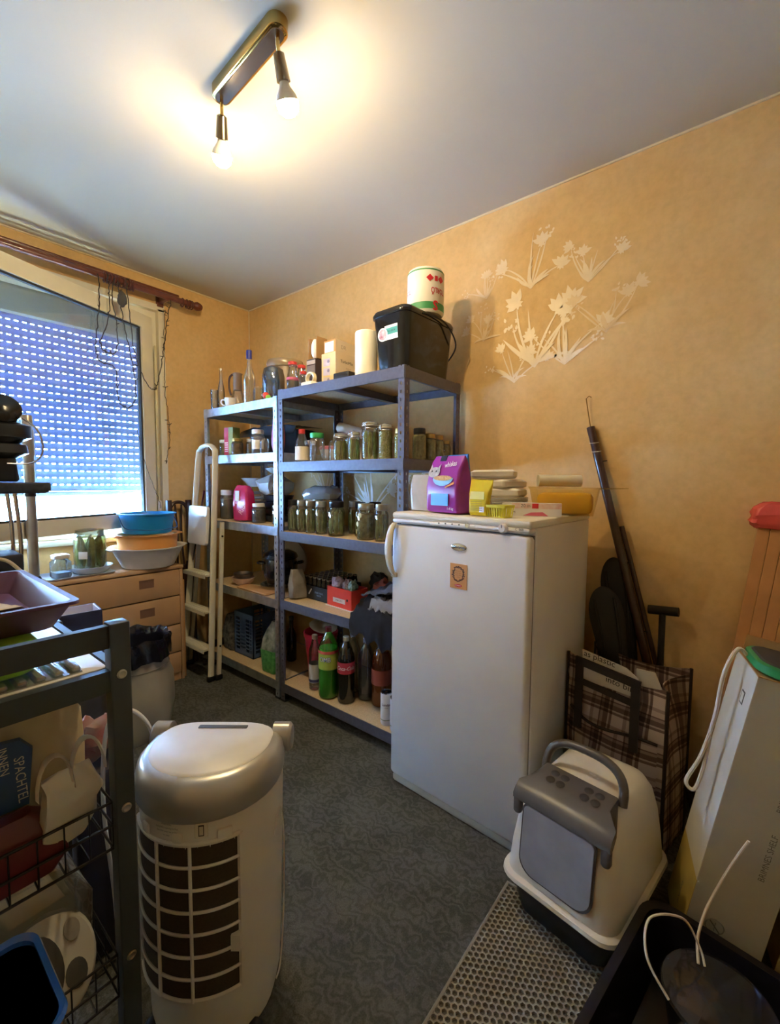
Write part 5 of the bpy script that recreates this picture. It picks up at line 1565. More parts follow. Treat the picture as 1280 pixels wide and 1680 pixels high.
def can(label, x, y, rz=0.0):
    t = thing('drink_can', label, 'can', (x, y, z5 + 0.0006), group='lager cans at the shelf end')
    cm = mat('can white silver', 'e2e6ee', 0.3, 0.0)
    G().lathe([(0.021, 0.0), (0.025, 0.004), (0.0285, 0.014), (0.0285, 0.150), (0.0265, 0.162)], n=24, cap1=False).obj('wall', cm, t)
    G().lathe([(0.0268, 0.160), (0.0268, 0.165), (0.0245, 0.165), (0.0235, 0.160), (0, 0.160)], n=24).obj('rim', mat('can aluminium', 'c9ccd0', 0.2, 0.95), t)
    G().lathe([(0.008, 0.160), (0.008, 0.1625), (0, 0.1625)], n=12, sy=0.6).obj('pull_tab', MATS['can aluminium'], t)
    a = CAMDIR(x, y)
    onwrap(t, 'London', 0.017, mat('can plum print', '5a3a5e', 0.5), 0.0287, 0.108, a, sx=0.9, weight=0.0004)
    onwrap(t, 'LAGER', 0.0065, MATS['can plum print'], 0.0287, 0.094, a)
    G().lathe([(0.0288, 0.03), (0.0288, 0.034)], n=24, cap0=False, cap1=False).obj('stripe', mat('can green print', '8fa08a', 0.5), t)
can('white drink can at the front corner by the freezer', 1.600, 1.297)
can('white drink can half hidden by the freezer edge', 1.585, 1.226)
bottle('blue capped clear bottle behind the two drink cans', 1.68, 1.262, z5, petp(0.03, 0.21), pet, mat('royal blue cap', '3a56b0', 0.4), 0.02)
# ================================================================== on top of the freezer
FT = FH + 0.0006
t = thing('cat_food_bag', 'purple cat food bag with grey cat picture on the freezer', 'pet food', (1.50, 0.905, FT + 0.004), radians(-14))
foil = mat('purple foil', '9c3a9a', 0.25, var=0.08, vs=14)
G().loft([(0.0, 0.036, 0.085, 0.02), (0.01, 0.044, 0.092, 0.02), (0.10, 0.046, 0.090, 0.02), (0.16, 0.034, 0.088, 0.016), (0.20, 0.016, 0.086, 0.008), (0.222, 0.004, 0.076, 0.003, 0.0, -0.006)], 6, jit=0.004, seed=6).obj('pouch', foil, t)
def pad(g_name, poly, m, z_off, parent, xs, th=0.0008):
    """thin printed patch on the bag front; poly in (y, z); xs gives the local front x for a height"""
    n_ = len(poly)
    P = [(xs(z) - z_off - th, y, z) for y, z in poly] + [(xs(z) - z_off, y, z) for y, z in poly]
    return G().add(P, [tuple(range(n_)), tuple(range(2 * n_ - 1, n_ - 1, -1))] + [(i, (i + 1) % n_, n_ + (i + 1) % n_, n_ + i) for i in range(n_)]).obj(g_name, m, parent, smooth=0)
def ell(cy, cz, a, b, n=20, a0=0, a1=2 * pi):
    return [(cy + a * cos(a0 + (a1 - a0) * i / (n - 1 if a1 - a0 < 6 else n)), cz + b * sin(a0 + (a1 - a0) * i / (n - 1 if a1 - a0 < 6 else n))) for i in range(n)]
def xf(z):
    return -0.0485 if z < 0.11 else -0.0485 + 0.0135 * ((z - 0.11) / 0.05) if z < 0.16 else -0.035 + 0.019 * (z - 0.16) / 0.04
pad('blue_panel', [(-0.045, 0.028), (0.05, 0.028), (0.05, 0.075), (-0.045, 0.075)], mat('cyan print', '3f8fd6', 0.35), 0.001, t, xf)
pad('bowl_print', ell(-0.01, 0.135, 0.055, 0.03, 16, pi, 2 * pi), mat('light blue print', '8fc4e6', 0.4), 0.002, t, xf)
pad('food_print', ell(-0.01, 0.135, 0.05, 0.010), mat('kibble print', 'b9854a', 0.6, col2='d9b98a', vs=120), 0.0035, t, xf)
pad('carrot_print', [(-0.075, 0.112), (-0.03, 0.096), (-0.028, 0.101), (-0.074, 0.122)], mat('orange carrot print', 'd9762e', 0.4), 0.002, t, xf)
catg = mat('grey cat print', '9a959a', 0.6, col2='c9c4c4', vs=60)
pad('cat_print', ell(0.045, 0.158, 0.032, 0.021), catg, 0.003, t, xf)
pad('cat_print', [(0.018, 0.168), (0.030, 0.175), (0.020, 0.192)], catg, 0.003, t, xf)
pad('cat_print', [(0.060, 0.176), (0.073, 0.168), (0.071, 0.190)], catg, 0.003, t, xf)
for dy in (0.033, 0.057):
    pad('cat_eye_print', ell(dy, 0.162, 0.004, 0.004, 10), dark_ink, 0.0045, t, xf)
lettering('whiskas', 0.03, white_ink, t, (xf(0.185) - 0.004, -0.035, 0.188), (0, -1, 0.12), (0.3, 0, 1), shear=0.1, sx=0.7)
lettering('1.4 kg', 0.014, white_ink, t, (xf(0.012) - 0.003, -0.058, 0.018), (0, -1, 0), (0, 0, 1))
G().prism([(-0.012, -0.008), (0.012, -0.008), (0.003, 0.014), (-0.003, 0.014)], -0.016, 0.016, 'y', mtx=TR(-0.004, 0.02, 0.21)).obj('binder_clip', mat('dark navy clip', '1f2440', 0.3), t)
G().tube([(-0.006, 0.02, 0.222), (-0.012, 0.016, 0.245), (-0.012, 0.026, 0.245), (-0.006, 0.022, 0.222)], 0.0012, 5).obj('clip_wire', chrome, t)
t = thing('treat_bag', 'blue treat bag standing behind the purple cat food bag', 'pet food', (1.625, 0.965, FT + 0.004), radians(-10))
G().loft([(0.0, 0.03, 0.085, 0.015), (0.12, 0.034, 0.088, 0.02), (0.20, 0.012, 0.085, 0.008), (0.235, 0.003, 0.085, 0.002)], jit=0.005, seed=11).obj('pouch', mat('blue foil', '3f6fb8', 0.25, var=0.1), t)
G().ball((-0.034, -0.05, 0.165), (0.004, 0.022, 0.03), 10, 8).obj('orange_print', mat('salmon print', 'd98a5c', 0.5), t)
t = thing('silver_bag', 'translucent pale packet left of the purple cat food bag', 'bag', (1.56, 1.062, FT + 0.005))
G().loft([(0.0, 0.03, 0.055, 0.015), (0.08, 0.036, 0.062, 0.02), (0.13, 0.014, 0.06, 0.008), (0.15, 0.004, 0.055, 0.003)], jit=0.006, seed=12).obj('pouch', mat('pale grey film', 'b8b4ae', 0.25, var=0.1, vs=20), t)
t = thing('yellow_sachet', 'yellow foil sachet leaning on the purple bag', 'sachet', (1.452, 0.748, FT + 0.002), radians(-8))
G().loft([(0.0, 0.006, 0.036, 0.004), (0.012, 0.016, 0.038, 0.01), (0.08, 0.014, 0.044, 0.01, 0.008, 0.0), (0.118, 0.003, 0.047, 0.002, 0.016, 0.0), (0.132, 0.0025, 0.047, 0.002, 0.018, 0.0)], jit=0.003).obj('pouch', mat('yellow foil', 'd9c22a', 0.25, var=0.08), t)
pad('print_panel', [(-0.03, 0.06), (0.03, 0.06), (0.03, 0.088), (-0.03, 0.088)], mat('pale yellow print', 'e6dc7a', 0.4), 0.001, t, lambda z: -0.012 + 0.07 * (z - 0.06))
for k in range(6):
    pad('print_line', [(-0.026, 0.05 - k * 0.006), (0.024, 0.05 - k * 0.006), (0.024, 0.0515 - k * 0.006), (-0.026, 0.0515 - k * 0.006)], mat('olive print', '8a7a22', 0.5), 0.0012, t, lambda z: -0.0165)
lettering('PURINA', 0.011, mat('red sachet print', 'b8402e', 0.5), t, (-0.0125, 0, 0.074), (0, -1, 0), (0.1, 0, 1))
G().box(-0.0175, -0.034, 0.014, -0.0165, -0.014, 0.034).obj('barcode_patch', white_ink, t, smooth=0)
t = thing('paper_plates', 'stack of white paper plates on the freezer', 'plates', (1.70, 0.775, FT))
pl_m = mat('white paper plate', 'dcd6c8', 0.6)
pme = G().lathe([(0.075, 0), (0.085, 0.003), (0.108, 0.014), (0.106, 0.016), (0.082, 0.006), (0, 0.004)], n=28).mesh('plate', pl_m)
for k in range(9):
    link('plate', pme, t, (0, 0, k * 0.006))
napk = mat('white napkin', 'e2ddd2', 0.75, var=0.05, vs=20)
for k, (dx, dy, rz, lab) in enumerate([(0.0, 0.0, 0.2, 'white napkin pack lying lowest on the paper plates'), (0.01, 0.02, -0.15, 'white napkin pack in the middle of the pile on the plates'), (-0.005, 0.03, 0.35, 'white napkin pack on top of the pile on the plates')]):
    tag(G().loft([(0.0, 0.075, 0.078, 0.01), (0.008, 0.085, 0.088, 0.012), (0.026, 0.086, 0.088, 0.012), (0.034, 0.07, 0.075, 0.01)], jit=0.004, seed=20 + k).obj('napkin_pack', napk, loc=(1.70 + dx, 0.775 + dy, FT + 0.066 + k * 0.037), rot=(0, 0, rz)), lab, 'napkins')
tag(G().loft([(0.0, 0.03, 0.04, 0.02), (0.02, 0.04, 0.05, 0.02), (0.045, 0.03, 0.04, 0.02)], jit=0.012, seed=31).obj('crumpled_wrap', mat('crumpled brown paper', 'a8967c', 0.8, var=0.2, vs=40), loc=(1.545, 0.795, FT + 0.010)), 'crumpled brown wrapping beside the paper plates', 'wrap')
t = thing('cling_film_box', 'long white and red cling film box reading 20 m, lying on the freezer', 'box', (1.61, 0.612, FT), radians(20))
G().box(-0.025, -0.105, 0, 0.025, 0.105, 0.048).obj('carton', mat('white film carton', 'e3dcd6', 0.45), t, smooth=0)
G().box(-0.0256, -0.105, 0.028, -0.025, 0.07, 0.048).obj('print_band', mat('salmon band', 'dcae9e', 0.5, col2='e8d8cc', vs=60), t, smooth=0)
lettering('20 m', 0.017, mat('grey film print', '76706c', 0.5), t, (-0.0262, 0.02, 0.038), (0, -1, 0), (0, 0, 1))
G().box(-0.0262, -0.025, 0.029, -0.0256, -0.003, 0.047).obj('red_block', red_ink, t, smooth=0)
G().prism([(0.03, 0.002), (-0.06, 0.002), (-0.04, 0.016), (0.0, 0.014)], -0.0262, -0.0256, 'x').obj('pink_swoosh', mat('pink swoosh', 'd2647c', 0.5), t, smooth=0)
lettering('FILM', 0.014, mat('brown film print', '6a4a44', 0.5), t, (-0.0262, 0.07, 0.013), (0, -1, 0), (0, 0, 1))
t = thing('yellow_basket', 'little yellow plastic basket at the freezer front edge', 'basket', (1.458, 0.668, FT), radians(-12))
g = G().box(-0.022, -0.036, 0, 0.022, 0.036, 0.003)
for k in range(8):
    u = -0.034 + k * 0.068 / 7
    for sx in (-1, 1):
        g.bar((sx * 0.022, u, 0), (sx * 0.027, u * 1.12, 0.04), 0.004, 0.0025)
for k in range(5):
    u = -0.02 + k * 0.01
    for sy in (-1, 1):
        g.bar((u, sy * 0.036, 0), (u * 1.2, sy * 0.041, 0.04), 0.004, 0.0025)
g.loft([(0.034, 0.0285, 0.0425, 0.004), (0.044, 0.030, 0.044, 0.004), (0.044, 0.026, 0.040, 0.004), (0.034, 0.0255, 0.0395, 0.004), (0.034, 0.0285, 0.0425, 0.004)], cap0=False, cap1=False)
g.obj('cage', mat('lemon plastic', 'd8cf3a', 0.4), t)
t = thing('yellow_package', 'yellow package wrapped in clear film behind the cling film box', 'package', (1.79, 0.545, FT), radians(12))
G().rbox(-0.07, -0.10, 0.003, 0.07, 0.10, 0.085, 0.02).obj('package', mat('golden yellow', 'e8b62a', 0.5, var=0.08), t)
G().loft([(0.0, 0.075, 0.105, 0.02), (0.05, 0.082, 0.115, 0.02), (0.10, 0.08, 0.125, 0.02), (0.106, 0.03, 0.18, 0.01, 0, -0.04)], jit=0.006, seed=14).obj('film_wrap', clear('yellow film', 'fbf2cc', 0.07, 0.1, haze=0.06, hazecol='efe2b0'), t)
tag(G().cyl((1.80, 0.66, FT + 0.133), (1.90, 0.52, FT + 0.133), 0.025, n=18).cyl((1.80, 0.66, FT + 0.133), (1.90, 0.52, FT + 0.133), 0.018, n=18).obj('paper_tube', mat('cream paper tube', 'ddd3ba', 0.7)), 'rolled cream paper tube on the yellow package', 'roll')

# ================================================================== right hand side: poles, fins, shopping bag
t = thing('curtain_pole', 'long dark brown pole bundle leaning against the ochre wall', 'pole', (0, 0, 0))
dwood = mat('dark brown lacquer', '3e2823', 0.3, var=0.25, vs=20, coat=0.3)
a, b = Vector((2.0, 0.12, 0.012)), Vector((2.068, 0.532, 1.535))
G().cyl(a, b, 0.017, n=14).obj('pole', dwood, t)
G().cyl(a + Vector((0.03, -0.03, 0)), a + (b - a) * 0.72 + Vector((0.012, -0.026, 0)), 0.010, n=10).obj('pole', dwood, t)
tip = b + (b - a).normalized() * 0.002
G().tube([tip, tip + Vector((0.003, 0.012, 0.06)), tip + Vector((0.006, 0.024, 0.125)), tip + Vector((0.004, 0.012, 0.135)), tip + Vector((0.002, 0.002, 0.128))], 0.0022, 6).obj('wire_hook', mat('bronze wire', '8a6a34', 0.3, 0.8), t)
d_ = (b - a).normalized()
for k, f_ in enumerate((0.93, 0.955)):
    c = a + (b - a) * f_
    s_ = d_.orthogonal().normalized()
    u_ = d_.cross(s_)
    G().tube([c + s_ * (0.019 * cos(q)) + u_ * (0.019 * sin(q)) + d_ * (0.006 * cos(q)) for q in [2 * pi * i / 14 for i in range(14)]], 0.0014, 5, True).obj('string_tie', white_plastic, t)
for f_ in (0.9, 0.62, 0.44, 0.27):
    c = a + (b - a) * f_
    G().cyl(c, c + Vector((-0.004, -0.034, 0.004)), 0.002, n=6).obj('peg', black_plastic, t)

finm = mat('black fin rubber', '1e1c1d', 0.55, var=0.15)
def fin(label, base, top, w, rz, bend):
    """swim fin: a broad blade that narrows to the foot pocket, tip upward"""
    t = thing('swim_fin', label, 'swim fin', base)
    d = Vector(top) - Vector(base)
    L = d.length
    zd = d.normalized()
    xd = Vector((sin(rz), -cos(rz), 0))
    xd = (xd - zd * xd.dot(zd)).normalized()
    q = Matrix((xd, zd.cross(xd), zd)).transposed().to_4x4()
    secs = []
    for s in (0, 0.08, 0.17, 0.25, 0.33, 0.42, 0.5, 0.58, 0.67, 0.75, 0.80, 0.85, 0.89, 0.92, 0.95, 0.97, 0.985, 0.995, 1.0):
        hw = w * (0.42 + 0.58 * min(1, s / 0.75)) if s < 0.80 else w * sqrt(max(0.006, 1 - ((s - 0.80) / 0.2) ** 2))
        hw = hw if s > 0.3 else w * 0.5
        th_ = 0.03 * (1 - s) ** 1.3 + 0.006
        off = bend * s * s
        secs.append([(hw * cos(a), off + min(th_, 0.02) * sin(a), s * L) for a in [2 * pi * k / 16 for k in range(16)]])
    G().skin(secs, mtx=q).obj('blade', finm, t)
    for sx in (-0.6, 0.6):
        G().tube([q @ Vector((w * sx * (0.5 + 0.5 * s), bend * s * s - 0.012, s * L)) for s in (0.25, 0.5, 0.75, 0.92)], 0.005, 6).obj('rib', finm, t)
fin('black swim fin tilted left beside the freezer, tip up', (1.955, 0.325, 0.30), (1.945, 0.43, 0.86), 0.066, radians(20), 0.02)
fin('black swim fin behind the brown pole against the wall', (2.035, 0.31, 0.30), (2.045, 0.415, 0.975), 0.062, radians(8), -0.01)
tag(G().cyl((1.99, 0.215, 0.0), (2.04, 0.225, 0.79), 0.012, n=12).cyl((2.045, 0.275, 0.775), (2.035, 0.17, 0.785), 0.018, n=14).obj('walking_stick', finm), 'dark stick with a cross grip behind the shopping bag', 'stick')

# plaid shopping bag
def plaid_mat():
    m = bpy.data.materials.new('plaid cloth')
    m.use_nodes = True
    nt = m.node_tree
    b = nt.nodes['Principled BSDF']
    tc = nd(nt, 'ShaderNodeTexCoord')
    sp = nd(nt, 'ShaderNodeSeparateXYZ')
    nt.links.new(tc.outputs['Object'], sp.inputs[0])
    def stripes(sock, period, phase):
        ad = nd(nt, 'ShaderNodeMath', operation='ADD')
        ad.inputs[1].default_value = 10.0 + phase
        nt.links.new(sock, ad.inputs[0])
        dv = nd(nt, 'ShaderNodeMath', operation='DIVIDE')
        dv.inputs[1].default_value = period
        nt.links.new(ad.outputs[0], dv.inputs[0])
        fr = nd(nt, 'ShaderNodeMath', operation='FRACT')
        nt.links.new(dv.outputs[0], fr.inputs[0])
        r = nd(nt, 'ShaderNodeValToRGB')
        r.color_ramp.interpolation = 'CONSTANT'
        e = r.color_ramp.elements
        e[0].position = 0.0
        e[0].color = (1, 1, 1, 1)
        e[1].position = 0.34
        e[1].color = (0.32, 0.26, 0.26, 1)
        for p, c in ((0.42, (0.8, 0.76, 0.74, 1)), (0.47, (0.25, 0.2, 0.2, 1)), (0.62, (0.55, 0.5, 0.49, 1)), (0.70, (0.28, 0.22, 0.22, 1)), (0.74, (0.9, 0.86, 0.82, 1)), (0.9, (0.6, 0.55, 0.53, 1))):
            k = e.new(p)
            k.color = c
        nt.links.new(fr.outputs[0], r.inputs['Fac'])
        return r.outputs[0]
    ad = nd(nt, 'ShaderNodeMath', operation='ADD')
    nt.links.new(sp.outputs[0], ad.inputs[0])
    nt.links.new(sp.outputs[1], ad.inputs[1])
    s1 = stripes(ad.outputs[0], 0.12, 0.0)
    s2 = stripes(sp.outputs[2], 0.12, 0.03)
    mx = nd(nt, 'ShaderNodeMix', data_type='RGBA', blend_type='MULTIPLY')
    mx.inputs[0].default_value = 1.0
    nt.links.new(s1, mx.inputs[6])
    nt.links.new(s2, mx.inputs[7])
    m2 = nd(nt, 'ShaderNodeMix', data_type='RGBA', blend_type='MULTIPLY')
    m2.inputs[0].default_value = 1.0
    nt.links.new(mx.outputs[2], m2.inputs[6])
    m2.inputs[7].default_value = lin('c2b0a8')
    nt.links.new(m2.outputs[2], b.inputs['Base Color'])
    b.inputs['Roughness'].default_value = 0.85
    no = nd(nt, 'ShaderNodeTexNoise', Scale=300.0)
    bp = nd(nt, 'ShaderNodeBump', Strength=0.3, Distance=0.002)
    nt.links.new(tc.outputs['Object'], no.inputs['Vector'])
    nt.links.new(no.outputs['Fac'], bp.inputs['Height'])
    nt.links.new(bp.outputs['Normal'], b.inputs['Normal'])
    return m
plaid = plaid_mat()
edge_m = mat('dark brown piping', '2a211f', 0.7)
sb = thing('shopping_bag', 'brown and grey plaid shopping bag beside the freezer', 'shopping bag', (1.825, 0.305, 0.0), radians(-12))
SBW, SBD, SBH = 0.175, 0.11, 0.60
def wall_pt(side):
    def fn(u, v):
        puff = 0.018 * sin(pi * u) * sin(pi * min(1, v * 1.1)) + 0.006 * noise.noise(Vector((u * 4, v * 5, side)))
        z = SBH * v - (0.03 * sin(pi * u) * v ** 4 if side in (0, 1) else 0.015 * sin(pi * u) * v ** 4)
        if side == 0:
            return (-SBD - puff, SBW - 2 * SBW * u, z + 0.03 * (1 - u) * v)
        if side == 1:
            return (SBD + puff * 0.3, -SBW + 2 * SBW * u, z + 0.02 * v)
        pinch = 0.045 * sin(pi * u) * v ** 1.5
        if side == 2:
            return (-SBD + 2 * SBD * u, -SBW - puff * 0.5 + pinch, z)
        return (SBD - 2 * SBD * u, SBW + puff * 0.3 - pinch, z)
    return fn
for side, nm in ((0, 'front_panel'), (1, 'back_panel'), (2, 'side_panel'), (3, 'side_panel')):
    G().sheet(wall_pt(side), 16, 20, 0.004).obj(nm, plaid, sb)
G().box(-SBD, -SBW, 0.0, SBD, SBW, 0.012).obj('base', edge_m, sb, smooth=0)
for (u, sd) in ((0, 0), (1, 0), (0, 1), (1, 1)):
    G().tube([wall_pt(sd)(u, v / 8) for v in range(9)], 0.006, 6).obj('piping', edge_m, sb)
# pocket with sagging hem
def pocket(u, v):
    p = Vector(wall_pt(0)(0.06 + 0.88 * u, 0.1 + 0.58 * v))
    return p + Vector((-0.008 - 0.01 * sin(pi * u), 0, -0.012 * sin(2 * pi * u) * v - 0.015 * sin(pi * u) * v))
G().sheet(pocket, 16, 12, 0.003).obj('pocket', plaid, sb)
G().tube([pocket(u / 16, 1.0) for u in range(17)], 0.0055, 6).obj('pocket_hem', edge_m, sb)
# dark plastic carrying frame hanging over the front
strap = mat('dark brown strap', '2b2321', 0.6)
def rbar(p, q, w=0.028, h=0.008):
    return G().bar(p, q, w, h, (-1, 0, 0))
xo = -SBD - 0.03
rbar((xo, 0.115, 0.36), (xo, 0.115, 0.625)).obj('handle_strap', strap, sb)
rbar((xo, -0.085, 0.36), (xo, -0.085, 0.60)).obj('handle_strap', strap, sb)
G().bar((xo, 0.13, 0.62), (xo, -0.10, 0.60), 0.008, 0.03, (0, 0, 1)).bar((xo, 0.13, 0.545), (xo, -0.10, 0.528), 0.008, 0.022, (0, 0, 1)).obj('handle_grip', strap, sb)
pc = thing('paper_carrier', 'white printed carrier stuffed in the plaid shopping bag', 'bag', (1.825, 0.305, 0.30), radians(-12))
G().prism([(-0.08, 0.25), (0.10, 0.25), (0.11, 0.365), (-0.05, 0.345), (-0.09, 0.32)], -0.1345, -0.1325, 'x').prism([(-0.145, 0.05), (-0.06, 0.05), (-0.06, 0.33), (-0.12, 0.335), (-0.145, 0.28)], -0.075, -0.07, 'x').obj('folded_sheet', mat('white carrier film', 'd9d6ce', 0.5), pc, smooth=0)
lettering('as plastic', 0.032, dark_ink, pc, (-0.1352, 0.045, 0.3475), (0, -1, -0.08), (0, 0, 1))
lettering('into bin', 0.032, dark_ink, pc, (-0.1352, -0.03, 0.278), (0, -1, -0.08), (0, 0, 1))

# ---- long upright cartons and the power strip
cart_w = mat('pale grey carton', 'b9b3a2', 0.65, var=0.05)
cart_l = mat('white carton side', 'c7c3b6', 0.55, var=0.04)
cart_b = mat('brown carton', 'b9a27e', 0.7, var=0.08)
bx = thing('long_carton', 'tall pale carton with printed side standing right of the plaid bag', 'carton', (1.35, 0.078, 0.03), rot=(radians(9.8), 0, radians(12)))
G().box(0, -0.165, 0, 0.20, 0.0, 0.80).obj('carton', cart_w, bx, smooth=0)
G().box(0.001, 0.0, 0.22, 0.199, 0.0012, 0.7995).obj('white_side', cart_l, bx, smooth=0)
G().box(0.001, 0.0, 0.002, 0.199, 0.0012, 0.22).obj('yellow_print', mat('straw print', 'b7a050', 0.6, var=0.08), bx, smooth=0)
G().add([(-0.002, 0.002, 0.800), (0.204, 0.002, 0.800), (0.204, -0.167, 0.803), (-0.002, -0.167, 0.803), (-0.002, 0.002, 0.803), (0.204, 0.002, 0.803), (0.204, -0.167, 0.806), (-0.002, -0.167, 0.806)], [(0, 3, 2, 1), (4, 5, 6, 7), (0, 1, 5, 4), (1, 2, 6, 5), (2, 3, 7, 6), (3, 0, 4, 7)]).obj('top_flap', cart_b, bx, smooth=0)
G().box(0.198, -0.160, 0.806, 0.202, -0.01, 0.85).obj('raised_flap', cart_b, bx, smooth=0)
gprint = mat('grey carton print', '6f695c', 0.6)
lettering('LACK 121', 0.022, gprint, bx, (-0.0006, -0.105, 0.70), (0, 0, 1), (0, 1, 0))
lettering('BRIMNES SHELF', 0.019, gprint, bx, (-0.0006, -0.112, 0.55), (0, 0, 1), (0, 1, 0))
lettering('BRIMNES SHELF', 0.019, gprint, bx, (-0.0006, -0.118, 0.36), (0, 0, 1), (0, 1, 0))
lettering('assembly', 0.02, gprint, bx, (0.09, 0.0016, 0.10), (0, 0, 1), (1, 0, 0))
G().box(0.05, 0.0012, 0.70, 0.075, 0.0018, 0.735).obj('stamp', mat('dark stamp', '4a453c', 0.6), bx, smooth=0)
G().box(0.054, 0.0018, 0.704, 0.071, 0.0022, 0.731).obj('stamp', cart_l, bx, smooth=0)
def nosign(y, z):
    rg = [(-0.001, y + 0.02 * cos(a), z + 0.02 * sin(a)) for a in [2 * pi * i / 20 for i in range(20)]]
    return G().tube(rg, 0.0016, 5, True).bar((-0.001, y - 0.014, z - 0.014), (-0.001, y + 0.014, z + 0.014), 0.001, 0.003).bar((-0.001, y, z - 0.012), (-0.001, y, z + 0.012), 0.001, 0.002)
nosign(-0.06, 0.12).obj('warning_mark', gprint, bx)
b2 = thing('brown_carton', 'brown carton with warning marks at the right edge of the floor', 'carton', (1.44, -0.125, 0.036), rot=(radians(9.8), 0, radians(10)))
G().box(0, -0.20, 0, 0.35, 0, 0.62).obj('carton', mat('tan carton', 'a08a62', 0.7, var=0.1), b2, smooth=0)
nosign(-0.04, 0.10).obj('warning_mark', gprint, b2)
G().cyl((-0.001, -0.035, 0.25), (0, -0.035, 0.25), 0.012, n=14).obj('yellow_dot', mat('yellow sticker', 'c9a83a', 0.5), b2)
ps = thing('charging_pad', 'green edged dark charging base with a white plug on the carton', 'charger', (1.475, -0.112, 0.813), rot=(radians(9.8), 0, radians(12)))
G().loft([(0.0, 0.085, 0.075, 0.045), (0.004, 0.09, 0.08, 0.05), (0.022, 0.09, 0.08, 0.05), (0.026, 0.085, 0.075, 0.045)], mtx=None).obj('edge', mat('green rubber', '2f8a4e', 0.4), ps)
G().loft([(0.0255, 0.080, 0.070, 0.042), (0.030, 0.076, 0.066, 0.04)]).obj('top_plate', mat('dark grey plate', '3a3b3a', 0.6), ps)
G().rbox(-0.04, -0.06, 0.030, 0.01, -0.015, 0.08, 0.008).obj('plug', white_plastic, ps)
CABLE = [(1.478, -0.032, 0.838), (1.47, -0.012, 0.85), (1.45, 0.013, 0.784), (1.44, 0.028, 0.656), (1.43, 0.052, 0.548), (1.42, 0.081, 0.471), (1.42, 0.061, 0.455), (1.43, 0.044, 0.525), (1.45, 0.035, 0.6)]
t = thing('charger_cable', 'white cable hanging down the side of the tall carton', 'cable', (0, 0, 0))
G().tube(CABLE, 0.005, 8, sm=8).obj('cable', mat('ivory cable', 'cfc8b8', 0.5), t)

# ---- wooden planks against the wall with a red bag on their ends
larch = mat('larch plank', 'c08a55', 0.5, var=0.14, vs=9)
for k in range(4):
    y0 = -0.059 - k * 0.036
    d_lab = ['leftmost', 'second', 'third', 'rightmost'][k]
    p = thing('wooden_plank', d_lab + ' of the wooden planks leaning under the red bag', 'plank', (2.03 - 0.004 * k, y0, 0.0), group='planks on the right wall')
    a_, b_ = Vector((-0.035, 0.11 + 0.002 * k, 0.0)), Vector((0.03, -0.012 - 0.0005 * k, 1.16))
    G().bar(a_, b_, 0.034, 0.018, (1, 0, 0)).obj('plank', larch, p, smooth=0)
tag(G().box(2.0, -0.36, 0.0, 2.06, -0.215, 0.98).obj('wooden_board', mat('dark reddish panel', '4a2a20', 0.5, var=0.1)), 'dark reddish brown panel standing right of the planks', 'panel')
t = thing('red_bag', 'crumpled red plastic bag pulled over the plank ends', 'bag', (2.05, -0.125, 1.125))
G().loft([(0.0, 0.03, 0.085, 0.02), (0.015, 0.034, 0.09, 0.02), (0.03, 0.036, 0.095, 0.02), (0.045, 0.033, 0.09, 0.02), (0.06, 0.036, 0.095, 0.02), (0.08, 0.032, 0.09, 0.02), (0.095, 0.024, 0.07, 0.02), (0.103, 0.012, 0.04, 0.01)], 12, jit=0.018, seed=41).obj('film', mat('red plastic film', 'd8554c', 0.25, var=0.12, vs=16), t)

# ---- dark tub with the clear pet fountain
tubm2 = mat('dark navy tub', '14131c', 0.28, var=0.1)
t = thing('storage_tub', 'dark navy plastic tub in the lower right corner', 'tub', (1.02, 0.0, 0.0135), radians(-9))
prof_ = [(0.0, 0.235, 0.145, 0.05), (0.01, 0.245, 0.155, 0.06), (0.145, 0.27, 0.18, 0.06), (0.147, 0.285, 0.195, 0.065), (0.157, 0.285, 0.195, 0.065), (0.159, 0.264, 0.174, 0.055), (0.02, 0.238, 0.148, 0.055)]
G().loft(prof_, 6).obj('shell', tubm2, t)
f_ = thing('pet_fountain', 'clear round plastic pet fountain bowl inside the dark tub', 'fountain', (1.15, -0.015, 0.0365))
cl = clear('fountain plastic', 'aab0c4', 0.12, 0.08, haze=0.08, hazecol='6a7088')
G().lathe([(0.075, 0), (0.09, 0.01), (0.105, 0.11), (0.11, 0.114)], n=30, cap1=False).obj('bowl', cl, f_)
G().lathe([(0.108, 0.114), (0.106, 0.122), (0.07, 0.135), (0.03, 0.132), (0.0, 0.138)], n=30).obj('cover', cl, f_)
G().lathe([(0.03, 0.0), (0.035, 0.03), (0.02, 0.09), (0, 0.1)], n=16).obj('pump', mat('grey pump', '4a4c55', 0.4), f_)
t = thing('fountain_cord', 'thin white cable looping out of the pet fountain', 'cord', (1.15, -0.015, 0.172))
G().tube([(-0.085, 0.085, 0.002), (-0.075, 0.13, 0.06), (-0.01, 0.135, 0.095), (0.05, 0.075, 0.085), (0.058, 0.04, 0.03), (0.045, 0.028, 0.002)], 0.0028, 6, sm=8).tube([(0.04, 0.04, 0.004), (0.08, 0.045, 0.03), (0.12, 0.035, 0.07), (0.155, 0.02, 0.10), (0.175, 0.0, 0.15), (0.185, -0.02, 0.20), (0.188, -0.04, 0.25)], 0.0032, 6, sm=8).obj('cable', mat('white cable', 'd8d2cc', 0.5), t)
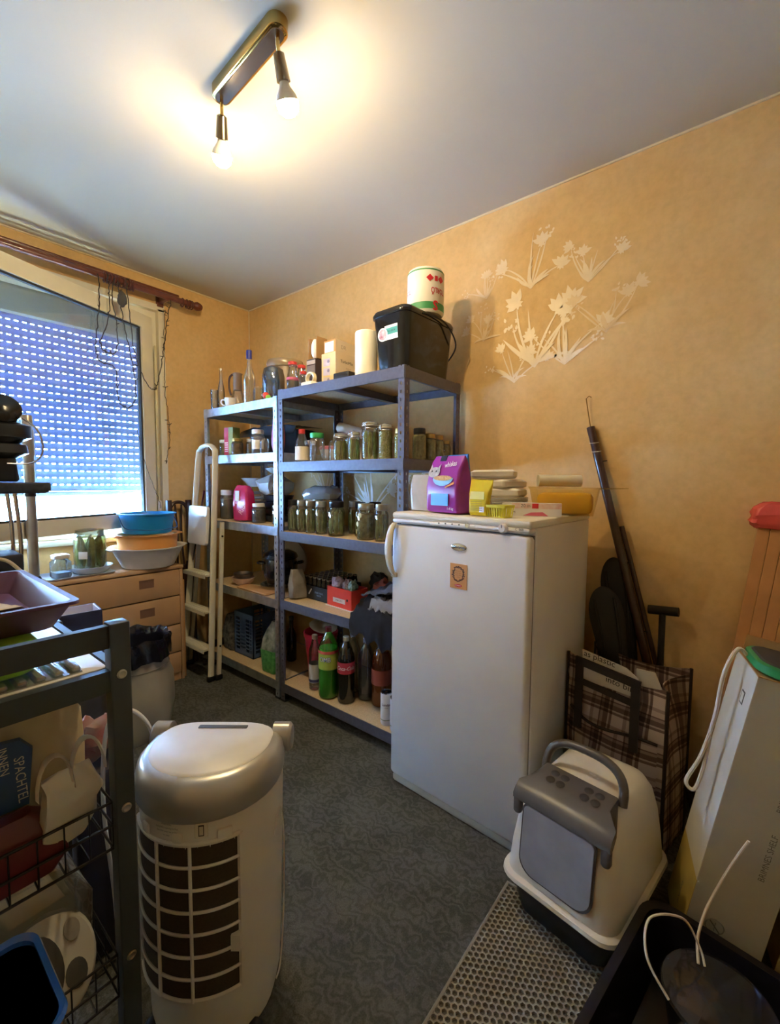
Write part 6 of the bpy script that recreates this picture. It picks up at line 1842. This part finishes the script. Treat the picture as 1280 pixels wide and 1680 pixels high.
# ================================================================== on the chest under the window
CT = 0.7506
t = thing('serving_tray', 'shallow grey blue tray under the jars on the chest', 'tray', (0.80, 2.90, CT))
G().loft([(0.0, 0.15, 0.10, 0.03), (0.004, 0.156, 0.105, 0.03), (0.012, 0.165, 0.114, 0.035), (0.012, 0.160, 0.110, 0.033), (0.005, 0.15, 0.10, 0.03)], 5).obj('tray', mat('grey blue enamel', 'aab8c8', 0.3), t)
t = thing('lidded_jar', 'square clear jar of water with white lid on the tray', 'jar', (0.715, 2.865, CT + 0.0056), radians(10))
G().loft([(0.0, 0.036, 0.036, 0.012), (0.008, 0.04, 0.04, 0.014), (0.085, 0.04, 0.04, 0.014), (0.10, 0.03, 0.03, 0.02), (0.108, 0.03, 0.03, 0.025)], cap1=False).obj('glass_body', clear('pale blue glass', 'dcecf4', 0.25, haze=0.1, hazecol='cfe6f6'), t)
G().loft([(0.105, 0.036, 0.036, 0.02), (0.11, 0.037, 0.037, 0.02), (0.122, 0.037, 0.037, 0.02), (0.126, 0.032, 0.032, 0.018)]).obj('lid', white_plastic, t)
G().loft([(0.002, 0.034, 0.034, 0.012), (0.03, 0.036, 0.036, 0.012)]).obj('sugar', mat('white sugar', 'd9dde0', 0.8), t)
t = thing('catch_bowl', 'shallow white bowl beneath the big pickle jar', 'bowl', (0.868, 2.905, CT + 0.0056))
G().lathe([(0.07, 0), (0.08, 0.004), (0.106, 0.036), (0.109, 0.04), (0.104, 0.04), (0.076, 0.009), (0, 0.007)], n=30).obj('dish', mat('milky plastic', 'e2e6ea', 0.35), t)
t = jar('big pickle jar under a plastic cover, standing in the white bowl', 0.868, 2.905, CT + 0.0135, 0.080, 0.235, None, 'pickle_dark', fillh=0.9)
G().lathe([(0.060, 0.232), (0.067, 0.236), (0.069, 0.205), (0.074, 0.200), (0.0705, 0.207), (0.069, 0.238), (0.0, 0.246)], n=22).obj('film_cover', film, t)
G().box(-0.004, -0.022, 0.08, 0.0, 0.022, 0.12, TR(0.082 * cos(-2.3 + 0.0), 0.082 * sin(-2.3), 0) @ RZ(-2.3)).obj('label', white_ink, t, smooth=0)
bx_, by_ = 1.175, 2.885
def basin(label, name, z, r0, r1, h, m, cat, ears=False, bail=False):
    t = thing(name, label, cat, (bx_, by_, z))
    G().lathe([(r0 * 0.9, 0), (r0, 0.006), (r1 * 0.97, h * 0.9), (r1 * 0.98, h * 0.93), (r1 * 1.05, h * 0.96), (r1 * 1.055, h), (r1 * 0.99, h), (r1 * 0.93, h * 0.9), (r0 * 0.95, 0.012), (0, 0.010)], n=40).obj('bowl', m, t)
    if ears:
        for s in (-1, 1):
            G().rbox(s * r1 * 1.03 - 0.02, -0.05, h - 0.012, s * r1 * 1.03 + 0.02, 0.05, h - 0.002, 0.012).obj('ear', m, t)
    if bail:
        G().tube([(-r1 * 1.03, 0.0, h * 0.85), (-r1 * 0.98, -r1 * 0.4, h * 0.35), (-r1 * 0.7, -r1 * 0.85, 0.035), (0, -r1 * 1.08, 0.03), (r1 * 0.7, -r1 * 0.85, 0.035), (r1 * 0.98, -r1 * 0.4, h * 0.35), (r1 * 1.03, 0, h * 0.85)], 0.003, 6, sm=6).obj('bail', mat('blue wire', '2c66b0', 0.4), t)
    return t
basin('white plastic washing basin at the bottom of the stack on the chest', 'wash_basin', CT, 0.145, 0.203, 0.130, mat('lilac white plastic', 'dcdde6', 0.35), 'basin', ears=True)
basin('orange plastic basin in the middle of the stack on the chest', 'wash_basin', CT + 0.092, 0.16, 0.174, 0.115, mat('orange plastic', 'e8a052', 0.35), 'basin', ears=True)
basin('blue plastic bowl with bail on top of the stack', 'wash_bowl', CT + 0.225 - 0.016, 0.135, 0.156, 0.125, mat('azure plastic', '1f8fd6', 0.35), 'bowl', bail=True)
t = thing('vacuum_tube', 'brushed steel vacuum cleaner tube standing on the chest', 'tube', (0.587, 2.805, CT))
stl = mat('brushed steel', 'a39c90', 0.3, 0.75, var=0.12, vs=14)
G().lathe([(0.03, 0), (0.03, 0.03), (0.024, 0.04)], n=18).obj('foot', black_plastic, t)
G().lathe([(0.0235, 0.03), (0.0235, 0.46), (0.0235, 0.66)], n=18).obj('outer_tube', stl, t)
G().lathe([(0.0255, 0.655), (0.0265, 0.66), (0.0265, 0.78), (0.0255, 0.785)], n=18).obj('collar', stl, t)
G().lathe([(0.023, 0.78), (0.023, 0.85), (0.021, 0.855)], n=18).obj('inner_tube', stl, t)
G().lathe([(0.0262, 0.45), (0.0262, 0.475)], n=18).obj('joint_ring', black_plastic, t)

# stand behind the cart: dark slab on chrome legs with a black appliance
t = thing('tall_stand', 'tall stand with a dark worn slab on chrome legs, left edge', 'stand', (0.40, 2.44, 0.0))
dk = mat('dark worn slab', '2c3138', 0.75, var=0.3, vs=40, bump=0.5, bs=80)
G().loft([(1.228, 0.155, 0.10, 0.02), (1.236, 0.172, 0.108, 0.02), (1.262, 0.168, 0.108, 0.02), (1.272, 0.16, 0.10, 0.02)], 5, jit=0.012, seed=5).obj('slab', dk, t)
for (lx, ly) in ((0.045, -0.07), (-0.12, -0.07), (0.045, 0.07), (-0.12, 0.07)):
    G().tube([(lx - 0.01, ly, 0.0), (lx, ly, 0.6), (lx + 0.012, ly, 1.0), (lx, ly, 1.229)], 0.008, 8, sm=4).obj('leg', chrome, t)
G().rbox(-0.14, -0.09, 0.86, 0.06, 0.09, 0.975, 0.01).obj('lower_box', mat('black box', '1c2028', 0.4), t)
t = thing('kitchen_machine', 'black rounded kitchen machine with wire bail on the tall stand', 'appliance', (0.40, 2.43, 1.276))
G().loft([(0.0, 0.06, 0.06, 0.03), (0.01, 0.068, 0.065, 0.03), (0.10, 0.06, 0.06, 0.03)]).obj('base', black_plastic, t)
G().loft([(0.095, 0.06, 0.06, 0.04), (0.12, 0.105, 0.085, 0.06), (0.155, 0.10, 0.08, 0.06), (0.165, 0.06, 0.05, 0.04)], 7).obj('lower_drum', black_plastic, t)
G().loft([(0.16, 0.07, 0.06, 0.04), (0.185, 0.115, 0.085, 0.05), (0.235, 0.115, 0.085, 0.05), (0.25, 0.08, 0.06, 0.04)], 7).obj('upper_drum', black_plastic, t)
G().lathe([(0.06, -0.035), (0.066, -0.02), (0.066, 0.02), (0.05, 0.035), (0.0, 0.04)], n=22, mtx=TR(0.02, -0.03, 0.295) @ Matrix.Rotation(radians(65), 4, 'X')).obj('motor_head', mat('gloss black', '0f1114', 0.2), t)
G().tube([(0.07, -0.08, 0.27), (0.125, -0.085, 0.22), (0.14, -0.085, 0.13), (0.10, -0.085, 0.08), (0.02, -0.085, 0.075)], 0.0035, 6, sm=6).obj('wire_bail', chrome, t)

# ================================================================== bin, suitcase and boxes behind the cart
t = thing('laundry_bin', 'pale fabric bin lined with a black rubbish bag', 'bin', (0.88, 2.36, 0.0))
pale = mat('pale grey fabric', 'a59f92', 0.8, var=0.08, vs=8)
prof_ = []
n = 40
secs = []
for (z, r, ir) in ((0.0, 0.150, 0.01), (0.03, 0.165, 0.012), (0.14, 0.178, 0.016), (0.28, 0.168, 0.010), (0.36, 0.150, 0.004), (0.44, 0.148, 0.002), (0.47, 0.15, 0.002)):
    secs.append([((r + ir * sin(5 * a + z * 9) + ir * 0.6 * sin(9 * a - z * 14)) * cos(a), (r + ir * sin(5 * a + z * 9)) * sin(a), z) for a in [2 * pi * i / n for i in range(n)]])
G().skin(secs, cap1=False).obj('fabric_body', pale, t)
G().tube([(0.156 * cos(a), 0.156 * sin(a), 0.355) for a in [2 * pi * i / 28 for i in range(28)]], 0.003, 5, True).obj('hoop', mat('grey hoop', '6e6a62', 0.5), t)
secs = []
for (z, r, ir) in ((0.10, 0.12, 0.004), (0.46, 0.140, 0.004), (0.495, 0.150, 0.006), (0.505, 0.158, 0.007), (0.49, 0.166, 0.006), (0.44, 0.166, 0.006), (0.395, 0.164, 0.008)):
    secs.append([((r + ir * sin(17 * a + z * 40) + ir * 0.5 * sin(29 * a)) * cos(a), (r + ir * sin(17 * a + z * 40)) * sin(a), z + ir * sin(7 * a)) for a in [2 * pi * i / 72 for i in range(72)]])
G().skin(secs, cap1=False).obj('liner', mat('black bin bag', '15151f', 0.18, var=0.2), t)
t = thing('suitcase', 'dark grey soft suitcase standing behind the cart', 'suitcase', (0.50, 2.10, 0.0))
G().rbox(-0.17, -0.10, 0.015, 0.15, 0.12, 0.61, 0.04).obj('shell', mat('charcoal cloth', '3a3a3e', 0.85, var=0.12, vs=20), t)
G().tube([(-0.05, 0.0, 0.605), (-0.05, 0.0, 0.65), (0.05, 0.0, 0.65), (0.05, 0.0, 0.605)], 0.008, 8, sm=3).obj('handle', black_plastic, t)
for s in (-0.13, 0.11):
    G().cyl((s, -0.07, 0.016), (s, -0.04, 0.016), 0.016, n=12).cyl((s, 0.06, 0.016), (s, 0.09, 0.016), 0.016, n=12).obj('wheel', black_plastic, t)
t = thing('navy_box', 'open navy blue storage box on the dark suitcase', 'box', (0.545, 2.13, 0.665), radians(-6))
nv = mat('navy carton', '252b4a', 0.6)
G().box(-0.11, -0.07, 0, 0.11, 0.07, 0.004).box(-0.11, -0.07, 0, -0.106, 0.07, 0.085).box(0.106, -0.07, 0, 0.11, 0.07, 0.085).box(-0.11, -0.07, 0, 0.11, -0.066, 0.085).box(-0.11, 0.066, 0, 0.11, 0.07, 0.085).obj('carton', nv, t, smooth=0)
G().box(-0.106, -0.066, 0.004, 0.106, 0.066, 0.01).box(0.102, -0.066, 0.01, 0.106, 0.066, 0.084).box(-0.106, 0.062, 0.01, 0.106, 0.066, 0.084).obj('lining', mat('pale lilac lining', 'c9cdea', 0.6), t, smooth=0)

# ================================================================== utility cart in front on the left
blk = mat('charcoal steel', '3c4347', 0.45, 0.2, var=0.1)
ct = thing('utility_cart', 'charcoal metal utility cart at the left foreground', 'cart', (0, 0, 0))
PX0, PX1, PY0, PY1, PT = -0.18, 0.300, 0.88, 1.285, 1.03
pw = 0.033
for px in (PX0, PX1):
    for py in (PY0, PY1):
        p = G().rbox(px - pw / 2, py - pw / 2, 0.03, px + pw / 2, py + pw / 2, PT if py == PY0 else 0.944, 0.003).obj('post', blk, ct)
        G().cyl((px, py - 0.011, 0.022), (px, py + 0.011, 0.022), 0.022, n=14).obj('castor', black_plastic, p)
        if py == PY0:
            for z in (0.935, 0.68, 0.385):
                G().lathe([(0.0085, 0), (0.0085, 0.0015), (0.006, 0.003), (0.0045, 0.0018), (0.0, 0.0018)], n=14, mtx=TR(px, py - pw / 2, z) @ Matrix.Rotation(pi / 2, 4, 'X')).obj('bolt', mat('zinc bolt', 'b5b2ac', 0.3, 0.8), p)
h = pw / 2
for py in (PY0, PY1):
    if py == PY0:
        G().box(PX0 + h, py - 0.008, 0.985, PX1 - h, py + 0.008, 1.026).obj('top_rail', blk, ct, smooth=0)
    G().box(PX0 + h, py - 0.010, 0.905, PX1 - h, py + 0.010, 0.944).obj('shelf_rail', blk, ct, smooth=0)
for px in (PX0, PX1):
    G().box(px - 0.008, PY0 + h, 0.905, px + 0.008, PY1 - h, 0.944).obj('shelf_rail', blk, ct, smooth=0)
G().rbox(PX0 + h, PY0 + 0.012, 0.934, PX1 - h + 0.004, PY1 - 0.012, 0.945, 0.004, 0.002).obj('shelf_board', mat('white cart board', 'dcdcda', 0.4), ct)
# two wire baskets
wire = mat('black wire', '1b1b1c', 0.4, 0.3)
for (zr, zb) in ((0.69, 0.60), (0.385, 0.30)):
    w = G()
    x0, x1, y0, y1 = PX0 + h, PX1 - h, PY0 + 0.004, PY1 - 0.004
    for z in (zr, (zr + zb) / 2, zb):
        w.tube([(x0, y0, z), (x1, y0, z), (x1, y1, z), (x0, y1, z)], 0.003, 6, True)
    for k in range(13):
        x = x0 + (x1 - x0) * k / 12
        w.tube([(x, y0, zr), (x, y0, zb), (x, y1, zb), (x, y1, zr)], 0.0016, 5)
    for k in range(7):
        y = y0 + (y1 - y0) * k / 6
        w.tube([(x0, y, zr), (x0, y, zb), (x1, y, zb), (x1, y, zr)], 0.0016, 5)
    w.obj('wire_basket', wire, ct)

# on the cart top: clear ridged tray, lime tub, purple tray of sand
BT = 0.9456
t = thing('blister_tray', 'clear ridged plastic tray at the cart board front', 'tray', (0.06, 0.945, BT))
g = G().box(-0.21, -0.045, 0, 0.19, 0.045, 0.002)
for k in range(16):
    x = -0.20 + k * 0.025
    g.rbox(x, -0.043, 0.001, x + 0.014, 0.043, 0.011, 0.004)
g.obj('tray', clear('ridged film', 'e6eeec', 0.35, 0.08, haze=0.3, hazecol='dfe8e6'), t)
t = thing('lime_tub', 'lime green plastic tub under the purple tray', 'tub', (0.02, 1.082, BT + 0.0125))
G().loft([(0.0, 0.17, 0.155, 0.03), (0.004, 0.175, 0.16, 0.03), (0.042, 0.185, 0.17, 0.03), (0.044, 0.18, 0.165, 0.03)]).obj('tub', mat('lime plastic', '8fc234', 0.35, var=0.06, sss=0.2), t)
t = thing('purple_tray', 'purple plastic litter tray holding pale sand on the cart', 'tray', (0.0, 1.20, BT + 0.0575))
pm_ = mat('dusty purple plastic', '5a3a57', 0.45, var=0.06)
hx_, hy_ = 0.275, 0.225
G().loft([(0.0, hx_ - 0.04, hy_ - 0.04, 0.02), (0.003, hx_ - 0.034, hy_ - 0.034, 0.02), (0.046, hx_ - 0.010, hy_ - 0.010, 0.02), (0.048, hx_, hy_, 0.02), (0.054, hx_, hy_, 0.02), (0.054, hx_ - 0.012, hy_ - 0.012, 0.018), (0.006, hx_ - 0.037, hy_ - 0.037, 0.018)], 4).obj('tray', pm_, t)
def sand(u, v):
    x = -0.225 + (0.455 - 0.13 * v) * u
    y = -0.17 + 0.33 * v
    e = min(1, (1 - u) / 0.06 + 0.10 * noise.noise(Vector((u * 8, v * 8, 3)))) * min(1, max(0.0, (1.05 - v) / 0.75))
    return (x, y, 0.0075 + 0.041 * max(0, e) * min(1, max(0, e)) + 0.002 * noise.noise(Vector((x * 60, y * 60, 0))))
s_ = G().sheet(sand, 40, 36).obj('sand', mat('pale sand', 'c9bca6', 0.9, var=0.08, vs=200), t)
s_['kind'] = 'stuff'
tag(G().tube([(0.36, 2.325, 0.97), (0.40, 2.315, 0.955), (0.435, 2.31, 0.915), (0.465, 2.30, 0.87), (0.49, 2.27, 0.80), (0.52, 2.20, 0.763)], 0.007, 8, sm=8).obj('beige_hose', mat('beige cable rubber', 'b9ac94', 0.5)), 'beige hose hanging from the tall stand into the navy box', 'hose')

# in the upper basket
ZB1 = 0.604
t = thing('filler_sack', 'torn beige sack of wall filler with a blue print panel in the cart basket', 'sack', (0.15, 1.045, ZB1 + 0.022), rot=(radians(-8), radians(3), radians(-8)))
sk = mat('beige paper sack', 'b3a486', 0.75, var=0.12, vs=14)
G().loft([(0.0, 0.105, 0.06, 0.03), (0.02, 0.12, 0.075, 0.03), (0.14, 0.12, 0.075, 0.03), (0.21, 0.105, 0.06, 0.03), (0.25, 0.085, 0.04, 0.02), (0.285, 0.05, 0.02, 0.01, 0.0, 0.01)], 7, jit=0.02, seed=51).obj('paper_skin', sk, t)
M = TR(0.01, -0.086, 0.135) @ Matrix.Rotation(radians(-3), 4, 'Z')
G().prism([(-0.024, -0.065), (0.026, -0.058), (0.030, 0.035), (0.012, 0.055), (-0.022, 0.055)], -0.006, 0.012, 'y', mtx=M).obj('blue_panel', mat('sack blue print', '264b7c', 0.5), t)
lettering('SPACHTEL', 0.020, mat('pale sack print', 'c3c4bc', 0.6), t, M @ Vector((0.014, -0.0068, -0.012)), (0.1, 0, -1), (1, 0, 0.1), sx=0.85)
lettering('INNEN', 0.018, MATS['pale sack print'], t, M @ Vector((-0.010, -0.0068, 0.025)), (0.1, 0, -1), (1, 0, 0.1), sx=0.85)
t = thing('white_folder', 'white sheet with blue edge standing behind the filler sack', 'sheet', (0.23, 1.17, ZB1), rot=(radians(-8), radians(-34), 0))
G().box(-0.10, -0.003, 0.0, 0.03, 0.003, 0.27).obj('sheet', mat('white sheet', 'dfe4ee', 0.5), t, smooth=0)
G().box(0.03, -0.005, 0.0, 0.038, 0.005, 0.275).obj('blue_edge', mat('blue edge', '4a8ad0', 0.4), t, smooth=0)
t = thing('maroon_bag', 'dark maroon plastic bag in the front of the cart basket', 'bag', (0.05, 0.925, ZB1 + 0.006))
G().loft([(0.0, 0.15, 0.030, 0.02), (0.03, 0.17, 0.036, 0.02), (0.085, 0.16, 0.030, 0.02), (0.11, 0.12, 0.015, 0.01)], 7, jit=0.010, seed=52).obj('film', mat('maroon film', '5a2228', 0.3, var=0.2, vs=14), t)
t = thing('handle_bag', 'thin white plastic bag with loop handles hanging at the cart corner', 'bag', (0.225, 0.905, ZB1 + 0.055))
wf = mat('thin white film', 'c6c2b4', 0.35, var=0.08)
G().loft([(0.0, 0.018, 0.010, 0.008), (0.02, 0.03, 0.016, 0.012), (0.045, 0.038, 0.02, 0.012), (0.07, 0.044, 0.02, 0.012), (0.09, 0.045, 0.016, 0.012), (0.105, 0.04, 0.012, 0.01), (0.125, 0.02, 0.006, 0.005, 0.012, 0)], 9, jit=0.020, seed=53).obj('film', wf, t)
for dx, dz in ((-0.022, 0.0), (0.026, 0.012)):
    secs = []
    for i in range(13):
        a = pi * i / 12
        c = Vector((dx + 0.026 * cos(a), -0.012 + 0.012 * sin(a), 0.09 + dz + 0.062 * sin(a)))
        secs.append([c + Vector((0, 0.010, 0.0)), c + Vector((0.003 * cos(a), 0.0, 0.003)), c + Vector((0, -0.010, 0.0)), c + Vector((-0.002 * cos(a), 0, -0.002))])
    G().skin(secs).obj('loop_handle', wf, t)
t = thing('wrapped_bundle', 'pale bundle wrapped in shiny clear plastic on the lower cart basket', 'bundle', (0.09, 1.075, 0.304))
G().loft([(0.0, 0.15, 0.07, 0.03), (0.02, 0.165, 0.085, 0.04), (0.16, 0.165, 0.09, 0.04), (0.225, 0.13, 0.07, 0.04), (0.24, 0.09, 0.045, 0.03)], 7, jit=0.012, seed=54).obj('contents', mat('pale grey cloth bundle', 'a8a698', 0.8, var=0.1), t)
G().loft([(0.002, 0.16, 0.085, 0.03), (0.03, 0.18, 0.10, 0.04), (0.16, 0.185, 0.108, 0.04), (0.235, 0.15, 0.085, 0.04), (0.265, 0.11, 0.055, 0.03)], 9, jit=0.022, seed=55).obj('film', clear('shiny wrap', 'e2e6e4', 0.4, 0.1, haze=0.15), t)
t = thing('clothes_iron', 'white and grey oval steam iron rest in the lower basket front', 'iron', (0.205, 0.915, 0.313), rot=(radians(62), 0, radians(12)))
G().lathe([(0.062, 0.0), (0.07, 0.004), (0.07, 0.012), (0.064, 0.018), (0, 0.02)], n=30, sy=1.25).obj('shell', mat('cream white shell', 'c9c6ba', 0.4), t, loc=(0, 0.085, 0))
G().lathe([(0.036, 0.0), (0.034, 0.01), (0.0, 0.016)], n=24, sy=1.7).obj('dark_window', mat('smoked window', '4a4843', 0.25), t, loc=(-0.022, 0.09, 0.012))
G().lathe([(0.02, 0.0), (0.018, 0.006), (0, 0.008)], n=18, sy=1.3).obj('dark_window', MATS['smoked window'], t, loc=(0.026, 0.05, 0.014))
G().lathe([(0.014, 0.0), (0.013, 0.004), (0, 0.005)], n=18, sy=1.4).obj('badge', mat('taupe badge', '9a9488', 0.5), t, loc=(0.036, 0.12, 0.018))
t = thing('blue_bin', 'dark navy open bin with blue-lit painted rim in the lower left corner', 'bin', (0.05, 0.72, 0.0))
dn = mat('dark navy plastic', '12142c', 0.35)
G().loft([(0.0, 0.08, 0.07, 0.03), (0.01, 0.085, 0.075, 0.03), (0.60, 0.098, 0.088, 0.03), (0.60, 0.094, 0.084, 0.028), (0.015, 0.08, 0.07, 0.028)], 6).obj('shell', dn, t)
G().loft([(0.598, 0.0985, 0.0885, 0.03), (0.606, 0.101, 0.091, 0.03), (0.612, 0.0985, 0.0885, 0.03), (0.606, 0.093, 0.083, 0.028), (0.598, 0.0935, 0.0835, 0.028)], 6).obj('rim', mat('blue-lit painted rim', '2f66c0', 0.2, coat=0.5), t)  # blue light on the dark bin's edge, put into the rim colour
# things on the floor behind the cart: crumpled packaging and a grass pot
tag(G().ball((0, 0, 0), (0.06, 0.05, 0.05), 14, 10, jit=0.7, seed=3.3).obj('crumpled_packaging', mat('taupe and red packaging', '8a7a6a', 0.6, col2='8a3a40', vs=14), loc=(0.40, 1.36, 0.578)), 'crumpled beige and red packaging on a dark box behind the cart', 'packaging')
tag(G().rbox(0.33, 1.28, 0.0, 0.47, 1.44, 0.52, 0.015).obj('dark_box', mat('dark violet box', '2a2630', 0.7)), 'dark violet box standing behind the cart post', 'box')
